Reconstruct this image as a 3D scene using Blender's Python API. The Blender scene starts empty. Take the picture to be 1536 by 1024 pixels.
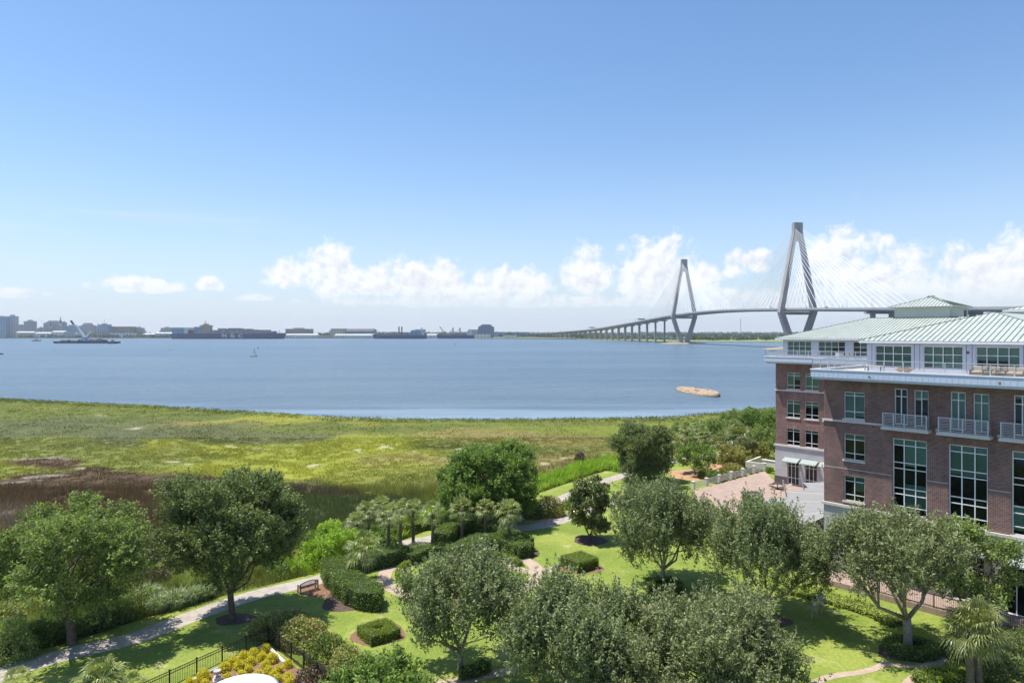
import bpy, bmesh, math, random
import numpy as np
from mathutils import Vector, Matrix

SC = bpy.context.scene
COL = SC.collection
R = math.radians
rnd = random.Random(7)
H = 22.0            # eye height above the lawn
F = 1024.0          # focal length in pixels of the 1536 px wide photograph
HY = 499.0          # horizon row
WZ = -0.6           # water level

# ------------------------------------------------------------------ camera
cam_d = bpy.data.cameras.new('camera')
cam = bpy.data.objects.new('camera', cam_d)
COL.objects.link(cam)
cam.location = (0, 0, H)
cam.rotation_euler = (R(90), 0, 0)
cam_d.sensor_width = 36
cam_d.lens = 24.0
cam_d.shift_y = -13.0 / 1536
cam_d.clip_start = 0.5
cam_d.clip_end = 60000
SC.camera = cam

# ------------------------------------------------------------------ light
SUN = Vector((-0.36, 0.08, 1.0)).normalized()
ELEV = math.asin(SUN.z)
AZ = math.atan2(SUN.x, SUN.y)
sun_d = bpy.data.lights.new('sun', 'SUN')
sun_d.energy = 5.0
sun_d.angle = R(0.53)
sun_d.color = (1.0, 0.965, 0.90)
sun = bpy.data.objects.new('sun', sun_d)
COL.objects.link(sun)
sun.rotation_euler = SUN.to_track_quat('Z', 'Y').to_euler()
sun.location = (0, 0, 100)
SC.view_settings.view_transform = 'Standard'
SC.view_settings.look = 'None'
SC.view_settings.exposure = 0.42
SC.view_settings.gamma = 1
SC.cycles.max_bounces = 6
SC.cycles.diffuse_bounces = 3
SC.cycles.glossy_bounces = 3
SC.cycles.transmission_bounces = 4
SC.cycles.transparent_max_bounces = 8
SC.cycles.volume_bounces = 0
SC.cycles.use_denoising = True

# ------------------------------------------------------------------ world
class NT:
    """tiny helper to write node graphs"""
    def __init__(s, tree):
        s.t = tree
    def n(s, typ, **kw):
        o = s.t.nodes.new(typ)
        for k, v in kw.items():
            setattr(o, k, v)
        return o
    def l(s, a, b):
        s.t.links.new(a, b)
    def put(s, sock, v):
        if isinstance(v, bpy.types.NodeSocket):
            s.l(v, sock)
        elif v is not None:
            sock.default_value = v
    def m(s, op, a, b=None, c=None, clamp=False):
        o = s.n('ShaderNodeMath', operation=op, use_clamp=clamp)
        s.put(o.inputs[0], a)
        if b is not None: s.put(o.inputs[1], b)
        if c is not None: s.put(o.inputs[2], c)
        return o.outputs[0]
    def vm(s, op, a, b=None, scale=None):
        o = s.n('ShaderNodeVectorMath', operation=op)
        s.put(o.inputs[0], a)
        if b is not None: s.put(o.inputs[1], b)
        if scale is not None: s.put(o.inputs['Scale'], scale)
        return o.outputs[0]
    def noise(s, vec, scale, detail=4, rough=0.55, dist=0.0, out='Fac'):
        o = s.n('ShaderNodeTexNoise')
        s.put(o.inputs['Vector'], vec)
        s.put(o.inputs['Scale'], scale)
        o.inputs['Detail'].default_value = detail
        o.inputs['Roughness'].default_value = rough
        o.inputs['Distortion'].default_value = dist
        return o.outputs[out]
    def mix(s, fac, a, b, blend='MIX'):
        o = s.n('ShaderNodeMix', data_type='RGBA', blend_type=blend)
        s.put(o.inputs[0], fac)
        for i, v in ((6, a), (7, b)):
            if isinstance(v, tuple) and len(v) == 3: v = (*v, 1)
            s.put(o.inputs[i], v)
        return o.outputs[2]
    def rng(s, v, a, b, c=0.0, d=1.0, smooth=True):
        o = s.n('ShaderNodeMapRange', interpolation_type='SMOOTHSTEP' if smooth else 'LINEAR')
        s.put(o.inputs[0], v)
        for i, k in enumerate((a, b, c, d)):
            s.put(o.inputs[i + 1], k)
        return o.outputs[0]
    def mapping(s, vec, scale=(1, 1, 1), rot=(0, 0, 0), loc=(0, 0, 0)):
        o = s.n('ShaderNodeMapping')
        s.l(vec, o.inputs[0])
        o.inputs['Scale'].default_value = scale
        o.inputs['Rotation'].default_value = rot
        o.inputs['Location'].default_value = loc
        return o.outputs[0]
    def bump(s, h, strength, dist, normal=None):
        o = s.n('ShaderNodeBump')
        s.put(o.inputs['Height'], h)
        s.put(o.inputs['Strength'], strength)
        s.put(o.inputs['Distance'], dist)
        if normal: s.l(normal, o.inputs['Normal'])
        return o.outputs[0]

def azel(px, py):
    """direction (azimuth, elevation) of a point of the sky"""
    x, z = (px - 768) / F, (HY - py) / F
    return math.atan2(x, 1), math.atan2(z, math.hypot(x, 1))

world = bpy.data.worlds.new('World')
SC.world = world
world.use_nodes = True
world.cycles.sampling_method = 'MANUAL'
world.cycles.sample_map_resolution = 512
wt = NT(world.node_tree)
world.node_tree.nodes.clear()
sky = wt.n('ShaderNodeTexSky', sky_type='NISHITA', sun_disc=False, sun_elevation=ELEV, sun_rotation=AZ,
           altitude=10, air_density=1.0, dust_density=0.6, ozone_density=1.6)
bg = wt.n('ShaderNodeBackground')
bg.inputs['Strength'].default_value = 0.105
wo = wt.n('ShaderNodeOutputWorld')
tc = wt.n('ShaderNodeTexCoord')
vdir = tc.outputs['Generated']
sep = wt.n('ShaderNodeSeparateXYZ'); wt.l(vdir, sep.inputs[0])
az = wt.m('ARCTAN2', sep.outputs[0], sep.outputs[1])
el = wt.m('ARCSINE', sep.outputs[2])
# cumulus banks: azimuth / elevation of the base centre, half width, height
CLOUDS = [((428, 420), 34, 30), ((500, 425), 50, 56), ((560, 432), 62, 34), ((655, 432), 75, 42), ((715, 430), 25, 28),
          ((782, 430), 56, 30), ((880, 422), 42, 48), ((985, 424), 82, 62), ((1060, 415), 22, 22),
          ((1105, 405), 20, 26), ((1137, 400), 20, 24), ((1265, 436), 74, 94), ((1340, 445), 85, 75), ((1440, 445), 85, 66), ((1520, 445), 90, 82),
          ((1640, 445), 120, 80), ((205, 432), 62, 16), ((316, 430), 22, 17), ((385, 448), 28, 8), ((30, 442), 50, 10),
          ((-200, 440), 150, 35), ((770, 455), 280, 14), ((1150, 455), 160, 22)]
def density(az_, el_, vec):
    best = None
    for (px, py), w, h in CLOUDS:
        a0, e0 = azel(px, py)
        a1, _ = azel(px + w, py); _, e1 = azel(px, py - h)
        u = wt.m('MULTIPLY', wt.m('SUBTRACT', az_, a0), 1 / (a1 - a0))
        v = wt.m('MULTIPLY', wt.m('SUBTRACT', el_, e0), 1 / (e1 - e0))
        vdn = wt.m('MULTIPLY', wt.m('MINIMUM', v, 0), 2.2)
        v = wt.m('ADD', wt.m('MAXIMUM', v, 0), vdn)
        d = wt.m('SUBTRACT', 1.0, wt.m('ADD', wt.m('MULTIPLY', u, u), wt.m('MULTIPLY', v, v)))
        best = d if best is None else wt.m('SMOOTH_MAX', best, d, 0.12)
    return wt.m('MAXIMUM', best, -2.2)
def puffs(vec):
    n1 = wt.noise(vec, 24, 3, 0.55)
    n2 = wt.noise(vec, 62, 6, 0.60, 0.3)
    return wt.m('ADD', wt.m('MULTIPLY', wt.m('SUBTRACT', n1, 0.45), 3.4), wt.m('MULTIPLY', wt.m('SUBTRACT', n2, 0.48), 2.8))
b0 = density(az, el, vdir)
p0_ = puffs(vdir)
p1_ = puffs(wt.vm('ADD', vdir, (-0.006, 0.0, 0.009)))
d0 = wt.m('ADD', b0, p0_)
d1 = wt.m('ADD', wt.m('MULTIPLY', b0, 0.7), wt.m('ADD', p1_, wt.m('MULTIPLY', wt.m('SUBTRACT', p1_, p0_), 0.9)))
alpha = wt.rng(d0, -0.3, 0.95)
body = wt.m('SUBTRACT', 1.0, wt.m('MULTIPLY', wt.rng(d1, 0.4, 2.8, smooth=False), 0.95))
lowfade = wt.rng(el, *(azel(768, y)[1] for y in (478, 425)))
alpha = wt.m('MULTIPLY', alpha, wt.m('ADD', wt.m('MULTIPLY', lowfade, 0.8), 0.12))
ccol = wt.mix(body, (5.2, 5.55, 6.3), (7.6, 7.6, 7.7))
# the pale band of humid air towards the horizon
air = wt.m('POWER', wt.m('SUBTRACT', 1.0, wt.rng(el, 0.0, 0.44, smooth=False)), 2.9)
thin = wt.noise(wt.mapping(vdir, (1, 1, 7)), 3.2, 5, 0.6)
air = wt.m('MULTIPLY', air, wt.rng(thin, 0.2, 0.8, 0.82, 1.0))
base = wt.mix(1.0, sky.outputs[0], (0.92, 1.12, 1.28), 'MULTIPLY')
skyc = wt.mix(wt.m('MULTIPLY', air, 0.95), base, (5.35, 5.8, 6.75))
# faint high veil
veil = wt.noise(wt.mapping(vdir, (1.4, 1, 16)), 2.0, 8, 0.65, 0.6)
vm = wt.m('MULTIPLY', wt.rng(veil, 0.50, 0.75), wt.m('MULTIPLY', wt.rng(el, 0.02, 0.07), wt.m('SUBTRACT', 1.0, wt.rng(el, 0.10, 0.2))))
vm = wt.m('MULTIPLY', vm, wt.rng(az, 0.0, -0.5))
skyc = wt.mix(wt.m('MULTIPLY', vm, 0.6), skyc, (6.0, 6.25, 6.9))
skyc = wt.mix(alpha, skyc, ccol)
wt.l(skyc, bg.inputs['Color'])
wt.l(bg.outputs[0], wo.inputs[0])

# ------------------------------------------------------------------ helpers
def at(px, py, z=0.0):
    """point of the photograph that lies at height z"""
    D = (H - z) * F / (py - HY)
    return Vector(((px - 768) * D / F, D, z))
def atD(px, py, D):
    return Vector(((px - 768) * D / F, D, H - (py - HY) * D / F))

def props(o, label=None, cat=None, group=None, kind=None):
    if label: o['label'] = label
    if cat: o['category'] = cat
    if group: o['group'] = group
    if kind: o['kind'] = kind
    return o
def thing(name, label, cat, loc=(0, 0, 0), rz=0.0, group=None):
    o = bpy.data.objects.new(name, None)
    COL.objects.link(o)
    o.empty_display_size = 0.5
    o.location = loc
    o.rotation_euler = (0, 0, rz)
    return props(o, label, cat, group)
def link_mesh(name, me, mat, parent=None, smooth=False):
    o = bpy.data.objects.new(name, me)
    COL.objects.link(o)
    if mat: me.materials.append(mat)
    if parent: o.parent = parent
    if smooth: me.polygons.foreach_set('use_smooth', [True] * len(me.polygons))
    return o
def copy_tree(o, parent=None):
    c = o.copy()
    COL.objects.link(c)
    if parent: c.parent = parent
    for ch in list(o.children):
        copy_tree(ch, c)
    return c

class MB:
    """collects shapes into one mesh"""
    def __init__(s):
        s.v = []; s.f = []
    def add(s, vs, fs):
        b = len(s.v)
        s.v += [tuple(v) for v in vs]
        s.f += [tuple(i + b for i in f) for f in fs]
        return s
    def box(s, x0, x1, y0, y1, z0, z1):
        vs = [(x0, y0, z0), (x1, y0, z0), (x1, y1, z0), (x0, y1, z0), (x0, y0, z1), (x1, y0, z1), (x1, y1, z1), (x0, y1, z1)]
        return s.add(vs, [(0, 3, 2, 1), (4, 5, 6, 7), (0, 1, 5, 4), (1, 2, 6, 5), (2, 3, 7, 6), (3, 0, 4, 7)])
    def obox(s, c, half, rz=0.0, rx=0.0, ry=0.0):
        m = Matrix.Translation(c) @ Matrix.Rotation(rz, 4, 'Z') @ Matrix.Rotation(ry, 4, 'Y') @ Matrix.Rotation(rx, 4, 'X')
        vs = [m @ Vector((a * half[0], b * half[1], d * half[2])) for d in (-1, 1) for a, b in ((-1, -1), (1, -1), (1, 1), (-1, 1))]
        return s.add(vs, [(0, 3, 2, 1), (4, 5, 6, 7), (0, 1, 5, 4), (1, 2, 6, 5), (2, 3, 7, 6), (3, 0, 4, 7)])
    def bar(s, p, q, w, h=None, up=(0, 0, 1)):
        """rectangular bar from p to q, w wide, h high"""
        p, q = Vector(p), Vector(q)
        h = h or w
        d = (q - p).normalized()
        sd = d.cross(Vector(up))
        if sd.length < 1e-4: sd = Vector((1, 0, 0))
        sd.normalize(); u = sd.cross(d)
        vs = [e + sd * a * w / 2 + u * b * h / 2 for e in (p, q) for a, b in ((-1, -1), (1, -1), (1, 1), (-1, 1))]
        return s.add(vs, [(0, 1, 2, 3), (7, 6, 5, 4), (0, 4, 5, 1), (1, 5, 6, 2), (2, 6, 7, 3), (3, 7, 4, 0)])
    def tube(s, pts, rad, n=8, cap=True):
        pts = [Vector(p) for p in pts]
        if not hasattr(rad, '__len__'): rad = [rad] * len(pts)
        b = len(s.v); up = Vector((0.13, 0.31, 1)).normalized()
        for i, p in enumerate(pts):
            d = (pts[min(i + 1, len(pts) - 1)] - pts[max(i - 1, 0)]).normalized()
            sd = d.cross(up)
            if sd.length < 0.05: sd = d.cross(Vector((1, 0, 0)))
            sd.normalize(); u = sd.cross(d)
            for k in range(n):
                t = 2 * math.pi * k / n
                s.v.append(tuple(p + (sd * math.cos(t) + u * math.sin(t)) * rad[i]))
        for i in range(len(pts) - 1):
            for k in range(n):
                k2 = (k + 1) % n
                s.f.append((b + i * n + k, b + i * n + k2, b + (i + 1) * n + k2, b + (i + 1) * n + k))
        if cap:
            s.f.append(tuple(b + k for k in range(n))[::-1])
            s.f.append(tuple(b + (len(pts) - 1) * n + k for k in range(n)))
        return s
    def lathe(s, prof, n=16, c=(0, 0, 0)):
        b = len(s.v)
        for r, z in prof:
            for k in range(n):
                t = 2 * math.pi * k / n
                s.v.append((c[0] + r * math.cos(t), c[1] + r * math.sin(t), c[2] + z))
        for i in range(len(prof) - 1):
            for k in range(n):
                k2 = (k + 1) % n
                s.f.append((b + i * n + k, b + i * n + k2, b + (i + 1) * n + k2, b + (i + 1) * n + k))
        s.f.append(tuple(b + k for k in range(n))[::-1])
        s.f.append(tuple(b + (len(prof) - 1) * n + k for k in range(n)))
        return s
    def prism(s, poly, z0, z1):
        n = len(poly)
        vs = [(x, y, z0) for x, y in poly] + [(x, y, z1) for x, y in poly]
        fs = [tuple(range(n))[::-1], tuple(range(n, 2 * n))] + [(i, (i + 1) % n, n + (i + 1) % n, n + i) for i in range(n)]
        return s.add(vs, fs)
    def build(s, name, mat, parent=None, smooth=False):
        me = bpy.data.meshes.new(name)
        me.from_pydata(s.v, [], s.f)
        me.validate()
        return link_mesh(name, me, mat, parent, smooth)

def np_mesh(name, verts, k, attrs=None, color=None):
    """verts: (n*k,3) array, every k vertices one face; attrs/color per face"""
    nf = len(verts) // k
    me = bpy.data.meshes.new(name)
    me.vertices.add(nf * k)
    me.vertices.foreach_set('co', np.ascontiguousarray(verts, dtype=np.float32).ravel())
    me.loops.add(nf * k)
    me.loops.foreach_set('vertex_index', np.arange(nf * k, dtype=np.int32))
    me.polygons.add(nf)
    me.polygons.foreach_set('loop_start', np.arange(0, nf * k, k, dtype=np.int32))
    me.update(calc_edges=True)
    if attrs is not None:
        a = me.attributes.new('tint', 'FLOAT', 'FACE')
        a.data.foreach_set('value', np.ascontiguousarray(attrs, dtype=np.float32))
    if color is not None:
        a = me.attributes.new('col', 'FLOAT_COLOR', 'FACE')
        c = np.ones((nf, 4), dtype=np.float32); c[:, :3] = color
        a.data.foreach_set('color', c.ravel())
    return me

def unit(a):
    return a / np.maximum(np.linalg.norm(a, axis=-1, keepdims=True), 1e-9)
def leaf_quads(pos, axis, length, width, rs):
    """pointed leaves: base, left, tip, right"""
    n = len(pos)
    side = unit(np.cross(axis, rs.normal(size=(n, 3)) * 0.75 + np.array([-0.25, -0.1, 0.95])))
    L = (length * (0.65 + 0.7 * rs.random((n, 1))))
    W = (width * (0.65 + 0.7 * rs.random((n, 1))))
    b = pos - axis * L * 0.5
    t = pos + axis * L * 0.5
    m = pos - axis * L * 0.06
    return np.stack([b, m - side * W * 0.5, t, m + side * W * 0.5], 1).reshape(-1, 3)

# numpy value noise -------------------------------------------------
_rs = np.random.RandomState(11)
_lat = _rs.random((256, 256)).astype(np.float64)
def vnoise(x, y):
    xi, yi = np.floor(x).astype(int), np.floor(y).astype(int)
    fx, fy = x - xi, y - yi
    fx = fx * fx * (3 - 2 * fx); fy = fy * fy * (3 - 2 * fy)
    g = lambda a, b: _lat[a & 255, b & 255]
    return (g(xi, yi) * (1 - fx) + g(xi + 1, yi) * fx) * (1 - fy) + (g(xi, yi + 1) * (1 - fx) + g(xi + 1, yi + 1) * fx) * fy
def fbm(x, y, o=4):
    s = 0; a = 0.5; t = 0
    for i in range(o):
        s = s + a * vnoise(x * 2 ** i + 17.3 * i, y * 2 ** i + 9.1 * i); t += a; a *= 0.5
    return s / t

def in_poly(x, y, poly):
    c = np.zeros(x.shape, bool)
    n = len(poly)
    for i in range(n):
        x0, y0 = poly[i][:2]; x1, y1 = poly[(i + 1) % n][:2]
        if y0 == y1: continue
        m = ((y0 > y) != (y1 > y)) & (x < (x1 - x0) * (y - y0) / (y1 - y0) + x0)
        c ^= m
    return c
def smooth_line(pts, k=6):
    """Catmull-Rom through the points"""
    pts = [Vector(p) for p in pts]
    out = []
    for i in range(len(pts) - 1):
        p0 = pts[max(i - 1, 0)]; p1 = pts[i]; p2 = pts[i + 1]; p3 = pts[min(i + 2, len(pts) - 1)]
        for j in range(k):
            t = j / k
            out.append(0.5 * ((2 * p1) + (p2 - p0) * t + (2 * p0 - 5 * p1 + 4 * p2 - p3) * t * t + (3 * p1 - p0 - 3 * p2 + p3) * t ** 3))
    out.append(pts[-1])
    return out

# ------------------------------------------------------------------ materials
def mat(name):
    m = bpy.data.materials.new(name)
    m.use_nodes = True
    t = NT(m.node_tree)
    b = m.node_tree.nodes['Principled BSDF']
    return m, t, b
def plain(name, col, rough=0.6, metal=0.0, var=0.12, scale=3.0, spec=0.4, bump=0.0):
    m, t, b = mat(name)
    tc_ = t.n('ShaderNodeTexCoord').outputs['Object']
    n = t.noise(tc_, scale, 5, 0.6)
    c = t.mix(t.rng(n, 0.3, 0.7, smooth=False), tuple(v * (1 - var) for v in col), tuple(min(1, v * (1 + var)) for v in col))
    t.l(c, b.inputs['Base Color'])
    b.inputs['Roughness'].default_value = rough
    b.inputs['Metallic'].default_value = metal
    b.inputs['Specular IOR Level'].default_value = spec
    if bump:
        t.l(t.bump(t.noise(tc_, scale * 6, 4), bump, 0.02), b.inputs['Normal'])
    return m
def leafmat(name, dark, light, trans=0.34, rough=0.5, spec=0.25, patch=0.25):
    m, t, b = mat(name)
    at_ = t.n('ShaderNodeAttribute', attribute_name='tint')
    tint = at_.outputs['Fac']
    tc_ = t.n('ShaderNodeTexCoord').outputs['Object']
    n = t.noise(tc_, 0.6, 3, 0.6)
    f = t.m('ADD', tint, t.m('MULTIPLY', t.m('SUBTRACT', n, 0.5), patch * 2), clamp=True)
    c = t.mix(f, dark, light)
    t.l(c, b.inputs['Base Color'])
    b.inputs['Roughness'].default_value = rough
    b.inputs['Specular IOR Level'].default_value = spec
    tr = t.n('ShaderNodeBsdfTranslucent')
    t.l(t.mix(1.0, c, (1.25, 1.35, 0.55), 'MULTIPLY'), tr.inputs['Color'])
    mx = t.n('ShaderNodeMixShader')
    mx.inputs[0].default_value = trans
    t.l(b.outputs[0], mx.inputs[1]); t.l(tr.outputs[0], mx.inputs[2])
    t.l(mx.outputs[0], m.node_tree.nodes['Material Output'].inputs[0])
    return m
def colmat(name, rough=0.8, trans=0.2, extra=0.0):
    """colour from the mesh's own 'col' attribute"""
    m, t, b = mat(name)
    c = t.n('ShaderNodeAttribute', attribute_name='col').outputs['Color']
    if extra:
        tc_ = t.n('ShaderNodeTexCoord').outputs['Object']
        n = t.noise(t.mapping(tc_, (1, 0.35, 1)), 1.1, 8, 0.72)
        n2 = t.noise(tc_, 7.0, 4, 0.7)
        k = t.m('ADD', t.m('MULTIPLY', n, 1.5 * extra), t.m('MULTIPLY', n2, 0.9 * extra))
        k = t.m('ADD', k, 1 - 1.2 * extra)
        c = t.mix(1.0, c, k, 'MULTIPLY')
        t.l(t.bump(t.noise(tc_, 3.0, 6, 0.75), 0.9, 0.25), b.inputs['Normal'])
    t.l(c, b.inputs['Base Color'])
    b.inputs['Roughness'].default_value = rough
    b.inputs['Specular IOR Level'].default_value = 0.15
    if trans:
        tr = t.n('ShaderNodeBsdfTranslucent'); t.l(c, tr.inputs['Color'])
        mx = t.n('ShaderNodeMixShader'); mx.inputs[0].default_value = trans
        t.l(b.outputs[0], mx.inputs[1]); t.l(tr.outputs[0], mx.inputs[2])
        t.l(mx.outputs[0], m.node_tree.nodes['Material Output'].inputs[0])
    return m
M = {}
M['oak'] = leafmat('oak leaves', (0.078, 0.112, 0.034), (0.33, 0.41, 0.125))
M['darkoak'] = leafmat('dark oak leaves', (0.066, 0.092, 0.034), (0.25, 0.30, 0.105), 0.28)
M['olive'] = leafmat('olive leaves', (0.078, 0.104, 0.04), (0.3, 0.345, 0.15), 0.28, 0.5, 0.4)
M['olive2'] = leafmat('dusty olive leaves', (0.084, 0.104, 0.042), (0.3, 0.33, 0.14), 0.28, 0.5, 0.4)
M['bright'] = leafmat('bright leaves', (0.087, 0.147, 0.033), (0.255, 0.352, 0.078))
M['lime'] = leafmat('lime leaves', (0.165, 0.270, 0.030), (0.450, 0.600, 0.083), 0.4)
M['magnolia'] = leafmat('magnolia leaves', (0.066, 0.096, 0.030), (0.247, 0.270, 0.075), 0.2, 0.3, 0.6)
M['hedge'] = leafmat('hedge leaves', (0.072, 0.115, 0.026), (0.24, 0.32, 0.07), 0.3)
M['boxwood'] = leafmat('clipped hedge leaves', (0.122, 0.182, 0.024), (0.330, 0.391, 0.046), 0.3)
M['palm'] = leafmat('palm fronds', (.125, .155, .050), (.400, .440, .150), 0.3, 0.4, 0.5)
M['palm2'] = leafmat('pale palm fronds', (0.12, 0.145, 0.045), (0.30, 0.32, 0.11), 0.3, 0.4, 0.5)  # second frond colour, for the fuller crowns
M['yellowbush'] = leafmat('yellow bush leaves', (0.441, 0.389, 0.032), (0.819, 0.714, 0.074), 0.35)
M['reed'] = leafmat('reed blades', (0.135, 0.189, 0.054), (0.446, 0.499, 0.176), 0.3)
M['silver'] = leafmat('silvery grass blades', (0.174, 0.232, 0.123), (0.493, 0.551, 0.334), 0.3)
M['redtip'] = leafmat('red tipped leaves', (0.141, 0.184, 0.054), (0.479, 0.456, 0.153), 0.3)
M['blossom'] = leafmat('blossom', (0.40, 0.10, 0.07), (0.55, 0.28, 0.2), 0.2)
M['ochre'] = leafmat('ochre leaves', (0.131, 0.164, 0.044), (0.435, 0.369, 0.098), 0.25)
M['drygrass'] = leafmat('dry shrub twigs', (0.09, 0.065, 0.045), (0.20, 0.15, 0.10), 0.2)
M['farwood'] = leafmat('far woodland', (0.035, 0.060, 0.022), (0.10, 0.135, 0.045), 0.2)
M['cover'] = leafmat('ground cover leaves', (0.217, 0.283, 0.065), (0.566, 0.609, 0.131), 0.3)
M['bark'] = plain('bark', (0.13, 0.10, 0.075), 0.9, var=0.35, scale=4, bump=0.6)
M['palebark'] = plain('pale bark', (0.27, 0.235, 0.20), 0.9, var=0.3, scale=4, bump=0.6)
M['palmtrunk'] = plain('palm trunk', (0.15, 0.12, 0.09), 0.95, var=0.4, scale=7, bump=0.9)
M['iron'] = plain('black iron', (0.018, 0.018, 0.020), 0.45, 0.3)
M['bronze'] = plain('bronze rail', (0.07, 0.05, 0.04), 0.5, 0.3)
M['steel'] = plain('pale rail', (0.52, 0.53, 0.55), 0.45, 0.2, var=0.05)
M['white'] = plain('white paint', (0.78, 0.78, 0.77), 0.5, var=0.05)
M['offwhite'] = plain('cream render', (0.62, 0.57, 0.50), 0.8, var=0.08)
M['concrete'] = plain('concrete', (0.42, 0.40, 0.37), 0.85, var=0.14, scale=1.2, bump=0.2)
M['bridge'] = plain('bridge concrete', (0.34, 0.31, 0.285), 0.85, var=0.12, scale=0.06)
M['deckmat'] = plain('bridge deck', (0.31, 0.31, 0.31), 0.85, var=0.1, scale=0.05)
M['cable'] = plain('white cable', (0.80, 0.80, 0.80), 0.5, var=0.02)
M['mulch'] = plain('bark mulch', (0.21, 0.115, 0.07), 0.95, var=0.35, scale=5, bump=0.8)
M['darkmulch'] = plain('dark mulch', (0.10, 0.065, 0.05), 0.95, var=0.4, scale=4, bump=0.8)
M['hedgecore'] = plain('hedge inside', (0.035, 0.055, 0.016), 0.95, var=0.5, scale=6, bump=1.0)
M['straw'] = plain('pine straw', (0.42, 0.24, 0.13), 0.95, var=0.3, scale=4, bump=0.6)
M['navy'] = plain('navy hull paint', (0.030, 0.045, 0.13), 0.5, var=0.15, scale=0.05)
M['hull'] = plain('dark hull paint', (0.03, 0.035, 0.05), 0.55, var=0.2, scale=0.1)
M['rust'] = plain('rusty steel', (0.22, 0.10, 0.06), 0.8, var=0.3, scale=0.3)
M['cargo'] = plain('stacked cargo', (0.27, 0.23, 0.23), 0.7, var=0.5, scale=0.09)
M['cargoblue'] = plain('blue cargo', (0.18, 0.27, 0.36), 0.7, var=0.4, scale=0.12)
M['palegrey'] = plain('pale grey roofing', (0.50, 0.50, 0.49), 0.8, var=0.15, scale=0.03)
M['tan'] = plain('tan paint', (0.36, 0.28, 0.20), 0.7, var=0.15, scale=0.1)
M['shipwhite'] = plain('ship white', (0.56, 0.56, 0.55), 0.6, var=0.1, scale=0.1)
M['skin'] = plain('skin', (0.45, 0.27, 0.19), 0.6)
M['hair'] = plain('hair', (0.05, 0.03, 0.02), 0.6)
M['shirtblue'] = plain('light blue cloth', (0.42, 0.56, 0.72), 0.8)
M['shirtwhite'] = plain('white cloth', (0.72, 0.74, 0.76), 0.8)
M['green_cloth'] = plain('green cloth', (0.25, 0.45, 0.28), 0.8)
M['dark_cloth'] = plain('dark cloth', (0.05, 0.05, 0.07), 0.8)
M['bench'] = plain('bench wood', (0.10, 0.055, 0.035), 0.6)
M['cushion'] = plain('sofa cushion', (0.45, 0.38, 0.30), 0.8)
M['wicker'] = plain('dark wicker', (0.14, 0.10, 0.075), 0.8)
M['pink'] = plain('coral bowl', (0.55, 0.36, 0.28), 0.7)
M['fabric'] = plain('grey canopy fabric', (0.25, 0.24, 0.235), 0.8, var=0.06, scale=0.7)
M['blind'] = plain('window blind', (0.50, 0.60, 0.56), 0.85, var=0.05)
_m = M['blind']; _t = NT(_m.node_tree); _b = _m.node_tree.nodes['Principled BSDF']; _c = _b.inputs['Base Color'].links[0].from_socket
_oi = _t.n('ShaderNodeObjectInfo').outputs['Random']
_t.l(_t.mix(1.0, _c, _t.rng(_oi, 0, 1, .62, 1.12, False), 'MULTIPLY'), _b.inputs['Base Color'])
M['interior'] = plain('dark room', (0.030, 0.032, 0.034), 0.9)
M['awning'] = plain('awning metal', (0.36, 0.41, 0.385), 0.5, 0.2, var=0.06)
M['slate'] = plain('dark plinth', (0.10, 0.085, 0.08), 0.7)
M['fasciablue'] = plain('pale blue fascia', (0.50, 0.56, 0.66), 0.5, var=0.06)
M['topwall'] = plain('pale lilac wall panels', (0.52, 0.535, 0.61), 0.6, var=0.05, scale=1)
M['soffit'] = plain('soffit', (0.42, 0.40, 0.36), 0.8)
M['stonetrim'] = plain('cast stone trim', (0.58, 0.53, 0.49), 0.8, var=0.08)
M['roofrib'] = plain('green roof seam', (0.11, 0.16, 0.125), 0.5, 0.2, var=0.1)
M['penthouse'] = plain('pale green stucco', (0.50, 0.52, 0.46), 0.8, var=0.05)
M['stone_rock'] = plain('weathered tan concrete', (0.34, 0.25, 0.165), 0.95, var=0.4, scale=0.9, bump=1.0)
M['sand'] = plain('sand', (0.50, 0.44, 0.34), 0.95, var=0.15, scale=0.3)

def facade(name, wall, glass, fx, fz, mortar=0.28):
    """far-off facade: rows of windows on the building's own coordinates"""
    m, t, b = mat(name)
    co = t.n('ShaderNodeTexCoord').outputs['Object']
    s = t.n('ShaderNodeSeparateXYZ'); t.l(co, s.inputs[0])
    c = t.n('ShaderNodeCombineXYZ')
    t.l(t.m('ADD', s.outputs[0], s.outputs[1]), c.inputs[0]); t.l(s.outputs[2], c.inputs[1])
    br = t.n('ShaderNodeTexBrick', offset=0.0)
    t.l(c.outputs[0], br.inputs['Vector'])
    br.inputs['Color1'].default_value = (*glass, 1)
    br.inputs['Color2'].default_value = (*[v * 1.4 for v in glass], 1)
    br.inputs['Mortar'].default_value = (*wall, 1)
    br.inputs['Scale'].default_value = 1
    br.inputs['Mortar Size'].default_value = mortar * fz
    br.inputs['Brick Width'].default_value = fx
    br.inputs['Row Height'].default_value = fz
    t.l(br.outputs[0], b.inputs['Base Color'])
    b.inputs['Roughness'].default_value = 0.6
    return m
M['f_grey'] = facade('grey facade', (0.44, 0.44, 0.46), (0.13, 0.15, 0.19), 10.0, 7.2)
M['f_tan'] = facade('tan facade', (0.54, 0.47, 0.39), (0.17, 0.16, 0.16), 12.0, 8.0)
M['f_brick'] = facade('brick facade', (0.38, 0.27, 0.24), (0.13, 0.12, 0.13), 12.0, 8.0)
M['f_white'] = facade('white facade', (0.74, 0.74, 0.73), (0.28, 0.30, 0.34), 14.0, 10.0)
M['f_blue'] = facade('blue glass facade', (0.36, 0.44, 0.54), (0.12, 0.20, 0.31), 10.0, 8.0, 0.15)
M['f_navy'] = facade('navy facade', (0.16, 0.20, 0.33), (0.08, 0.12, 0.20), 9, 9, 0.2)

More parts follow.
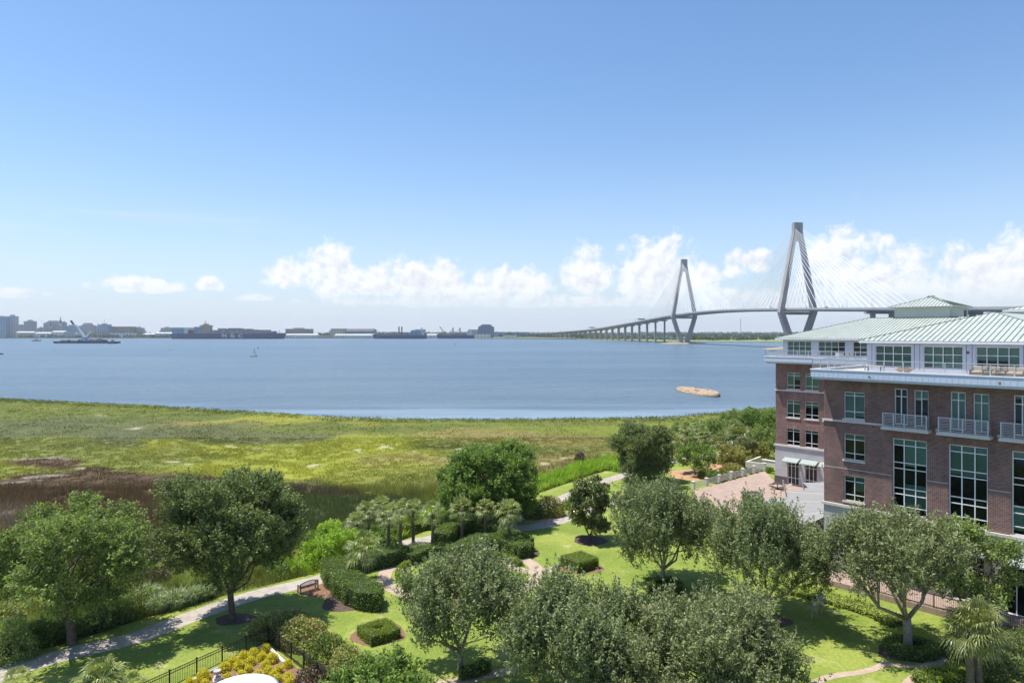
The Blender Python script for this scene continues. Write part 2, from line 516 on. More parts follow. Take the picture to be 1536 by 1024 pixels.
def brickmat():
    m, t, b = mat('red brick')
    co = t.n('ShaderNodeTexCoord').outputs['Object']
    s = t.n('ShaderNodeSeparateXYZ'); t.l(co, s.inputs[0])
    c = t.n('ShaderNodeCombineXYZ')
    t.l(t.m('ADD', s.outputs[0], s.outputs[1]), c.inputs[0]); t.l(s.outputs[2], c.inputs[1])
    br = t.n('ShaderNodeTexBrick')
    t.l(c.outputs[0], br.inputs['Vector'])
    br.inputs['Color1'].default_value = (0.235, 0.098, 0.074, 1)
    br.inputs['Color2'].default_value = (0.100, 0.054, 0.054, 1)
    br.inputs['Mortar'].default_value = (0.33, 0.275, 0.25, 1)
    br.inputs['Scale'].default_value = 1
    br.inputs['Mortar Size'].default_value = 0.012
    br.inputs['Brick Width'].default_value = 0.30
    br.inputs['Row Height'].default_value = 0.10
    n = t.noise(co, 0.5, 6, 0.6)
    cc = t.mix(1.0, br.outputs[0], t.rng(n, 0.25, 0.75, 0.70, 1.30, False), 'MULTIPLY')
    st = t.noise(t.mapping(co, (1.2, 1.2, .12)), 1.0, 5, .65); cc = t.mix(1.0, cc, t.rng(st, .3, .7, .86, 1.12, False), 'MULTIPLY')
    t.l(cc, b.inputs['Base Color'])
    t.l(t.bump(br.outputs['Fac'], -0.5, 0.01), b.inputs['Normal'])
    b.inputs['Roughness'].default_value = 0.85
    b.inputs['Specular IOR Level'].default_value = 0.2
    return m
M['brick'] = brickmat()
def blockmat(name, c1, c2, mortar, w, h, ms=0.012, horiz=False):
    m, t, b = mat(name)
    co = t.n('ShaderNodeTexCoord').outputs['Object']
    s = t.n('ShaderNodeSeparateXYZ'); t.l(co, s.inputs[0])
    c = t.n('ShaderNodeCombineXYZ')
    if horiz:
        t.l(s.outputs[0], c.inputs[0]); t.l(s.outputs[1], c.inputs[1])
    else:
        t.l(t.m('ADD', s.outputs[0], s.outputs[1]), c.inputs[0]); t.l(s.outputs[2], c.inputs[1])
    br = t.n('ShaderNodeTexBrick', offset=0.5)
    t.l(c.outputs[0], br.inputs['Vector'])
    for k, v in (('Color1', c1), ('Color2', c2), ('Mortar', mortar)): br.inputs[k].default_value = (*v, 1)
    br.inputs['Scale'].default_value = 1
    br.inputs['Mortar Size'].default_value = ms
    br.inputs['Brick Width'].default_value = w
    br.inputs['Row Height'].default_value = h
    n = t.noise(co, 0.9, 7, 0.65)
    t.l(t.mix(1.0, br.outputs[0], t.rng(n, 0.25, 0.75, 0.84, 1.14, False), 'MULTIPLY'), b.inputs['Base Color'])
    b.inputs['Roughness'].default_value = 0.85
    b.inputs['Specular IOR Level'].default_value = 0.25
    return m
M['stone'] = blockmat('pale stone blocks', (0.48, 0.455, 0.46), (0.43, 0.41, 0.415), (0.33, 0.31, 0.31), 2.6, 0.6)
M['paving'] = blockmat('pink terrace paving', (0.40, 0.285, 0.225), (0.34, 0.25, 0.205), (0.26, 0.21, 0.185), 0.7, 0.7, 0.02, True)
M['path'] = plain('park path concrete', (0.385, 0.335, 0.285), 0.9, var=0.18, scale=1.3, bump=0.3)
_m = M['path']; _t = NT(_m.node_tree); _b = _m.node_tree.nodes['Principled BSDF']; _c = _b.inputs['Base Color'].links[0].from_socket
_co = _t.n('ShaderNodeTexCoord').outputs['Object']; _n = _t.noise(_co, 6.0, 5, .7); _v = _t.n('ShaderNodeTexVoronoi', feature='DISTANCE_TO_EDGE'); _t.l(_co, _v.inputs['Vector']); _v.inputs['Scale'].default_value = .45
_c = _t.mix(1.0, _c, _t.rng(_n, .3, .7, .84, 1.12, False), 'MULTIPLY'); _c = _t.mix(_t.rng(_v.outputs['Distance'], .0, .025, .45, 0), _c, (0.16, 0.14, 0.12))
_t.l(_c, _b.inputs['Base Color'])
M['brickpath'] = blockmat('pale brick path', (0.48, 0.36, 0.27), (0.40, 0.30, 0.23), (0.33, 0.26, 0.2), 0.3, 0.15, 0.012, True)

def roofmat():
    m, t, b = mat('pale green roof metal')
    co = t.n('ShaderNodeTexCoord').outputs['Object']
    n = t.noise(t.mapping(co, (1, 1, 1)), 0.7, 6, 0.65)
    n2 = t.noise(t.mapping(co, (2.2, 2.2, .3)), 1.3, 6, 0.7)
    cr = t.mix(t.rng(n, 0.3, 0.7, smooth=False), (0.37, 0.40, 0.355), (0.47, 0.495, 0.45))
    t.l(t.mix(1.0, cr, t.rng(n2, 0.3, 0.7, 0.86, 1.08, False), 'MULTIPLY'), b.inputs['Base Color'])
    b.inputs['Roughness'].default_value = 0.42
    b.inputs['Metallic'].default_value = 0.0
    b.inputs['Specular IOR Level'].default_value = 0.35
    return m
M['roof'] = roofmat()
def glassmat():
    m, t, b = mat('green tinted glass')
    nt = m.node_tree; nt.nodes.remove(b)
    tr = t.n('ShaderNodeBsdfTransparent'); tr.inputs[0].default_value = (0.54, 0.70, 0.61, 1)
    gl = t.n('ShaderNodeBsdfGlossy'); gl.inputs['Roughness'].default_value = 0.02
    fr = t.n('ShaderNodeFresnel'); fr.inputs[0].default_value = 1.5
    mx = t.n('ShaderNodeMixShader')
    t.l(t.m('MULTIPLY', fr.outputs[0], 1.1, clamp=True), mx.inputs[0]); t.l(tr.outputs[0], mx.inputs[1]); t.l(gl.outputs[0], mx.inputs[2])
    t.l(mx.outputs[0], nt.nodes['Material Output'].inputs[0])
    return m
M['glass'] = glassmat()

def grassmat():
    m, t, b = mat('mown lawn')
    co = t.n('ShaderNodeTexCoord').outputs['Object']
    n1 = t.noise(co, 0.16, 5, 0.6, 0.4)
    n2 = t.noise(t.mapping(co, (1, 0.6, 1)), 5.0, 6, 0.75)
    n3 = t.noise(co, 0.45, 3, 0.5)
    c = t.mix(t.rng(n1, 0.35, 0.68), (0.165, 0.220, 0.036), (0.265, 0.300, 0.062))
    c = t.mix(t.m('MULTIPLY', t.rng(n3, 0.58, 0.78), 0.75), c, (0.42, 0.37, 0.17))
    c = t.mix(1.0, c, t.rng(n2, 0.25, 0.75, 0.62, 1.40, False), 'MULTIPLY')
    n4 = t.noise(co, 1.4, 6, 0.7)
    c = t.mix(t.rng(n4, 0.50, 0.72, 0, .6), c, (0.115, 0.165, 0.035))
    t.l(c, b.inputs['Base Color'])
    t.l(t.bump(n2, 0.8, 0.06), b.inputs['Normal'])
    b.inputs['Roughness'].default_value = 0.85
    b.inputs['Specular IOR Level'].default_value = 0.15
    return m
M['lawn'] = grassmat()

def watermat():
    m, t, b = mat('harbour water')
    co = t.n('ShaderNodeTexCoord').outputs['Object']
    s = t.n('ShaderNodeSeparateXYZ'); t.l(co, s.inputs[0])
    dist = t.vm('LENGTH', co)
    # wind streaks
    st = t.noise(t.mapping(co, (0.0030, 0.014, 1), (0, 0, 0.10)), 1.0, 7, 0.62, 0.4)
    st2 = t.noise(t.mapping(co, (0.010, 0.085, 1), (0, 0, 0.05)), 1.0, 6, 0.6, 0.3)
    w1 = t.noise(t.mapping(co, (0.5, 1.0, 1), (0, 0, 0.25)), 0.55, 6, 0.68)
    w2 = t.noise(t.mapping(co, (0.5, 1.0, 1), (0, 0, -0.15)), 0.10, 4, 0.6)
    w3 = t.noise(t.mapping(co, (0.35, 1.0, 1), (0, 0, 0.1)), 0.028, 4, 0.65)
    w4 = t.noise(t.mapping(co, (0.7, 1.0, 1), (0, 0, -.4)), 1.6, 5, 0.7)
    h = t.m('ADD', t.m('ADD', t.m('MULTIPLY', w1, 1.8), t.m('MULTIPLY', w4, .35)), t.m('MULTIPLY', w2, 2.6))
    h = t.m('ADD', h, t.m('MULTIPLY', w3, 6.0))
    # calmer water near the marsh; pale sky reflection partly painted into its colour
    near = t.m('SUBTRACT', 1.0, t.rng(s.outputs[1], 172, 238))
    calm = t.m('MULTIPLY', near, t.rng(st2, 0.42, 0.62))
    stren = t.m('MULTIPLY', t.rng(st, 0.3, 0.7, 0.75, 1.0), t.m('SUBTRACT', 1.0, t.m('MULTIPLY', calm, 0.75)))
    t.l(t.bump(h, stren, 1.0), b.inputs['Normal'])
    c = t.mix(t.rng(st, 0.35, 0.65), (0.070, 0.122, 0.172), (0.108, 0.162, 0.212))
    c = t.mix(t.m('MULTIPLY', calm, 0.55), c, (0.30, 0.38, 0.44))
    t.l(c, b.inputs['Base Color'])
    b.inputs['Roughness'].default_value = 0.30
    b.inputs['IOR'].default_value = 1.33
    b.inputs['Specular IOR Level'].default_value = 0.5
    return m
M['water'] = watermat()
#@@PARTS

# ================================================================== setting
# water: one sheet to the horizon
wm_ = MB()
wm_.add([(-26000, -200, WZ), (26000, -200, WZ), (26000, 45000, WZ), (-26000, 45000, WZ)], [(0, 1, 2, 3)])
props(wm_.build('water', M['water']), kind='structure')

SHORE = [at(px, py, WZ) for px, py in ((-300, 583), (-100, 592), (0, 598), (100, 603), (250, 610), (400, 619), (520, 627),
                                       (640, 629), (760, 629), (900, 628), (1000, 626), (1080, 619), (1160, 612), (1300, 604))]
SX = np.array([p.x for p in SHORE]); SY = np.array([p.y for p in SHORE])
o_ = np.argsort(SX); SX = SX[o_]; SY = SY[o_]
LAWN_PX = [(-160, 1060), (0, 988), (110, 962), (200, 932), (300, 902), (340, 892), (480, 858), (540, 838), (590, 815), (640, 796), (700, 775), (770, 752),
           (835, 730), (890, 712), (940, 696), (990, 686), (1040, 676), (1100, 668), (1160, 660)]
LAWN = [tuple(at(*p).xy) for p in LAWN_PX] + [(75, 138), (75, 26), (-42, 26)]

# colours of the marsh vegetation, patch by patch: px, py, half width, half height, colour, softness
OLIVE = (0.185, 0.195, 0.040); YEL = (0.29, 0.30, 0.040); GRN = (0.125, 0.150, 0.036); DGRN = (0.068, 0.092, 0.032)
TAN = (0.235, 0.195, 0.070); BRN = (0.098, 0.062, 0.040); GREY = (0.110, 0.120, 0.060); SAND = (0.46, 0.41, 0.31); MUD = (0.30, 0.26, 0.215)
PATCH = [(100, 640, 260, 16, GREY, .6), (330, 655, 240, 12, GREY, .6), (120, 618, 300, 8, GRN, .6), (380, 630, 150, 5, TAN, .8), (430, 628, 110, 5, YEL, .8),
         (50, 672, 120, 14, (0.17, 0.19, 0.05), .7), (260, 662, 60, 7, YEL, .8), (470, 690, 190, 24, YEL, .8), (560, 664, 60, 14, YEL, .7), (600, 715, 150, 18, (0.19, 0.20, 0.042), .8),
         (760, 700, 120, 16, TAN, .8), (800, 655, 130, 10, TAN, .8), (700, 650, 90, 6, TAN, .8), (960, 668, 120, 8, (0.17, 0.15, 0.05), .8), (850, 690, 60, 10, TAN, .8),
         (720, 637, 330, 5, GRN, .7), (950, 640, 160, 8, (0.21, 0.24, 0.035), .7), (350, 705, 120, 14, YEL, .8), (200, 690, 110, 12, (0.19, 0.21, 0.05), .8),
         (900, 695, 70, 8, (0.13, 0.12, 0.04), .8), (640, 690, 90, 6, TAN, .9), (500, 640, 140, 5, GRN, .9),
         (560, 775, 140, 42, DGRN, .35), (420, 745, 110, 20, DGRN, .4), (300, 790, 80, 50, (0.075, 0.095, 0.03), .5), (640, 752, 40, 12, DGRN, .5),
         (120, 745, 180, 46, BRN, .3), (255, 722, 66, 16, BRN, .4), (440, 731, 60, 9, (0.085, 0.06, 0.04), .5), (40, 690, 52, 8, BRN, .4), (132, 697, 36, 5, BRN, .4), (25, 709, 28, 5, BRN, .4),
         (30, 770, 45, 16, (0.17, 0.14, 0.11), .6), (180, 815, 120, 30, (0.10, 0.085, 0.055), .6), (230, 850, 60, 40, (0.13, 0.115, 0.06), .7),
         (20, 720, 40, 3.5, MUD, .3), (60, 709, 40, 3.5, MUD, .3), (92, 697, 17, 3, SAND, .3), (22, 682, 38, 1.6, MUD, .4), (330, 701, 8, 2, MUD, .5)]
SPOTS = [(540, 674, 6, 4), (473, 695, 17, 2.5), (255, 691, 14, 2), (277, 694, 9, 1.5), (203, 641, 12, 2), (385, 671, 14, 2), (452, 665, 8, 1.5), (152, 622, 6, 1.2),
         (815, 693, 8, 3), (850, 685, 12, 1.6), (905, 680, 6, 1.5), (655, 665, 7, 1.3), (580, 668, 9, 1.4), (625, 675, 3, 2), (350, 669, 10, 1.5), (700, 672, 20, 1.4)]
def w2p(x, y):
    return 768 + F * x / y, HY + H * F / y
def marsh_col(x, y):
    px, py = w2p(x, y)
    wx = (fbm(x * 0.09 + 5, y * 0.09, 5) - 0.5); wy = (fbm(x * 0.09 + 50, y * 0.09 + 30, 5) - 0.5)
    k = np.clip((py - HY) / 200, 0.3, 2)
    qx = px + wx * 150 * k; qy = py + wy * 34 * k
    n = fbm(x * 0.035, y * 0.05 + 3, 5)[..., None]
    t = np.clip((n - 0.36) / 0.3, 0, 1)
    c = np.array(OLIVE) * (1 - t) + np.array(GRN) * t
    n2 = fbm(x * 0.11 + 70, y * 0.16 + 13, 4)[..., None]
    c = c * (0.80 + 0.40 * n2)
    for (cx, cy, rx, ry, col, soft) in PATCH:
        d = np.sqrt(((qx - cx) / rx) ** 2 + ((qy - cy) / ry) ** 2)
        a = np.clip((1 + soft * 0.5 - d) / soft, 0, 1)[..., None]
        a = a * a * (3 - 2 * a) * (0.92 if soft < .5 else 0.7)
        c = c * (1 - a) + np.array(col) * (0.82 + 0.36 * n2) * a
    wx2 = (fbm(x * 0.5 + 5, y * 0.5, 3) - 0.5); wy2 = (fbm(x * 0.5 + 50, y * 0.5 + 30, 3) - 0.5)
    sx = px + wx2 * 30; sy = py + wy2 * 6
    sand = np.zeros(x.shape)
    for cx, cy, rx, ry in SPOTS:
        d = np.sqrt(((sx - cx) / rx) ** 2 + ((sy - cy) / ry) ** 2)
        sand = np.maximum(sand, np.clip((1.0 - d) / 0.5, 0, .8))
    c = c * (1 - sand[..., None] * 0.85) + np.array((0.50, 0.44, 0.31)) * sand[..., None] * 0.85
    # the ground cover between the path and the marsh
    return c, sand
def shore_y(x):
    return np.interp(x, SX, SY)

gx = np.concatenate([np.arange(-250, -90, 2.0), np.arange(-90, 60, 0.75), np.arange(60, 180, 2.5)])
gy = np.concatenate([np.arange(20, 130, 0.75), np.arange(130, 262, 1.0)])
GX, GY = np.meshgrid(gx, gy)
inl = in_poly(GX, GY, LAWN)
gz = -0.30 + 0.25 * (fbm(GX * 0.2, GY * 0.2, 3) - 0.5)
ds = shore_y(GX) + 5 * (fbm(GX * 0.08, GY * 0 + 2, 3) - 0.5) - GY
gz = np.where(inl, -0.12, gz)
gz = np.where(ds < 1.5, np.maximum(-2.0, -0.3 - (1.5 - ds) * 0.35), gz)
nx, ny = len(gx), len(gy)
vs = np.stack([GX, GY, gz], -1).reshape(-1, 3)
idx = np.arange(nx * ny).reshape(ny, nx)
quads = np.stack([idx[:-1, :-1], idx[:-1, 1:], idx[1:, 1:], idx[1:, :-1]], -1).reshape(-1, 4)
me = bpy.data.meshes.new('ground')
me.vertices.add(len(vs)); me.vertices.foreach_set('co', vs.astype(np.float32).ravel())
me.loops.add(len(quads) * 4); me.loops.foreach_set('vertex_index', quads.astype(np.int32).ravel())
me.polygons.add(len(quads)); me.polygons.foreach_set('loop_start', np.arange(0, len(quads) * 4, 4, dtype=np.int32))
me.polygons.foreach_set('use_smooth', [True] * len(quads))
me.update(calc_edges=True)
gc, _s = marsh_col(GX, GY)
ca = me.attributes.new('col', 'FLOAT_COLOR', 'POINT')
cc = np.ones((nx * ny, 4), np.float32); cc[:, :3] = gc.reshape(-1, 3) * 0.92
ca.data.foreach_set('color', cc.ravel())
props(link_mesh('ground', me, colmat('marsh ground', 0.95, 0, 0.38)), kind='structure')

def sheet(name, poly, z, material, kind='structure'):
    m = MB(); m.add([(x, y, z) for x, y in poly], [tuple(range(len(poly)))])
    o = m.build(name, material)
    if sum(p.normal.z for p in o.data.polygons) < 0: o.data.flip_normals()
    bm = bmesh.new(); bm.from_mesh(o.data); bmesh.ops.triangulate(bm, faces=bm.faces); bm.to_mesh(o.data); bm.free()
    return props(o, kind=kind)
def ribbon(name, pts, width, z, material, edge=0.04):
    """a slab that follows a line, its edges slightly uneven"""
    L = smooth_line([Vector((p[0], p[1], 0)) for p in pts], 10)
    n = len(L); m = MB(); vs = []; fs = []
    for i, p in enumerate(L):
        d = (L[min(i + 1, n - 1)] - L[max(i - 1, 0)]).normalized(); s = Vector((-d.y, d.x, 0))
        for k, (o, zz) in enumerate(((-0.5, -0.15), (-0.5, 0), (0.5, 0), (0.5, -0.15))):
            q = p + s * (width * o + rnd.uniform(-edge, edge)); vs.append((q.x, q.y, z + zz))
    for i in range(n - 1):
        for k in range(3):
            a = i * 4 + k; fs.append((a, a + 1, a + 5, a + 4))
    m.add(vs, fs)
    o = m.build(name, material); 
    bm = bmesh.new(); bm.from_mesh(o.data); bmesh.ops.recalc_face_normals(bm, faces=bm.faces); bm.to_mesh(o.data); bm.free()
    return props(o, kind='structure')
def px_line(l): return [at(*p).xy for p in l]
sheet('lawn', LAWN, 0.0, M['lawn'])
ribbon('waterfront_path', px_line([(-90, 1062), (0, 1012), (100, 981), (200, 957), (300, 920), (380, 893), (478, 869), (540, 846), (600, 818), (650, 807), (700, 795), (750, 793), (800, 790), (845, 779), (890, 763), (935, 751), (990, 742)]), 2.15, 0.020, M['path'])
ribbon('side_path', px_line([(745, 790), (790, 770), (850, 745), (905, 723), (950, 708), (1000, 694), (1060, 684), (1140, 677)]), 2.1, 0.032, M['path'])
ring = [(-4.6 + 7.0 * math.cos(t), 62.6 + 6.6 * math.sin(t)) for t in np.linspace(0, 2 * math.pi, 25)]
ribbon('ring_path', ring, 1.25, 0.014, M['brickpath'])
ribbon('garden_path', px_line([(748, 846), (775, 853), (805, 858), (838, 851)]), 1.1, 0.026, M['brickpath'])
ribbon('south_path', px_line([(1190, 1040), (1240, 1016), (1290, 1008), (1318, 1000), (1332, 992)]), 0.55, 0.014, M['brickpath'])
ribbon('brick_walk', px_line([(1345, 1045), (1378, 1014), (1400, 995), (1412, 982), (1418, 972)]), 0.9, 0.018, M['brickpath'])
ribbon('link_path', px_line([(1326, 994), (1350, 998), (1392, 1001)]), 0.5, 0.022, M['brickpath'])
ribbon('short_path', px_line([(940, 908), (975, 905), (1010, 895)]), 0.5, 0.014, M['brickpath'])
ribbon('lower_path', px_line([(640, 1030), (710, 1017), (765, 1003), (800, 985)]), 0.9, 0.014, M['brickpath'])
def blob(name, cx, cy, rx, ry, z, material, seed=0, n=40):
    r = random.Random(seed); ph = [r.uniform(0, 6.28) for _ in range(4)]
    poly = []
    for i in range(n):
        t = 2 * math.pi * i / n
        k = 1 + 0.06 * math.sin(3 * t + ph[0]) + 0.04 * math.sin(5 * t + ph[1]) + 0.02 * math.sin(9 * t + ph[2])
        poly.append((cx + rx * k * math.cos(t), cy + ry * k * math.sin(t)))
    return sheet(name, poly, z, material)
def blob_px(name, px, py, rx, ry, z, material, seed=0):
    p = at(px, py); return blob(name, p.x, p.y, rx, ry, z, material, seed)
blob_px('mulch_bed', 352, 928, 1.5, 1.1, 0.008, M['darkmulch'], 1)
blob_px('mulch_bed', 498, 884, 3.2, 1.6, 0.008, M['mulch'], 2)
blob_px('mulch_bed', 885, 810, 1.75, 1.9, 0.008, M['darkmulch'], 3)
blob_px('mulch_bed', 1045, 712, 4.6, 4.0, 0.008, M['straw'], 4)
blob_px('mulch_bed', 1100, 700, 4.5, 5.0, 0.006, M['straw'], 5)
blob_px('mulch_bed', 824, 777, 2.3, 1.6, 0.008, M['straw'], 6)
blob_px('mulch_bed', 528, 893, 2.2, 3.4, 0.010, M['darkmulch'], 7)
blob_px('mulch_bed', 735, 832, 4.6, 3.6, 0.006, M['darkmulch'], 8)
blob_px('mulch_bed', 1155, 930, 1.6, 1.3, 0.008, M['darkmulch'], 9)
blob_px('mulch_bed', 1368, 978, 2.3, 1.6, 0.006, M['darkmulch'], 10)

# ------------------------------------------------------------------ grass of the marsh (nobody could count the blades)
def blades(name, n, area, hgt, wid, seed, label=None, cat='marsh grass', colfn=None, lean=0.42, keep=None):
    rs = np.random.RandomState(seed)
    x0, x1, y0, y1 = area
    x = rs.uniform(x0, x1, n); y = rs.uniform(y0, y1, n)
    k = keep(x, y); x = x[k]; y = y[k]; n = len(x)
    c, sand = marsh_col(x, y) if colfn is None else colfn(x, y)
    g = (fbm(x * 0.7, y * 0.7, 3) > 0.40) & (sand < 0.3)
    x = x[g]; y = y[g]; c = c[g]; n = len(x)
    hn = 0.55 + 0.9 * fbm(x * 0.15 + 9, y * 0.15, 3)
    hh = hgt * hn * rs.uniform(0.6, 1.25, n)
    a = rs.uniform(0, 2 * np.pi, n); w = wid * rs.uniform(0.6, 1.4, n)
    dx, dy = np.cos(a) * w / 2, np.sin(a) * w / 2
    lx, ly = rs.normal(0, lean, (2, n)) * hh
    b = -0.34
    v = np.stack([np.stack([x - dx, y - dy, np.full(n, b)], -1), np.stack([x + dx, y + dy, np.full(n, b)], -1), np.stack([x + lx, y + ly, b + hh], -1)], 1)
    c = c * np.array([1.0, 0.97, 0.85]) * rs.uniform(1.15, 1.65, (n, 1))
    o = link_mesh(name, np_mesh(name, v.reshape(-1, 3), 3, color=c), M['blade'])
    return props(o, label, cat, None, 'stuff')
M['blade'] = colmat('marsh blades', 0.7, 0.45)
LB = [tuple(Vector(p)) for p in LAWN]
def keepm(x, y): return (~in_poly(x, y, LAWN)) & (y < shore_y(x) - 1.0) & (np.abs(x / y) < 0.78)
blades('marsh_reeds', 210000, (-75, 10, 52, 98), 1.0, 0.07, 1, 'tall dark green and brown reeds in the near marsh behind the trees', keep=keepm)
blades('marsh_grass', 200000, (-110, 50, 97, 145), 0.32, 0.10, 2, 'low yellow-green cordgrass covering the middle of the marsh', keep=keepm)
blades('shore_grass', 120000, (-175, 75, 144, 236), 0.28, 0.16, 3, 'green cordgrass at the water edge of the marsh', keep=keepm)
def edgekeep(x, y): return (y < shore_y(x) - 0.2) & (y > shore_y(x) - 9) & (np.abs(x / y) < 0.8)
def edgecol(x, y):
    c = np.array((0.115, 0.145, 0.034))[None] * np.ones((len(x), 1)); return c, np.zeros(len(x))
blades('bank_grass', 80000, (-185, 85, 165, 240), 0.55, 0.18, 4, 'taller dark green grass fringe right along the waterline', colfn=edgecol, keep=edgekeep)

# ================================================================== plants
def crown_mesh(name, lobes, n_spray, per, slen, up, leaf, seed, jitter=0.13, shell=0.55, droop=0.0):
    """lobes: (centre, radii). Sprays of leaves start in the outer part of the lobes and grow outward"""
    rs = np.random.RandomState(seed)
    vol = np.array([r[0] * r[1] + r[1] * r[2] + r[0] * r[2] for _, r in lobes]); vol = vol / vol.sum()
    li = rs.choice(len(lobes), n_spray, p=vol)
    C = np.array([l[0] for l in lobes])[li]; Rr = np.array([l[1] for l in lobes])[li]
    d = unit(rs.normal(size=(n_spray, 3)))
    flip = (d[:, 2] < -0.2) & (rs.random(n_spray) < 0.45); d[flip, 2] *= -1
    rad = (shell + (1 - shell) * rs.random((n_spray, 1))) 
    rad *= 0.86 + 0.28 * rs.random((n_spray, 1))
    p0 = C + d * Rr * rad
    cc = C.mean(0)
    outd = unit(d * 0.7 + unit(p0 - cc) * 0.5)
    g = unit(outd * (1 - up) + np.array([0, 0, up]) + rs.normal(size=(n_spray, 3)) * 0.33)
    L = slen * rs.uniform(0.5, 1.35, (n_spray, 1))
    t = rs.random((n_spray, per, 1))
    pos = p0[:, None] + g[:, None] * (t * L[:, None]) + rs.normal(size=(n_spray, per, 3)) * jitter * (1.15 - 0.7 * t)
    pos[..., 2] -= droop * (t[..., 0] ** 2) * L
    ax = unit(g[:, None] * 0.7 + rs.normal(size=(n_spray, per, 3)) * 0.75)
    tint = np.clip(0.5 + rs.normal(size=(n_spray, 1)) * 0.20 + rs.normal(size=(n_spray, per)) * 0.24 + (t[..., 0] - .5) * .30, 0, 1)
    v = leaf_quads(pos.reshape(-1, 3), ax.reshape(-1, 3), leaf[0], leaf[1], rs)
    return np_mesh(name, v, 4, tint.reshape(-1))

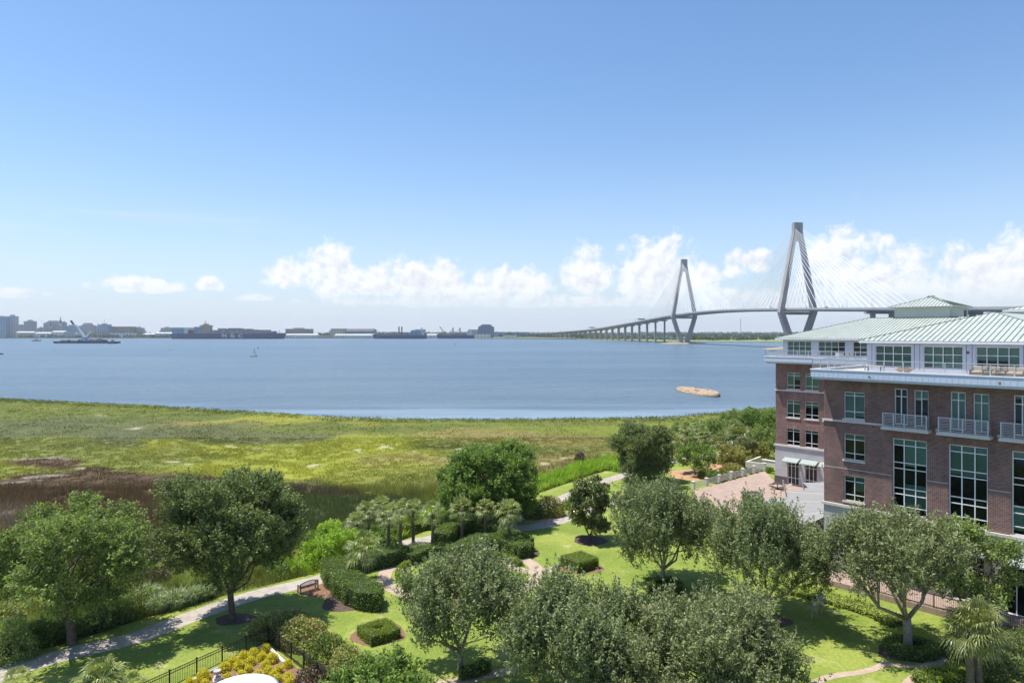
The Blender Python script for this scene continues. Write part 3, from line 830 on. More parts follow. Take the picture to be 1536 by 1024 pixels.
def tree(name, label, loc, h, r, species, seed, group=None, clear=0.25, trunk=0.22, nl=11, dens=1.0, cat='tree', lean=(0, 0), flat=1.0, bark='bark', limbs=6, ry=1.0):
    """trunk, limbs into every lobe, crown of leaf sprays. h, r: full height and crown radius"""
    R_ = random.Random(seed)
    zc0 = h * clear; ch = h - zc0
    lobes = []
    cx, cy = lean
    S = dict(
        oak=dict(m='oak', up=0.25, slen=0.75, leaf=(0.205, 0.10), j=0.17, per=28, den=125),
        darkoak=dict(m='darkoak', up=0.25, slen=0.7, leaf=(0.20, 0.10), j=0.17, per=28, den=140),
        olive=dict(m='olive', up=0.80, slen=1.35, leaf=(0.215, 0.075), j=0.095, per=30, den=105),
        olive2=dict(m='olive2', up=0.58, slen=1.05, leaf=(0.215, 0.078), j=0.14, per=30, den=100),
        bright=dict(m='bright', up=0.3, slen=0.7, leaf=(0.25, 0.13), j=0.19, per=26, den=110),
        magnolia=dict(m='magnolia', up=0.2, slen=0.5, leaf=(0.32, 0.15), j=0.16, per=20, den=80),
        myrtle=dict(m='bright', up=0.45, slen=0.7, leaf=(0.24, 0.11), j=0.16, per=22, den=80),
        ochre=dict(m='ochre', up=0.3, slen=0.6, leaf=(0.26, 0.13), j=0.18, per=22, den=80),
        lime=dict(m='lime', up=0.4, slen=0.6, leaf=(0.22, 0.12), j=0.18, per=22, den=90))[species]
    r = r * 0.97
    if species.startswith('olive'):
        nk = int(nl * 1.7)
        for i in range(nk):
            a = 2.4 * i + R_.uniform(-.5, .5); q = math.sqrt((i + 0.5) / nk) * R_.uniform(.85, 1.08)
            rr = r * 0.80 * q; zz = zc0 + ch * (R_.uniform(0.24, 0.70) if q > .5 else R_.uniform(.45, .78))
            lr = r * R_.uniform(0.17, 0.30); lobes.append(((cx + rr * math.cos(a), cy + ry * rr * math.sin(a), zz), (lr, lr, ch * R_.uniform(0.20, 0.36))))
    else:
        nk = int(nl * 1.7)
        for i in range(nk):
            a = 2.4 * i + R_.uniform(-.6, .6); u = (i + 0.5) / nk
            zn = -0.80 + 1.6 * u + R_.uniform(-.12, .12); rr = r * 0.78 * math.sqrt(max(0.03, 1 - zn * zn * 0.9)) * R_.uniform(0.72, 1.08)
            zz = zc0 + ch * (0.46 + 0.42 * zn * flat)
            lr = r * R_.uniform(0.19, 0.34); lobes.append(((cx + rr * math.cos(a), cy + ry * rr * math.sin(a), zz), (lr, lr, lr * R_.uniform(0.6, 0.9))))
    if not species.startswith('olive'):
        lobes.append(((cx, cy, zc0 + ch * 0.66), (r * .32, r * .32, ch * .20)))
    # hold the crown inside its box
    top = max(c[2] + q[2] for c, q in lobes) + S['slen'] * (0.5 if S['up'] > .4 else 0.3)
    kz = (h - zc0) / (top - zc0)
    lobes = [((c[0], c[1], zc0 + (c[2] - zc0) * kz), (q[0], q[1], q[2] * (.5 + .5 * kz))) for c, q in lobes]
    area = sum(4 * (q[0] * q[1] + q[1] * q[2] + q[0] * q[2]) / 3 * 3.14 for _, q in lobes)
    n_spray = int(area * S['den'] / S['per'] * dens * 1.0)
    t = thing(name, label, cat, loc, 0, group)
    link_mesh('crown', crown_mesh('crown', lobes, n_spray, S['per'], S['slen'], S['up'], S['leaf'], seed, S['j'], 0.35), M[S['m']], t)
    tb = MB()
    fork = Vector((R_.uniform(-.12, .12), R_.uniform(-.12, .12), h * clear * 0.62 + 0.35))
    tb.tube([(0, 0, -0.15), (0.02, 0, 0.12), (fork.x * .5, fork.y * .5, fork.z * .5), fork], [trunk * 1.5, trunk * 1.12, trunk, trunk * 0.95], 10)
    mains = []
    order_ = list(range(len(lobes))); R_.shuffle(order_)
    for n_, i in enumerate(order_):
        c, q = lobes[i]
        c = Vector(c); e = c - Vector((0, 0, q[2] * 0.1))
        if n_ < limbs:
            m1 = fork.lerp(e, 0.35) + Vector((R_.uniform(-.3, .3), R_.uniform(-.3, .3), -0.10 * (e - fork).length))
            m2 = fork.lerp(e, 0.7) + Vector((R_.uniform(-.25, .25), R_.uniform(-.25, .25), -0.02))
            r0 = trunk * R_.uniform(0.42, 0.66)
            tb.tube([fork - Vector((0, 0, 0.15)), m1, m2, e], [r0, r0 * .75, r0 * .5, r0 * .25], 7)
            mains.append((m1, m2, e, r0)); src = m2
        else:
            m1_, m2_, e_, r_m = min(mains, key=lambda m: (m[0] - e).length + .4 * (m[1] - e).length)
            src = m1_.lerp(m2_, R_.uniform(0, .9)); r0 = r_m * .55
            mid = src.lerp(e, .5) + Vector((R_.uniform(-.25, .25), R_.uniform(-.25, .25), R_.uniform(-.1, .25)))
            tb.tube([src, mid, e], [r0, r0 * .65, r0 * .3], 6)
        for k in range(4):
            d = Vector((R_.uniform(-1, 1), R_.uniform(-1, 1), R_.uniform(-.3, 1))).normalized()
            s = src.lerp(e, R_.uniform(.4, 1)); f = s + Vector((d.x * q[0], d.y * q[1], d.z * q[2])) * 0.85
            tb.tube([s, s.lerp(f, .5) + Vector((0, 0, .1)), f], [r0 * .30, r0 * .2, r0 * .08], 5, cap=False)
    tb.build('trunk', M[bark], t, True)
    return t

def px_tree(name, label, px, py, top_py, half_px, species, seed, **kw):
    p = at(px, py)
    D = p.y
    h = H - (top_py - HY) * D / F
    return tree(name, label, (p.x, p.y, 0), h, half_px * D / F, species, seed, **kw)

px_tree('live_oak', 'spreading live oak at the lower left, forking low beside the path', 108, 965, 752, 121, 'oak', 1, clear=0.24, trunk=0.30, nl=17, dens=.72, group='large trees of the park')
px_tree('live_oak', 'round dark live oak standing on a dark mulch ring next to the path', 348, 927, 705, 110, 'darkoak', 2, clear=0.25, trunk=0.24, nl=18, group='large trees of the park')
px_tree('upright_oak', 'grey-green upright oak with bare fanned limbs, right of the hollow square hedge', 690, 1006, 820, 112, 'olive', 3, clear=0.24, trunk=0.19, nl=15, dens=.85, bark='palebark', group='large trees of the park')
px_tree('upright_oak', 'big grey-green oak at the bottom centre, its tall tufts reaching up beside the box hedge', 852, 1052, 866, 130, 'olive', 4, clear=0.14, trunk=0.2, nl=19, bark='palebark', group='large trees of the park')
px_tree('upright_oak', 'grey-green oak with a ring hedge round its foot in front of the terrace railing', 993, 878, 714, 92, 'olive', 5, clear=0.20, trunk=0.19, nl=16, bark='palebark', group='large trees of the park')
px_tree('upright_oak', 'grey-green oak in front of the grey canopy, left of the two walkers', 1150, 926, 742, 98, 'olive', 6, clear=0.20, trunk=0.2, nl=17, bark='palebark', group='large trees of the park')
px_tree('upright_oak', 'wide dusty oak with pale forked limbs before the tall office windows', 1362, 974, 760, 112, 'olive2', 7, clear=0.32, trunk=0.26, nl=15, dens=.85, bark='palebark', lean=(-1.2, 0.3), group='large trees of the park')
px_tree('upright_oak', 'darker green oak close to the office wall, right of the pale forked one', 1456, 946, 778, 66, 'oak', 8, clear=0.2, trunk=0.16, nl=11, dens=1.0, group='large trees of the park')
px_tree('upright_oak', 'dusty green oak at the bottom edge, right of the big central one', 1072, 1075, 884, 142, 'olive2', 9, clear=0.12, trunk=0.2, nl=20, group='large trees of the park')
px_tree('upright_oak', 'low grey-green tree filling the bottom edge between two larger crowns', 958, 1110, 950, 92, 'olive2', 10, clear=0.1, trunk=0.14, nl=10, group='large trees of the park')
px_tree('small_tree', 'low bushy tree at the bottom edge below the hollow square hedge', 578, 1085, 984, 75, 'myrtle', 11, clear=0.1, trunk=0.1, nl=10, group='large trees of the park')
px_tree('small_tree', 'thin leafy treetop at the bottom edge in front of the curved brick edging', 1190, 1090, 972, 30, 'olive', 12, clear=0.1, trunk=0.08, nl=6, group='large trees of the park')
px_tree('camphor_tree', 'large bright green rounded tree behind the row of palms at the marsh edge', 733, 782, 662, 80, 'bright', 13, clear=0.06, trunk=0.3, nl=18, group='large trees of the park')
px_tree('magnolia_tree', 'small glossy magnolia standing alone on a dark mulch ring', 885, 809, 716, 33, 'magnolia', 14, clear=0.06, trunk=0.10, nl=15, dens=1.35, group='large trees of the park')
px_tree('live_oak', 'very dark dense live oak where the pale path bends', 966, 724, 634, 54, 'darkoak', 15, clear=0.0, trunk=0.25, nl=16, dens=1.2, group='large trees of the park')
px_tree('crape_myrtle', 'light green crape myrtle on orange pine straw beside the terrace', 1043, 712, 664, 34, 'myrtle', 16, clear=0.16, trunk=0.08, nl=9, group='trees at the far end of the park')
for i, (px, py, tp, hp, sp, lab) in enumerate([
        (1140, 668, 611, 30, 'bright', 'tall green tree touching the left end of the brick wing'),
        (1112, 664, 615, 26, 'oak', 'tall green tree second from the brick wing on the skyline of the grove'),
        (1083, 668, 628, 26, 'oak', 'mid-height tree in the middle of the grove before the water'),
        (1055, 666, 630, 24, 'bright', 'low rounded tree near the left end of the grove before the water'),
        (1028, 668, 634, 20, 'oak', 'leftmost small tree of the grove, over the marsh edge'),
        (1152, 688, 640, 22, 'oak', 'dark green tree right against the corner of the brick wing'),
        (1102, 704, 668, 20, 'ochre', 'bronze-green tree in the grove behind the terrace railing'),
        (1128, 694, 660, 20, 'ochre', 'bronze-green tree nearest the brick wing')]):
    px_tree('grove_tree', lab, px, py, tp, hp * 1.3, sp, 20 + i, clear=0.08, trunk=0.16, nl=9, dens=0.8, group='trees at the far end of the park')

# ------------------------------------------------------------------ palms
def palm_proto(seed, mat_key, nf=26, fan=0.95, pet=1.0):
    """fronds of a cabbage palm around (0,0,0)"""
    rs = np.random.RandomState(seed)
    tri = []; tint = []
    for i in range(nf):
        az_ = 2.4 * i + rs.uniform(-.3, .3)
        u = (i + 0.5) / nf
        el_ = math.radians(85 - 130 * u + rs.uniform(-9, 9))
        out = np.array([math.cos(az_) * math.cos(el_), math.sin(az_) * math.cos(el_), math.sin(el_)])
        L = pet * rs.uniform(0.75, 1.1)
        hub = out * L + np.array([0, 0, -0.10 * L * L])
        side = unit(np.cross(out, [0, 0, 1.0])[None])[0]
        nrm = np.cross(side, out)
        w = 0.02
        tri.append([side * -w, side * w, hub]); tint.append(0.55)
        k = 15; base_t = rs.uniform(0.25, 0.8)
        for j in range(k):
            a = math.radians(-88 + 176 * j / (k - 1)) + rs.uniform(-.05, .05)
            d = out * math.cos(a) + side * math.sin(a) + nrm * rs.uniform(-.10, .05)
            ll = fan * (0.72 + 0.28 * math.cos(a)) * rs.uniform(0.85, 1.1)
            mid = hub + d * ll * 0.6; tip = hub + d * ll + np.array([0, 0, -0.36 * ll * rs.uniform(.6, 1.4)])
            s = unit(np.cross(d, nrm)[None])[0] * 0.042
            tri.append([hub, mid - s, mid + s]); tri.append([mid - s, tip, mid + s])
            t_ = np.clip(base_t + rs.uniform(-.15, .15), 0, 1); tint += [t_, t_]
    return np_mesh('fronds', np.array(tri).reshape(-1, 3), 3, np.array(tint)), mat_key
def palm_deadskirt(seed):
    rs = np.random.RandomState(seed); tri = []
    for i in range(70):
        a = rs.uniform(0, 6.28); l = rs.uniform(.4, .9); o = np.array([math.cos(a), math.sin(a), 0])
        s = np.array([-math.sin(a), math.cos(a), 0]) * .06
        tri.append([o * .12 - s, o * .12 + s, o * (.2 + .3 * rs.random()) + np.array([0, 0, -l])])
    return np_mesh('dead_fronds', np.array(tri).reshape(-1, 3), 3, rs.random(70))
PF = [palm_proto(40 + k, 'palm') for k in range(4)]
PFS = [palm_proto(50 + k, 'palm2', 44, 1.15, 1.15) for k in range(2)]
SK = palm_deadskirt(3); SK.materials.append(M['drygrass'])
for me_, mk in PF + PFS: me_.materials.append(M[mk])
def palm(label, loc, h, s, k, rz=0.0, sun_=False, group='cabbage palms', tr=0.16):
    t = thing('cabbage_palm', label, 'palm', loc, rz, group)
    fr = link_mesh('fronds', (PFS if sun_ else PF)[k % (2 if sun_ else 4)][0], None, t); s *= .88; h += .2; fr.location = (0, 0, h); fr.scale = (s, s, s)
    sk = link_mesh('dead_fronds', SK, None, t); sk.location = (0, 0, h - .1); sk.scale = (s * .8, s * .8, s * .8)
    m = MB(); R_ = random.Random(k + 5); pts = []; rad = []
    n = max(4, int(h / 0.22))
    bx, by = R_.uniform(-.15, .15), R_.uniform(-.15, .15)
    for i in range(n + 1):
        u = i / n
        pts.append((bx * math.sin(u * 1.57), by * math.sin(u * 1.57), -0.1 + u * (h + 0.1))); rad.append(tr * (1.15 - .2 * u) * R_.uniform(.9, 1.12))
    m.tube(pts, rad, 10); m.build('trunk', M['palmtrunk'], t, True)
    return t
for i, (px, py, cy, s, lab) in enumerate([
        (600, 822, 768, 1.0, 'cabbage palm with a thick trunk, leftmost of the six palms lined up inside the hedge'),
        (620, 816, 766, .85, 'slim cabbage palm second from the left in the row inside the hedge'),
        (648, 827, 771, .95, 'cabbage palm third in the row, standing in front of its neighbours'),
        (692, 809, 765, 1.05, 'cabbage palm fourth in the row, before the rounded green tree'),
        (729, 808, 766, .95, 'cabbage palm fifth in the row, with a pale crown'),
        (763, 822, 770, 1.1, 'cabbage palm at the right end of the row, one dead frond hanging'),
        (546, 872, 824, 1.25, 'broad low cabbage palm rising out of the thick hedge by the bench'),
        (583, 838, 776, .95, 'cabbage palm behind the low broad one, half hidden in the thicket'),
        (552, 800, 770, 1.05, 'cabbage palm at the marsh edge left of the palm row'),
        (535, 806, 786, 1.0, 'short cabbage palm lowest at the marsh edge behind the thick hedge'),
        (572, 800, 760, .95, 'cabbage palm at the marsh edge just behind the leftmost trunk of the row')]):
    p = at(px, py); palm(lab, (p.x, p.y, 0), H - (cy - HY) * p.y / F, s, i, i * 1.3, group='cabbage palms of the palm circle')
for i, (px, py, cy, s, lab) in enumerate([
        (1008, 690, 661, 1.3, 'palm next to the very dark oak in the grove'), (1030, 684, 648, 1.3, 'palm above the crape myrtle in the grove'),
        (1056, 690, 655, 1.3, 'palm in the middle of the grove over the pine straw'), (1082, 694, 666, 1.3, 'palm with a pale crown right of the grove middle'),
        (1108, 694, 658, 1.7, 'largest palm of the grove with a wide pale crown'), (1044, 678, 640, 1.1, 'palm farthest back in the grove')]):
    p = at(px, py); palm(lab, (p.x, p.y, 0), H - (cy - HY) * p.y / F, s, i + 1, i * 2.1, i in (3, 4), group='palms of the far grove')
palm('cabbage palm at the lower right, left one of a touching pair with bright crowns', (28.2, 42.0, 0), 3.4, 1.0, 0, 0.4, True, 'bright pair of palms', 0.2)
palm('cabbage palm at the lower right, right one of a touching pair with bright crowns', (28.95, 42.3, 0), 3.8, 1.0, 1, 2.0, True, 'bright pair of palms', 0.2)
def palmetto(label, px, py, s, k, z=0.5):
    p = at(px, py); t = thing('fan_palm_shrub', label, 'palm shrub', (p.x, p.y, 0), k * 1.1, 'trunkless fan palms')
    fr = link_mesh('fronds', PF[k % 4][0], None, t); fr.location = (0, 0, z); fr.scale = (s, s, s)
    st = MB(); st.tube([(0, 0, -.1), (0, 0, z)], [.2 * s, .14 * s], 8); st.build('stem', M['palmtrunk'], t)
palmetto('trunkless blue-green fan palm on the lawn at the bottom left', 153, 1030, 1.0, 0)
palmetto('small fan palm cut off by the bottom left corner', 25, 1036, .7, 1)
palmetto('half hidden fan palm on the lawn between the two bottom left ones', 200, 1040, .6, 2)

# ------------------------------------------------------------------ hedges and shrubs
def shell_leaves(faces_fn, n, leaf, rs, puff=0.10):
    pos, nr = faces_fn(n, rs)
    pos = pos + nr * (rs.random((n, 1)) * puff - puff * .35) + rs.normal(size=(n, 3)) * puff * .3
    ax = unit(nr * .6 + rs.normal(size=(n, 3)) * .8 + np.array([0, 0, .25]))
    tint = np.clip(.5 + rs.normal(size=n) * .24, 0, 1)
    return leaf_quads(pos, ax, leaf[0], leaf[1], rs), tint
def hedge(name, label, cat, pts, width, h, mk, seed, closed=False, rough=0.10, leaf=(0.13, 0.075), dens=330, group=None, z0=0.0):
    """clipped hedge along a line: core plus a skin of small leaves"""
    L = smooth_line([Vector((p[0], p[1], 0)) for p in pts], 6) if len(pts) > 2 and not closed else [Vector((p[0], p[1], 0)) for p in pts]
    c0 = L[0].copy()
    t = thing(name, label, cat, (c0.x, c0.y, z0), 0, group)
    L = [p - c0 for p in L]
    n = len(L); rs = np.random.RandomState(seed)
    core = MB(); vs = []; fs = []
    S_ = []
    for i, p in enumerate(L):
        if closed: d = (L[(i + 1) % (n - 1)] - L[(i - 1) % (n - 1)])
        else: d = (L[min(i + 1, n - 1)] - L[max(i - 1, 0)])
        d.normalize(); s = Vector((-d.y, d.x, 0)); g_ = (L[min(i + 1, n - 1)] - L[min(i + 1, n - 1) - 1]).normalized()
        s = s / max(.6, abs(s.dot(Vector((-g_.y, g_.x, 0))))); S_.append(s)
        w = width * .5 - 0.05
        vs += [p - s * w, p - s * w + Vector((0, 0, h - .06)), p + s * w + Vector((0, 0, h - .06)), p + s * w]
    for i in range(n - 1):
        for k in range(3): fs.append((i * 4 + k, i * 4 + k + 1, i * 4 + k + 5, i * 4 + k + 4))
    fs += [(0, 1, 2, 3), ((n - 1) * 4 + 3, (n - 1) * 4 + 2, (n - 1) * 4 + 1, (n - 1) * 4)]
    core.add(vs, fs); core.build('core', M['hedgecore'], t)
    P = np.array([list(p) for p in L]); S2 = np.array([list(s) for s in S_])
    seg = np.linalg.norm(P[1:] - P[:-1], axis=1); tot = seg.sum(); cs = np.concatenate([[0], np.cumsum(seg)])
    def fn(N, rs):
        per = 2 * h + width; ends = 0 if closed else 2 * h * width
        A = tot * per
        ne = int(N * ends / (A + ends)); q = rs.random(N) * tot
        i = np.clip(np.searchsorted(cs, q) - 1, 0, len(seg) - 1); f = ((q - cs[i]) / np.maximum(seg[i], 1e-6))[:, None]
        p = P[i] * (1 - f) + P[i + 1] * f; s = S2[i] * (1 - f) + S2[i + 1] * f
        u = rs.random(N) * per
        pos = np.zeros((N, 3)); nr = np.zeros((N, 3))
        a = u < h; b = (u >= h) & (u < h + width); c = u >= h + width
        pos[a] = p[a] - s[a] * width / 2; pos[a, 2] = u[a]; nr[a] = -s[a]
        pos[b] = p[b] + s[b] * (u[b] - h - width / 2)[:, None]; pos[b, 2] = h; nr[b, 2] = 1
        pos[c] = p[c] + s[c] * width / 2; pos[c, 2] = u[c] - h - width; nr[c] = s[c]
        if ne:
            for e, sl in ((0, slice(0, ne // 2)), (-1, slice(ne // 2, ne))):
                m = sl.stop - sl.start
                dd = unit((P[0] - P[1] if e == 0 else P[-1] - P[-2])[None])[0]
                pos[sl] = P[e] + S2[e] * ((rs.random(m) - .5) * width)[:, None]; pos[sl, 2] = rs.random(m) * h; nr[sl] = dd
        bmp = (fbm((pos[:, 0] + c0.x) * 1.3 + seed, (pos[:, 1] + c0.y) * 1.3, 3) - .5) * rough * 5
        pos += nr * bmp[:, None]
        return pos, nr
    N = int(tot * (2 * h + width) * dens * min(1, (0.1 / leaf[0]) * 1.1))
    v, tint = shell_leaves(fn, N, leaf, rs, 0.10 + rough * .6)
    link_mesh('foliage', np_mesh('foliage', v, 4, tint), M[mk], t)
    return t
def arc(cx, cy, rx, ry, a0, a1, n=16):
    return [(cx + rx * math.cos(R(a)), cy + ry * math.sin(R(a))) for a in np.linspace(a0, a1, n)]
hedge('clipped_hedge', 'thick clipped hedge curling round beside the park bench', 'hedge', px_line([(502, 860), (512, 880), (530, 896), (552, 908), (572, 908)]), 2.3, 1.5, 'hedge', 1, group='curved hedges of the palm circle')
hedge('clipped_hedge', 'back arm of the thick hedge running from the bench towards the palms', 'hedge', px_line([(520, 862), (552, 852), (582, 846), (604, 838)]), 1.8, 1.4, 'hedge', 2, group='curved hedges of the palm circle')
hedge('clipped_hedge', 'long curved hedge under the palm row, its right end rounded on the lawn', 'hedge', px_line([(690, 838), (716, 824), (750, 822), (775, 830), (790, 836)]), 1.9, 1.25, 'hedge', 3, group='curved hedges of the palm circle')
hedge('clipped_hedge', 'lighter arched hedge behind the right half of the palm row', 'hedge', px_line([(660, 818), (678, 804), (710, 800), (742, 806), (772, 818), (792, 828)]), 1.5, 1.3, 'hedge', 4, group='curved hedges of the palm circle')
hedge('clipped_hedge', 'low hedge between the trunks at the left of the palm row', 'hedge', px_line([(612, 846), (634, 836), (662, 832), (684, 834)]), 1.3, 1.0, 'hedge', 5, group='curved hedges of the palm circle')
hedge('edging_hedge', 'low yellow-green ring hedge edging the round lawn', 'hedge', arc(-4.6, 62.6, 5.7, 5.35, 20, 340, 40), 0.55, 0.42, 'boxwood', 6, rough=.03)
hedge('clipped_hedge', 'straight hedge behind the flowering bed left of the big rounded tree', 'hedge', px_line([(585, 806), (615, 797), (650, 792)]), 1.0, .9, 'boxwood', 7, group='curved hedges of the palm circle')
def square_hedge(label, px, py, half, rz, h, mk, seed, hole):
    p = at(px, py); t = None
    pts = []
    if hole:
        w = half * .68; r_ = half - w / 2
        cs = [(r_, r_), (-r_, r_), (-r_, -r_), (r_, -r_), (r_, r_)]
        line = []
        for a, b in zip(cs[:-1], cs[1:]):
            for k in range(6): line.append((a[0] + (b[0] - a[0]) * k / 6, a[1] + (b[1] - a[1]) * k / 6))
        line.append(cs[0])
        cr, sr = math.cos(rz), math.sin(rz)
        line = [(p.x + x * cr - y * sr, p.y + x * sr + y * cr) for x, y in line]
        return hedge('box_hedge', label, 'box hedge', line, w, h, mk, seed, closed=True, rough=.008, group='square box hedges', leaf=(.075, .045), dens=620)
    d = Vector((math.cos(rz), math.sin(rz)))
    return hedge('box_hedge', label, 'box hedge', [(p.x - d.x * half, p.y - d.y * half), (p.x + d.x * half, p.y + d.y * half)], half * 2, h, mk, seed, rough=.008, group='square box hedges', leaf=(.075, .045), dens=620)
blob_px('hedge_border', 568, 950, 1.95, 1.95, 0.009, M['mulch'], 11)
square_hedge('square clipped hedge with a square hole in its middle, on the lower lawn', 568, 954, 1.2, R(38), 0.72, 'boxwood', 8, True)
blob_px('hedge_border', 869, 849, 2.2, 2.2, 0.009, M['mulch'], 12)
square_hedge('solid square clipped hedge on the lawn below the magnolia', 869, 850, 1.28, R(36), 1.0, 'boxwood', 9, False)
hedge('ring_hedge', 'dark low hedge ringing the foot of the grey-green oak before the terrace', 'hedge', arc(at(995, 884).x, at(995, 884).y, 1.25, 1.1, 0, 360, 20), 0.8, 0.65, 'hedge', 10, closed=True, rough=.04, group='low hedges at tree feet')
hedge('ring_hedge', 'dark low hedge square round the foot of the pale forked oak', 'hedge', arc(at(1368, 978).x, at(1368, 978).y, 1.35, 1.0, 0, 360, 20), 0.8, 0.65, 'hedge', 11, closed=True, rough=.04, group='low hedges at tree feet')
hedge('ring_hedge', 'short dark hedge at the foot of the fanned oak at the bottom', 'hedge', px_line([(690, 1016), (712, 1012), (730, 1003)]), 0.8, 0.6, 'hedge', 12, rough=.04, group='low hedges at tree feet')
hedge('ground_cover', 'low yellow-green planting strip running along the office walk', 'hedge', px_line([(1172, 884), (1215, 893), (1262, 905), (1310, 920), (1350, 938)]), 1.9, 0.40, 'cover', 13, rough=.07)
hedge('clipped_hedge', 'bright yellow-green hedge under the bright palms at the lower right', 'hedge', [(25.6, 42.6), (27.2, 43.4), (28.9, 42.9)], 1.3, 0.5, 'boxwood', 14, rough=.04)

def shrub(name, label, loc, rx, ry, h, mk, seed, group=None, leaf=(0.17, 0.09), dens=240, cat='shrub', blossom=None, lump=.22):
    rs = np.random.RandomState(seed)
    t = thing(name, label, cat, loc, 0, group)
    def fn(N, rs):
        d = unit(rs.normal(size=(N, 3))); d[:, 2] = np.abs(d[:, 2]) * 1.0 - .12; d = unit(d)
        k = 1 + lump * 2.2 * (fbm(d[:, 0] * 2.1 + seed * 3.7 + 20, d[:, 1] * 2.1 + d[:, 2] * 1.7 + 20, 3) - .5)
        depth = 1 - .3 * rs.random(N) ** 2
        pos = d * np.array([rx, ry, h * .93]) * (k * depth)[:, None]; pos[:, 2] += .06
        return pos, d
    area = 6.28 * ((rx * ry + rx * h + ry * h) / 3)
    N = int(area * dens)
    v, tint = shell_leaves(fn, N, leaf, rs, .16)
    link_mesh('foliage', np_mesh('foliage', v, 4, tint), M[mk], t)
    m = MB()
    for k in range(7):
        a = k * .9; m.tube([(0, 0, -.05), (rx * .35 * math.cos(a), ry * .35 * math.sin(a), h * .4), (rx * .6 * math.cos(a), ry * .6 * math.sin(a), h * .7)], [.04, .03, .012], 5)
    m.build('stem', M['bark'], t)
    if blossom:
        vb, tb_ = shell_leaves(fn, int(N * .06), (leaf[0] * .9, leaf[1] * 1.3), rs, .2)
        link_mesh('blossoms', np_mesh('blossoms', vb, 4, tb_), M[blossom], t)
    return t
def shrub_px(name, label, px, py, half, top, mk, seed, **kw):
    p = at(px, py); r = half * p.y / F; h = max(.3, H - (top - HY) * p.y / F) * 0.92
    return shrub(name, label, (p.x, p.y, 0), r, r * .9, h, mk, seed, **kw)
# shrubs outside the yard fence
for i, (px, py, hp, tp, lab, mk, bl) in enumerate([
        (408, 950, 34, 916, 'red-tipped shrub just outside the corner of the black fence', 'redtip', 'blossom'),
        (455, 964, 38, 922, 'tall red-tipped shrub right of the fence corner', 'redtip', 'blossom'),
        (492, 988, 34, 944, 'leggy green shrub half way along the right run of the fence', 'hedge', 'blossom'),
        (520, 1008, 30, 966, 'loose shrub near the lower end of the right fence run', 'redtip', None),
        (440, 942, 28, 912, 'red-tipped shrub behind the fence corner, nearest the shade of the dark oak', 'redtip', 'blossom'),
        (470, 1020, 26, 998, 'brownish twiggy shrub inside the yard against the right fence', 'drygrass', None)]):
    shrub_px('shrub', lab, px, py, hp, tp, mk, 60 + i, group='shrubs around the yard fence', blossom=bl)
# between path and marsh on the right of the big trees
for i, (px, py, hp, tp, lab, mk) in enumerate([
        (478, 846, 26, 800, 'lime green bush touching the dark live oak', 'lime'), (508, 832, 26, 786, 'lime green bush left of the thick hedge', 'lime'),
        (535, 824, 24, 792, 'lime green bush just behind the thick hedge', 'lime'), (495, 806, 22, 778, 'lime green bush farthest back at the reeds', 'lime'),
        (575, 818, 20, 790, 'mid green bush under the marsh edge palms', 'bright'), (470, 826, 18, 796, 'mid green bush in the shade of the dark oak', 'bright'),
        (824, 772, 22, 742, 'rounded ochre-green bush on the straw bed right of the big rounded tree', 'ochre'),
        (800, 775, 16, 752, 'dark bush tucked under the right side of the big rounded tree', 'hedge'),
        (858, 762, 14, 744, 'small light bush between the two pale paths', 'bright'),
        (660, 790, 22, 765, 'green bush behind the palm trunks at the middle of the row', 'bright'),
        (932, 706, 14, 688, 'yellow-green bush at the marsh side of the dark oak', 'lime'), (912, 704, 12, 690, 'yellow-green bush farther left along the marsh edge', 'lime'),
        (1148, 706, 11, 690, 'bright round shrub at the corner of the brick wing', 'lime'),
        (1100, 716, 20, 694, 'dark rounded shrub below the terrace railing', 'ochre'), (1075, 722, 16, 704, 'low dark shrub on pine straw next to the terrace wall', 'hedge'),
        (1120, 706, 16, 688, 'dark shrub before the cream planter wall', 'ochre'), (1060, 716, 14, 704, 'low spreading shrub on the pine straw', 'hedge'),
        (870, 690, 8, 676, 'lone dark brown bush out in the marsh', 'drygrass')]):
    shrub_px('shrub', lab, px, py, hp, tp, mk, 80 + i, group='shrubs of the park', leaf=(.22, .12), dens=170, lump=.35)
for i, (px, py, hp, tp, lab, mk) in enumerate([
        (20, 985, 34, 925, 'tall green scrub bush at the left edge beside the path', 'reed'), (62, 962, 26, 918, 'green scrub bush left of the spreading oak trunk', 'hedge'),
        (150, 940, 22, 905, 'dark scrub bush just right of the spreading oak trunk', 'darkoak'), (178, 928, 24, 888, 'light green scrub bush half way to the silvery grass', 'reed'),
        (205, 914, 20, 882, 'dark green scrub bush touching the silvery grass', 'darkoak'), (128, 912, 20, 880, 'pale olive bush behind the spreading oak', 'cover'),
        (232, 872, 22, 842, 'twiggy brown scrub between the two left oaks', 'drygrass'), (212, 850, 18, 826, 'twiggy brown scrub deeper in the marsh edge between the oaks', 'drygrass'),
        (258, 862, 16, 840, 'dull olive scrub left of the dark oak crown', 'redtip'), (330, 886, 14, 868, 'small light bush behind the dark oak trunk', 'reed'),
        (420, 862, 16, 842, 'green bush right of the dark oak trunk at the path edge', 'bright'), (448, 856, 12, 838, 'small lime bush right of the dark oak at the path edge', 'lime'),
        (90, 900, 24, 872, 'olive bush glimpsed under the spreading oak crown', 'redtip'), (8, 925, 24, 895, 'olive bush at the left edge behind the tall scrub', 'redtip')]):
    shrub_px('shrub', lab, px, py, hp, tp, mk, 200 + i, group='scrub between the path and the marsh', leaf=(.20, .09), dens=150, lump=.5)
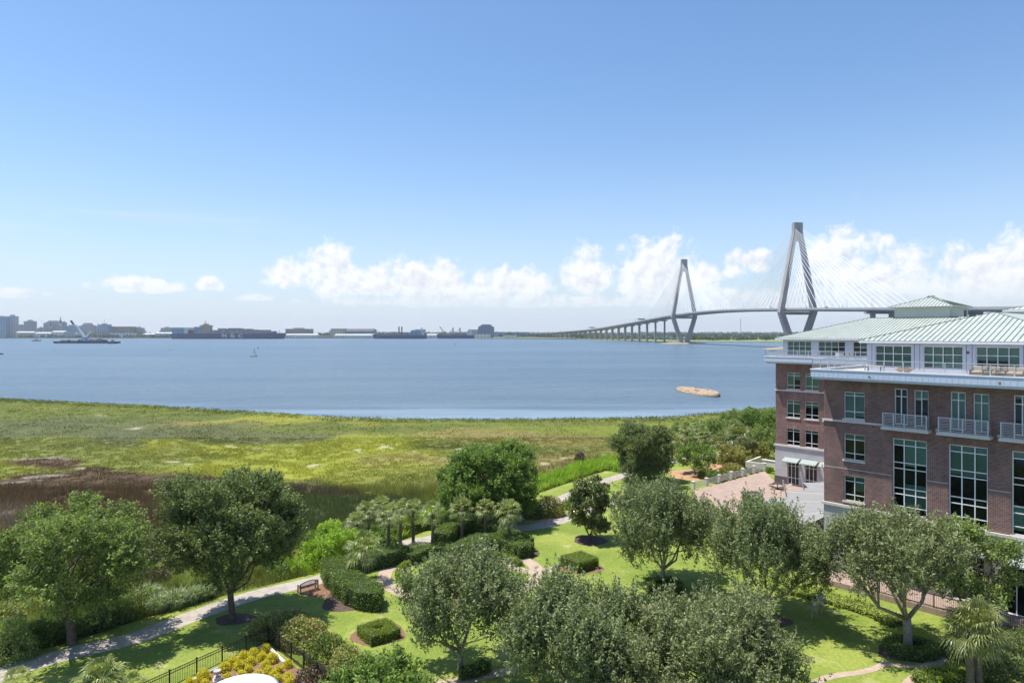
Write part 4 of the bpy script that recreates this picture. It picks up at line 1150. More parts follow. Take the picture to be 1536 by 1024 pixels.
for i, (x, y, r, h, lab, bl) in enumerate([(21.6, 84.5, 1.6, 2.1, 'pink flowering shrub at the left corner of the pink terrace', 'blossom'), (22.6, 80.0, 1.7, 2.3, 'green shrub along the front edge of the pink terrace', None),
        (23.6, 75.6, 1.6, 2.2, 'pink flowering shrub half way along the front edge of the pink terrace', 'blossom'), (24.6, 71.0, 1.7, 2.4, 'green shrub before the grey canopy masts', None), (25.4, 66.8, 1.7, 2.3, 'broad green shrub at the near corner of the grey canopy', None), (20.6, 88.4, 1.4, 1.5, 'low green shrub left of the first cream pillar', None)]):
    shrub('shrub', lab, (x, y, 0), r, r, h, 'redtip' if bl else 'hedge', 230 + i, group='shrubs along the garden terrace', blossom=bl, leaf=(.18, .09), dens=170, lump=.35)
# dark evergreens at the lower right
for i, (x, y, r, h, lab) in enumerate([(31.2, 43.2, 1.5, 1.7, 'large dark evergreen shrub right of the bright palms'), (33.6, 45.2, 1.5, 1.9, 'dark evergreen shrub at the right edge below the walk railing'),
                                     (35.6, 47.4, 1.4, 1.6, 'dark evergreen shrub against the walk railing at the right edge'), (30.6, 46.6, 1.3, 1.3, 'dark evergreen shrub behind the bright palms'), (33.4, 48.8, 1.2, 1.2, 'lighter evergreen shrub close to the walk railing')]):
    shrub('evergreen_shrub', lab, (x, y, 0), r, r, h, 'darkoak' if i < 3 else 'hedge', 100 + i, group='evergreen shrubs by the office walk')
# low flowering border under the palms
shrub_px('flower_bed', 'low bed of pale flowers between the palm trunks and the hedge', 628, 828, 26, 815, 'silver', 110, leaf=(.12, .09), dens=200, blossom='blossom')

# tall grass along the outer side of the path: clumps (one thing each) and the mass behind (stuff)
def clump_mesh(seed, h, r, n, lean=.35):
    rs = np.random.RandomState(seed)
    a = rs.uniform(0, 6.28, n); q = r * np.sqrt(rs.random(n)); x, y = q * np.cos(a) * .6, q * np.sin(a) * .6
    hh = h * rs.uniform(.35, 1.1, n) * (1.1 - .5 * q / r); w = rs.uniform(.012, .03, n); b = rs.uniform(0, 6.28, n)
    dx, dy = np.cos(b) * w, np.sin(b) * w; ox, oy = np.cos(a) * (q / r) * lean * hh + rs.normal(0, .08, n), np.sin(a) * (q / r) * lean * hh + rs.normal(0, .08, n)
    z = np.zeros(n)
    p0 = np.stack([x - dx, y - dy, z], -1); p1 = np.stack([x + dx, y + dy, z], -1)
    m0 = np.stack([x + ox * .45 - dx, y + oy * .45 - dy, hh * .75], -1); m1 = np.stack([x + ox * .45 + dx, y + oy * .45 + dy, hh * .75], -1)
    tp = np.stack([x + ox * 1.3, y + oy * 1.3, hh * (.7 + .4 * rs.random(n))], -1); tq = tp + np.stack([dx, dy, z], -1) * .2
    v = np.concatenate([np.stack([p0, p1, m1, m0], 1), np.stack([m0, m1, tq, tp], 1)], 0)
    t = np.clip(rs.normal(.5, .22, n), 0, 1)
    return np_mesh('blades', v.reshape(-1, 3), 4, np.concatenate([t, t]))
CL = [clump_mesh(k, 1.3, .8, 700, .62) for k in range(3)]
for c in CL: c.materials.append(M['silver'])
for i, (px, py, s, lab) in enumerate([(238, 916, 1.15, 'silvery grass clump at the left of the group on the path edge'), (262, 910, 1.3, 'largest silvery grass clump of the group on the path edge'), (285, 903, 1.2, 'silvery grass clump third from the left on the path edge'),
                                    (306, 897, 1.1, 'silvery grass clump nearest the dark live oak'), (222, 900, 1.2, 'silvery grass clump set back behind the left end of the group')]):
    p = at(px, py); o = link_mesh('ornamental_grass', CL[i % 3], None); o.location = (p.x, p.y, 0); o.scale = (s, s, s); o.rotation_euler = (0, 0, i)
    props(o, lab, 'ornamental grass', 'silvery grass clumps along the path')
def strip_blades(name, label, line, width, n, h, wid, seed, mk, back=0.5):
    """reeds growing in a strip beside a line"""
    L = smooth_line([Vector((*at(*p).xy, 0)) for p in line], 8); rs = np.random.RandomState(seed)
    P = np.array([[p.x, p.y] for p in L]); k = rs.randint(0, len(P) - 1, n); f = rs.random((n, 1))
    q = P[k] * (1 - f) + P[k + 1] * f; d = unit(P[k + 1] - P[k]); s = np.stack([-d[:, 1], d[:, 0]], -1)
    q = q + s * (rs.random((n, 1)) * width)
    g = fbm(q[:, 0] * 1.1 + seed, q[:, 1] * 1.1, 3); q = q[g > .38]; g = g[g > .38]; n = len(q)
    hh = h * np.clip((g - .36) * 3.6, .15, 1.3) * rs.uniform(.5, 1.2, n); a = rs.uniform(0, 6.28, n); w = wid * rs.uniform(.6, 1.4, n)
    dx, dy = np.cos(a) * w, np.sin(a) * w; l = rs.normal(0, .38, (n, 2)) * hh[:, None]
    v = np.stack([np.stack([q[:, 0] - dx, q[:, 1] - dy, np.full(n, -.2)], -1), np.stack([q[:, 0] + dx, q[:, 1] + dy, np.full(n, -.2)], -1), np.stack([q[:, 0] + l[:, 0], q[:, 1] + l[:, 1], hh], -1)], 1)
    t = np.clip(.5 + (g - .5) * .8 + rs.normal(0, .22, n), 0, 1)
    return props(link_mesh(name, np_mesh(name, v.reshape(-1, 3), 3, t), M[mk]), label, 'reeds', None, 'stuff')
strip_blades('path_reeds', 'mixed green reeds and weeds between the path and the marsh on the left', [(-90, 1015), (0, 978), (110, 950), (215, 916)], 4.2, 52000, 1.15, .035, 5, 'reed')
strip_blades('path_weeds', 'olive scrub and dry weeds behind the silvery grass', [(120, 930), (215, 900), (330, 872), (430, 850)], 6.5, 60000, 0.9, .04, 6, 'reed')
strip_blades('bank_weeds', 'bright green weeds along the pale path by the marsh', [(470, 862), (560, 826), (640, 792), (720, 768), (800, 740), (850, 722), (890, 707), (950, 690)], 5.0, 60000, 0.8, .05, 7, 'lime')

# ================================================================== the office building
A0 = Vector((28.8, 63.0, 0))
BX = Vector((0.655, -0.755, 0)).normalized(); BY = Vector((0.755, 0.655, 0)).normalized()
BROT = math.atan2(BX.y, BX.x)
def loc_of(a, b, z=0.0): return A0 + BX * a + BY * b + Vector((0, 0, z))
def bp(px, py, b=0.0):
    """(a, z) on the wall plane at depth b behind the main brick face"""
    m = (px - 768) / F
    o = A0 + BY * b
    a = (m * o.y - o.x) / (BX.x - m * BX.y)
    D = o.y + BX.y * a
    return a, H - (py - HY) * D / F
bld = thing('office_building', 'red brick office building with a pale stone base and green metal hip roofs', 'building', tuple(A0), BROT)

def wall_with_holes(mb, a0, a1, z0, z1, holes, b=0.0, depth=0.3):
    """front sheet at depth b with reveals going inwards (the outside is towards -b)"""
    xs = sorted({a0, a1, *[v for h in holes for v in h[:2]]}); zs = sorted({z0, z1, *[v for h in holes for v in h[2:]]})
    xs = [x for x in xs if a0 <= x <= a1]; zs = [z for z in zs if z0 <= z <= z1]
    for i in range(len(xs) - 1):
        for j in range(len(zs) - 1):
            cx, cz = (xs[i] + xs[i + 1]) / 2, (zs[j] + zs[j + 1]) / 2
            if any(h[0] < cx < h[1] and h[2] < cz < h[3] for h in holes): continue
            mb.add([(xs[i], b, zs[j]), (xs[i + 1], b, zs[j]), (xs[i + 1], b, zs[j + 1]), (xs[i], b, zs[j + 1])], [(0, 1, 2, 3)])
    for h in holes:
        p = [(h[0], h[2]), (h[1], h[2]), (h[1], h[3]), (h[0], h[3])]
        for k in range(4):
            q, r_ = p[k], p[(k + 1) % 4]
            mb.add([(q[0], b, q[1]), (r_[0], b, r_[1]), (r_[0], b + depth, r_[1]), (q[0], b + depth, q[1])], [(0, 1, 2, 3)])
WIN = dict(n=0)
def window(hole, cols, rows, b=0.0, drop=0.3, parent=None, sill=True, frame='white', setin=0.14, t=0.07, name='window', blindmask=None):
    """hole: a0,a1,z0,z1; cols, rows: fractions of the mullions"""
    a0, a1, z0, z1 = hole; w, h = a1 - a0, z1 - z0
    e = 0.004; y0 = b + setin; m = MB()
    m.box(a0 + e, a0 + t, y0, y0 + .09, z0 + e, z1 - e); m.box(a1 - t, a1 - e, y0, y0 + .09, z0 + e, z1 - e)
    m.box(a0 + t, a1 - t, y0 + .002, y0 + .088, z1 - t, z1 - e); m.box(a0 + t, a1 - t, y0 + .002, y0 + .088, z0 + e, z0 + t)
    for c in cols: m.box(a0 + w * c - t * .45, a0 + w * c + t * .45, y0 + .004, y0 + .084, z0 + t, z1 - t)
    for r_ in rows: m.box(a0 + t, a1 - t, y0 + .01, y0 + .078, z0 + h * r_ - t * .42, z0 + h * r_ + t * .42)
    fr = m.build(name, M[frame], parent or bld)
    g = MB(); g.add([(a0 + t, y0 + .05, z0 + t), (a1 - t, y0 + .05, z0 + t), (a1 - t, y0 + .05, z1 - t), (a0 + t, y0 + .05, z1 - t)], [(0, 1, 2, 3)])
    g.build('pane', M['glass'], fr)
    bl = MB()
    edges = [0] + list(cols) + [1]
    dr = drop if hasattr(drop, '__len__') else [drop] * (len(edges) - 1)
    for i in range(len(edges) - 1):
        if dr[i] <= 0: continue
        bl.box(a0 + w * edges[i] + .03, a0 + w * edges[i + 1] - .03, y0 + .17, y0 + .175, z1 - h * dr[i], z1 - .03)
    if bl.v: bl.build('blind', M['blind'], fr)
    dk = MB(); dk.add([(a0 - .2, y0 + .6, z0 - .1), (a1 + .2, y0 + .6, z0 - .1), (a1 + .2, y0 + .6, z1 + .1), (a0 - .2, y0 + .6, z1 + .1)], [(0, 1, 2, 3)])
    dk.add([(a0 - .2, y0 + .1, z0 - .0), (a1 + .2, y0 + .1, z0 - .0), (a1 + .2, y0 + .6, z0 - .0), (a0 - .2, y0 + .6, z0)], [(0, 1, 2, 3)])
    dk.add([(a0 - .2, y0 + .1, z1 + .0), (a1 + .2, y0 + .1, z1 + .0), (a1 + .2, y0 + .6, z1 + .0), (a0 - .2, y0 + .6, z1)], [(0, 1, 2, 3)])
    dk.build('unlit_backing', M['interior'], fr)  # backing sheets; darkness of the unlit inside is put into their colour
    if sill:
        s = MB(); s.box(a0 - .08, a1 + .08, b - .10, b + setin - .01, z0 - .16, z0 - .002); s.build('sill', M['stonetrim'], fr)
    return fr
def rect(x0, x1, y0, y1, b=0.0, ref=None):
    """photo rectangle -> hole; heights are read at its left edge"""
    a0, z1 = bp(x0, y0, b); a1, _ = bp(x1, y0, b); _, z0 = bp(x0, y1, b)
    return [a0, a1, z0, z1]
Z1, Z2, ZS = 6.35, 13.95, 17.75           # top of stone base, belt course, underside of the terrace slab
# main face openings
X6 = lambda x: 1140 + x / 3.879
Y6 = lambda y: 430 + y / 3.879
Y7 = lambda y: 600 + y / 3.879
w3 = rect(X6(497), X6(620), Y6(610), Y6(765)); w2 = rect(X6(489), X6(615), Y7(192), Y7(342)); w1 = rect(X6(487), X6(608), Y7(434), Y7(580))
for w in (w2, w3): w[0] = w1[0]; w[1] = w1[1]
dA = rect(X6(780), X6(858), Y6(630), Y6(800)); wA = rect(X6(895), X6(980), Y6(635), Y6(795))
dB = rect(X6(1107), X6(1197), Y6(650), Y6(822)); wB = rect(X6(1240), X6(1334), Y6(656), Y6(822))
t1 = rect(X6(770), X6(970), Y7(226), Y7(620)); t2 = rect(X6(1097), X6(1325), Y7(260), Y7(680))
wd = (wA[1] - wA[0]); dw = dA[1] - dA[0]
for d in (dA, dB): d[2] = Z2 + .22; d[3] = 17.25
for w in (wA, wB): w[2] = Z2 + .22; w[3] = 17.2
sp = dB[0] - dA[0]
dC = [dB[0] + sp, dB[1] + sp, dB[2], dB[3]]; wC = [wB[0] + sp, wB[1] + sp, wB[2], wB[3]]
for t_ in (t1, t2): t_[2] = Z1 + .25; t_[3] = 13.0
t3 = [t2[0] + (t2[0] - t1[0]), t2[1] + (t2[0] - t1[0]), t2[2], t2[3]]
holes_b = [tuple(h) for h in (w1, w2, w3, dA, wA, dB, wB, dC, wC, t1, t2, t3)]
AE = 24.0
mb = MB(); wall_with_holes(mb, 0, AE, Z1, ZS, holes_b)
mb.add([(0, 0, Z1), (0, 27.5, Z1), (0, 27.5, ZS), (0, 0, ZS)], [(0, 1, 2, 3)])
# far wing
WA, WB_ = -19.3, 27.5
def wrect(x0, x1, y0, y1): return rect(x0, x1, y0, y1, WB_)
wing = [wrect(X6(157), X6(234), Y6(498), Y6(594)), wrect(X6(262), X6(341), Y6(502), Y6(600)),
        wrect(X6(154), X6(232), Y6(658), Y6(757)), wrect(X6(260), X6(340), Y6(665), Y6(768)),
        wrect(X6(153), X6(231), Y7(160), Y7(258)), wrect(X6(259), X6(338), Y7(172), Y7(270))]
for i in range(0, 6, 2):
    z0, z1 = min(wing[i][2], 18), wing[i][3]
    wing[i + 1][2], wing[i + 1][3] = z0, z1
wsp = wing[1][0] - wing[0][0]
wingx = [[w[0] + wsp * 2, w[1] + wsp * 2, w[2], w[3]] for w in wing[::2]]
wing += wingx
wall_with_holes(mb, WA, 12, Z1, ZS, [tuple(w) for w in wing], WB_)
mb.add([(WA, WB_, Z1), (WA, WB_ + 20, Z1), (WA, WB_ + 20, ZS), (WA, WB_, ZS)], [(0, 1, 2, 3)])
mb.build('brick_wall', M['brick'], bld)
# stone base
wsd = [wrect(X6(160), X6(226), Y7(362), Y7(478)), wrect(X6(262), X6(332), Y7(370), Y7(478))]
for w in wsd: w[2] = 1.15; w[3] = 4.3
wsd.append([wsd[1][0] + wsp, wsd[1][1] + wsp, 1.15, 4.3])
sd1 = [w1[0] + .1, w1[1] - .1, 0.6, 4.6]
sd2 = [t3[0] - .6, t3[1] + .3, 0.5, 4.4]
sd3 = [t1[0] + .2, t1[1] - .2, 0.6, 4.6]; sd4 = [t2[0] + .2, t2[1] - .2, 0.6, 4.6]
sb = MB(); wall_with_holes(sb, 0, AE, -0.1, Z1, [tuple(h) for h in (sd1, sd2, sd3, sd4)], -0.05, .45)
sb.add([(0, -.05, -.1), (0, 27.5, -.1), (0, 27.5, Z1), (0, -.05, Z1)], [(0, 1, 2, 3)])
wall_with_holes(sb, WA - .05, 12, -0.1, Z1, [tuple(w) for w in wsd], WB_ - .05, .4)
sb.add([(WA - .05, WB_ - .05, -.1), (WA - .05, WB_ + 20, -.1), (WA - .05, WB_ + 20, Z1), (WA - .05, WB_ - .05, Z1)], [(0, 1, 2, 3)])
sb.build('stone_base', M['stone'], bld)
def trim(*boxes, name='stone_trim', m='stonetrim'):
    for q in boxes:
        k = MB(); k.box(*q); k.build(name, M[m], bld)
class _T:
    def box(s, *a): trim(a)
    def build(s, *a): pass
tr = _T()
tr.box(-.16, AE, -.20, -.003, Z1 - .06, Z1 + .17)
tr.box(-.14, dA[0] - .55, -.12, -.004, Z2, Z2 + .17); tr.box(wA[1] + .55, dB[0] - .55, -.12, -.004, Z2, Z2 + .17); tr.box(wB[1] + .55, dC[0] - .55, -.12, -.004, Z2, Z2 + .17)
tr.box(WA - .2, 0 - .2, WB_ - .2, WB_ - .003, Z1 - .06, Z1 + .17)
tr.box(WA - .14, -.2, WB_ - .12, WB_ - .004, Z2, Z2 + .17)
tr.build('stone_trim', M['stonetrim'], bld)
for q0, q1 in ((0.02, t1[0]), (t1[1], t2[0]), (t2[1], t3[0])): trim((q0 + .05, q1 - .05, -.012, -.003, 9.75, 9.80), name='joint_line')
pl = MB(); pl.box(WA - .12, wsd[0][0] - .05, WB_ - .12, WB_ - .055, 1.0, 2.1); pl.build('plinth', M['slate'], bld)
# windows
window(w3, [.5], [.27, .86], drop=[.95, .9]); window(w2, [.5], [.25, .78], drop=[.24, .22]); window(w1, [.5], [.25, .78], drop=[.15, .6])
for i, (d, w) in enumerate(((dA, wA), (dB, wB), (dC, wC))):
    window(d, [.5], [.78], drop=[(0, 0), (.98, .98), (.1, .1)][i], sill=False, t=.09, name='balcony_door')
    window(w, [.5], [.76], drop=[(.3, .25), (.97, .9), (.5, .5)][i], sill=False)
    m = MB(); a0, a1 = d[0] - .6, w[1] + .12
    m.box(a0 - .15, a1 + .15, -.90, -.005, Z2 - .20, Z2 + .02); m.box(a0 - .05, a1 + .05, -.82, -.006, Z2 + .024, Z2 + .10)
    bal = m.build('balcony', M['stonetrim'], bld)
    r_ = MB(); zt = Z2 + 1.22
    for z in [Z2 + .22 + .125 * k for k in range(8)]:
        r_.bar((a0, -.80, z), (a1, -.80, z), .03); r_.bar((a0, -.80, z), (a0, -.02, z), .03); r_.bar((a1, -.80, z), (a1, -.02, z), .03)
    r_.bar((a0 - .03, -.80, zt), (a1 + .03, -.80, zt), .07)
    for k in range(5):
        x = a0 + (a1 - a0) * k / 4; r_.box(x - .04, x + .04, -.84, -.76, Z2 + .12, zt)
    r_.build('railing', M['steel'], bal)
rows_t = [.055, .20, .285, .62, .69, .93] if False else [.10, .26, .34, .60, .68, .91]
window(t1, [.333, .667], rows_t, drop=[.10, .36, .34], t=.085); window(t2, [.333, .667], rows_t, drop=[.38, .39, .38], t=.085); window(t3, [.333, .667], rows_t, drop=[.1, .1, .6], t=.085)
for t_, ds_ in ((t1, ((.333, 1, .09, .40),)), (t3, ((0, .9, .05, .35),))):
    w, h = t_[1] - t_[0], t_[3] - t_[2]
    q = MB(); q.box(t_[0] + w * ds_[0][0], t_[0] + w * ds_[0][1] - .1, .33, .335, t_[2] + h * ds_[0][2], t_[2] + h * ds_[0][3]); q.build('lower_blind', M['blind'], bld)
for i, w in enumerate(wing): window(w, [.5], [.24, .82], WB_, drop=[[.98, .45], [.98, .98], [.8, .8], [.35, .35], [.12, .14], [.14, .15], [.9, .9], [.3, .3], [.2, .2]][i])
for w in wsd: window(w, [.33, .67], [.3, .82], WB_ - .05, drop=0, sill=False, name='shop_front')
for w in (sd1, sd3, sd4): window(w, [.5], [.7], -.05, drop=0, sill=False, name='entrance')
window(sd2, [.25, .5, .75], [.62], -.05, drop=0, sill=False, name='entrance')
def awning(a0, a1, z, b):
    m = MB()
    m.add([(a0, b - .02, z), (a1, b - .02, z), (a1, b - .95, z - .42), (a0, b - .95, z - .42), (a0, b - .02, z - .07), (a1, b - .02, z - .07), (a1, b - .95, z - .56), (a0, b - .95, z - .56)],
          [(0, 1, 2, 3), (4, 7, 6, 5), (3, 2, 6, 7), (0, 3, 7, 4), (1, 5, 6, 2), (0, 4, 5, 1)])
    k = a0 + .2
    while k < a1: m.bar((k, b - .03, z + .02), (k, b - .95, z - .40), .03); k += .35
    m.build('awning', M['awning'], bld)
for w in wsd: awning(w[0] - .35, w[1] + .2, w[3] + .55, WB_ - .05)
for w in (sd1, sd3, sd4): awning(w[0] - .25, w[1] + .25, w[3] + .5, -.05)
awning(sd2[0] - .2, sd2[1] + .2, sd2[3] + .55, -.05)

# terrace slab, fascia, railing
def L_slab(a0, a1, b0, b1):
    s = MB(); s.box(a0 + .25, a1, b0 + .25, b1, 17.78, 18.5); s.build('terrace_slab', M['soffit'], bld)
    f = MB()
    f.box(a0, a1, b0, b0 + .24, 18.02, 18.66); f.box(a0, a0 + .24, b0 + .245, b1, 18.02, 18.66)
    f.box(a0 + .10, a1, b0 + .10, b0 + .245, 17.84, 18.018); f.box(a0 + .10, a0 + .245, b0 + .25, b1, 17.84, 18.018)
    k = a0 + .3
    while k < a1: f.box(k, k + .035, b0 - .015, b0 - .002, 18.05, 18.6); k += .42
    f.build('fascia', M['fasciablue'], bld)
    c = MB(); c.box(a0 - .05, a1, b0 - .05, b0 + .28, 18.663, 18.75); c.box(a0 - .05, a0 + .28, b0 + .285, b1, 18.663, 18.75); c.build('coping', M['white'], bld)
    g = MB()
    zt = 19.62
    pts = [(a1, b0 + .12), (a0 + .12, b0 + .12), (a0 + .12, b1)]
    for p, q in zip(pts[:-1], pts[1:]):
        g.bar((*p, zt), (*q, zt), .06)
        for z in [18.86 + .13 * k for k in range(6)]: g.bar((*p, z), (*q, z), .018)
        L_ = math.hypot(q[0] - p[0], q[1] - p[1]); n = max(1, int(L_ / 1.5))
        for k in range(n + 1):
            x, y = p[0] + (q[0] - p[0]) * k / n, p[1] + (q[1] - p[1]) * k / n
            g.box(x - .03, x + .03, y - .03, y + .03, 18.75, zt)
    g.build('terrace_railing', M['steel'], bld)
L_slab(-.35, AE, -1.9, 27.0)
L_slab(WA - .9, -.4, WB_ - 1.4, WB_ + 18)
bk = MB(); bk.box(0.0, AE, -.006, .3, 17.75, 17.779); bk.build('slab_edge', M['soffit'], bld)

# top floor
TB, TA = 2.7, 2.7
ez = 21.05
def topwin(px0, px1, b): return [bp(px0, 520, b)[0], bp(px1, 520, b)[0], 18.95, 20.85]
tw = [topwin(X6(668), X6(880), TB), topwin(X6(948), X6(1180), TB), topwin(X6(1255), X6(1512), TB)]
d_ = tw[2][0] - tw[1][0]; tw.append([tw[2][0] + d_, tw[2][1] + d_, *tw[2][2:]])
tpm = MB(); wall_with_holes(tpm, TA, AE, 18.5, ez, [tuple(t) for t in tw], TB, .35)
tpm.add([(TA, TB, 18.5), (TA, 28.4, 18.5), (TA, 28.4, ez), (TA, TB, ez)], [(0, 1, 2, 3)])
WT = 28.4
tv = [topwin(X6(158), X6(297), WT), topwin(X6(338), X6(494), WT), topwin(X6(540), X6(606), WT)]
tv[2][1] = tv[2][0] + (tv[1][1] - tv[1][0]); 
wall_with_holes(tpm, WA + .6, TA, 18.5, ez, [tuple(t) for t in tv if t[1] < TA], WT, .35)
tpm.add([(WA + .6, WT, 18.5), (WA + .6, WT + 17, 18.5), (WA + .6, WT + 17, ez), (WA + .6, WT, ez)], [(0, 1, 2, 3)])
tpm.build('top_floor_wall', M['topwall'], bld)
for t in tw:
    for x in (t[0] - .25, t[1] + .25): trim((x - .015, x + .015, TB - .014, TB - .003, 18.76, ez - .05), name='panel_joint', m='slate')
for i, t in enumerate(tw): window(t, [.25, .5, .75], [.25, .62], TB, drop=[[.98, .98, .98, .98], [.8, .98, .98, .98], [.6, .6, .6, .98], [.5] * 4][i], sill=False, t=.06)
for i, t in enumerate(tv):
    if t[1] < TA: window(t, [.25, .5, .75], [.25, .62], WT, drop=[[.98] * 4, [.98, .98, .5, 0], [0, .5, 0, 0]][i], sill=False, t=.06)

# hip roofs with standing seams
def hip_roof(name, a0, a1, b0, b1, z0, slope, ribs=('f', 'l'), step=.43, along='a', fascia=True, parent=None, under=.22):
    """ridge along 'a' or 'b'; full hips"""
    w = (b1 - b0) if along == 'a' else (a1 - a0); hw = w / 2; zr = z0 + slope * hw
    m = MB()
    c = [(a0, b0, z0), (a1, b0, z0), (a1, b1, z0), (a0, b1, z0)]
    if along == 'a': r0, r1 = (a0 + hw, b0 + hw, zr), (a1 - hw, b0 + hw, zr); fs = [(0, 1, 5, 4), (1, 2, 5), (2, 3, 4, 5), (3, 0, 4)]
    else: r0, r1 = (a0 + hw, b0 + hw, zr), (a0 + hw, b1 - hw, zr); fs = [(0, 1, 4), (1, 2, 5, 4), (2, 3, 5), (3, 0, 4, 5)]
    m.add(c + [r0, r1], fs)
    ro = m.build(name, M['roof'], parent or bld)
    rb = MB()
    def rib(p, q): rb.bar((p[0], p[1], p[2] + .025), (q[0], q[1], q[2] + .025), .03, .055)
    if 'f' in ribs:
        x = a0 + step
        while x < a1 - .1:
            ln = min(hw, x - a0, a1 - x)
            rib((x, b0, z0), (x, b0 + ln, z0 + slope * ln)); x += step
    if 'l' in ribs:
        y = b0 + step
        while y < b1 - .1:
            ln = min(hw, y - b0, b1 - y); rib((a0, y, z0), (a0 + ln, y, z0 + slope * ln)); y += step
    if 'r' in ribs:
        y = b0 + step
        while y < b1 - .1:
            ln = min(hw, y - b0, b1 - y); rib((a1, y, z0), (a1 - ln, y, z0 + slope * ln)); y += step
    rib(c[0], r0); rib(r0, r1)
    if along == 'b': rib(c[1], r0)
    else: rib(c[1], r1)
    rb.build('seams', M['roofrib'], ro)
    f = MB(); f.box(a0 + .02, a1 - .02, b0 + .02, b0 + .12, z0 - under, z0 - .004); f.box(a0 + .02, a0 + .12, b0 + .125, b1, z0 - under, z0 - .004); f.box(a1 - .12, a1 - .02, b0 + .125, b1, z0 - under, z0 - .004)
    f.build('gutter', M['white'], ro)
    s = MB(); s.box(a0 + .125, a1 - .125, b0 + .125, b1 - .02, z0 - .13, z0 - .10); s.build('soffit', M['soffit'], ro)
    return zr
hip_roof('main_roof', 2.15, 19.05, 2.2, 44, 21.3, .305, ('f', 'l'), along='b')
hip_roof('wing_roof', WA - .25, 30, 27.75, 45.75, 21.28, .305, ('f', 'l'))
# penthouse on the roof
ph = MB(); ph.box(-7.15, -.6, 36.6, 44, 22.6, 25.35); pho = ph.build('penthouse', M['penthouse'], bld)
dn = MB()
x = -7.15
while x < -.3: dn.box(x, x + .12, 36.46, 36.595, 25.20, 25.35); x += .3
y = 36.6
while y < 44: dn.box(-.595, -.46, y, y + .12, 25.20, 25.35); y += .3
dn.build('dentils', M['white'], pho)
hip_roof('penthouse_roof', -7.75, 0, 36.0, 44.6, 25.45, .35, ('f', 'r'), step=.43, under=.08)
pd = MB(); pd.box(-.595, -.54, 42.3, 43.2, 23.2, 25.0); pd.build('penthouse_door', M['slate'], bld)
ph = MB(); ph.box(3.5, 12, 46, 52, 22.2, 24.9); ph.build('rear_penthouse', M['penthouse'], bld)
hip_roof('rear_penthouse_roof', 2.9, 12.6, 45.4, 52.6, 25.0, .26, ('f', 'r'), step=.6)
# roof top plant at the back right
rp = MB()
for k in range(4): rp.box(13 + k * 3.0, 15.4 + k * 3.0, 46, 49, 23.5, 26.1 + .2 * (k % 2))
for k in range(14): rp.box(12.4 + k * .95, 12.5 + k * .95, 45.2, 45.3, 23.5, 25.8)
rp.box(12.2, 25.5, 45.1, 45.4, 25.8, 26.0); rp.box(12.2, 25.5, 45.1, 45.4, 24.8, 24.9)
rp.build('roof_plant', M['slate'], bld)
dp = MB()
pa = bp(X6(1210), 531, TB)[0]
dp.lathe([(.0, -.04), (.11, -.03), (.11, .03), (0, .04)], 12); dpo = dp.build('round_light', M['slate'], bld); dpo.rotation_euler = (R(90), 0, 0); dpo.location = (pa, TB - .05, 20.35)
for px_, l_ in ((X6(645), .5), (X6(1398), .5)):
    a_, _ = bp(px_, 560, -1.9); m = MB(); m.bar((a_, -1.95, 18.1), (a_ + .1, -2.5, 18.3), .05); m.lathe([(.08, 0), (.12, .05), (.02, .2)], 8, (a_ + .12, -2.55, 18.2)); m.build('flood_light', M['slate'], bld)

# furniture on the terrace
def place(o, a, b, z, rz=0.0):
    p = loc_of(a, b, z); o.location = p; o.rotation_euler = (0, 0, BROT + rz)
def sofa(label, a, b, w):
    t = thing('outdoor_sofa', label, 'sofa', (0, 0, 0), 0, 'terrace sofas'); place(t, a, b, 18.5)
    m = MB(); m.box(-w / 2, w / 2, -.4, .4, .05, .3); m.box(-w / 2, w / 2, .3, .42, .3, .75); m.box(-w / 2, -w / 2 + .12, -.4, .3, .3, .58); m.box(w / 2 - .12, w / 2, -.4, .3, .3, .58)
    m.build('frame', M['wicker'], t)
    n = max(1, round(w / .75)); iw = w - .26
    for k in range(n):
        q = MB(); x0 = -iw / 2 + iw * k / n + .01; x1 = -iw / 2 + iw * (k + 1) / n - .01
        q.box(x0, x1, -.38, .16, .31, .48); q.box(x0, x1, .165, .29, .4, .85); o = q.build('cushion', M['cushion'], t)
        bv = o.modifiers.new('b', 'BEVEL'); bv.width = .04; bv.segments = 2
for lab, xa, w in (('tan cushioned sofa on the roof terrace, left of its set', X6(1290), 1.5), ('tan cushioned sofa on the roof terrace, middle of its set', X6(1370), 1.6), ('tan cushioned sofa at the right end of the roof terrace', X6(1462), 1.9)):
    a_ = bp(xa, 558, .6)[0]; sofa(lab, a_, .6, w)
for lab, xa in (('coral bowl planter on the roof terrace before the first top floor window', X6(838)),):
    t = thing('bowl_planter', lab, 'planter', (0, 0, 0)); place(t, bp(xa, 553, .4)[0], .4, 18.5)
    m = MB(); m.lathe([(.28, 0), (.34, .1), (.72, .42), (.78, .5), (.7, .5), (.6, .42)], 20); m.build('bowl', M['pink'], t, True)
    m = MB(); m.lathe([(.68, .44), (.3, .56), (.02, .6)], 14); m.build('plant_top', M['hedge'], t)
t = thing('terrace_table', 'low tan table on the roof terrace near its left corner', 'table'); place(t, bp(X6(665), 550, .2)[0], .2, 18.5)
m = MB(); m.box(-.75, .75, -.4, .4, .56, .62); m.build('tabletop', M['cushion'], t)
for sx in (-1, 1):
    for sy in (-1, 1): m = MB(); m.box(sx * .65 - .04, sx * .65 + .04, sy * .33 - .04, sy * .33 + .04, 0, .56); m.build('leg', M['wicker'], t)
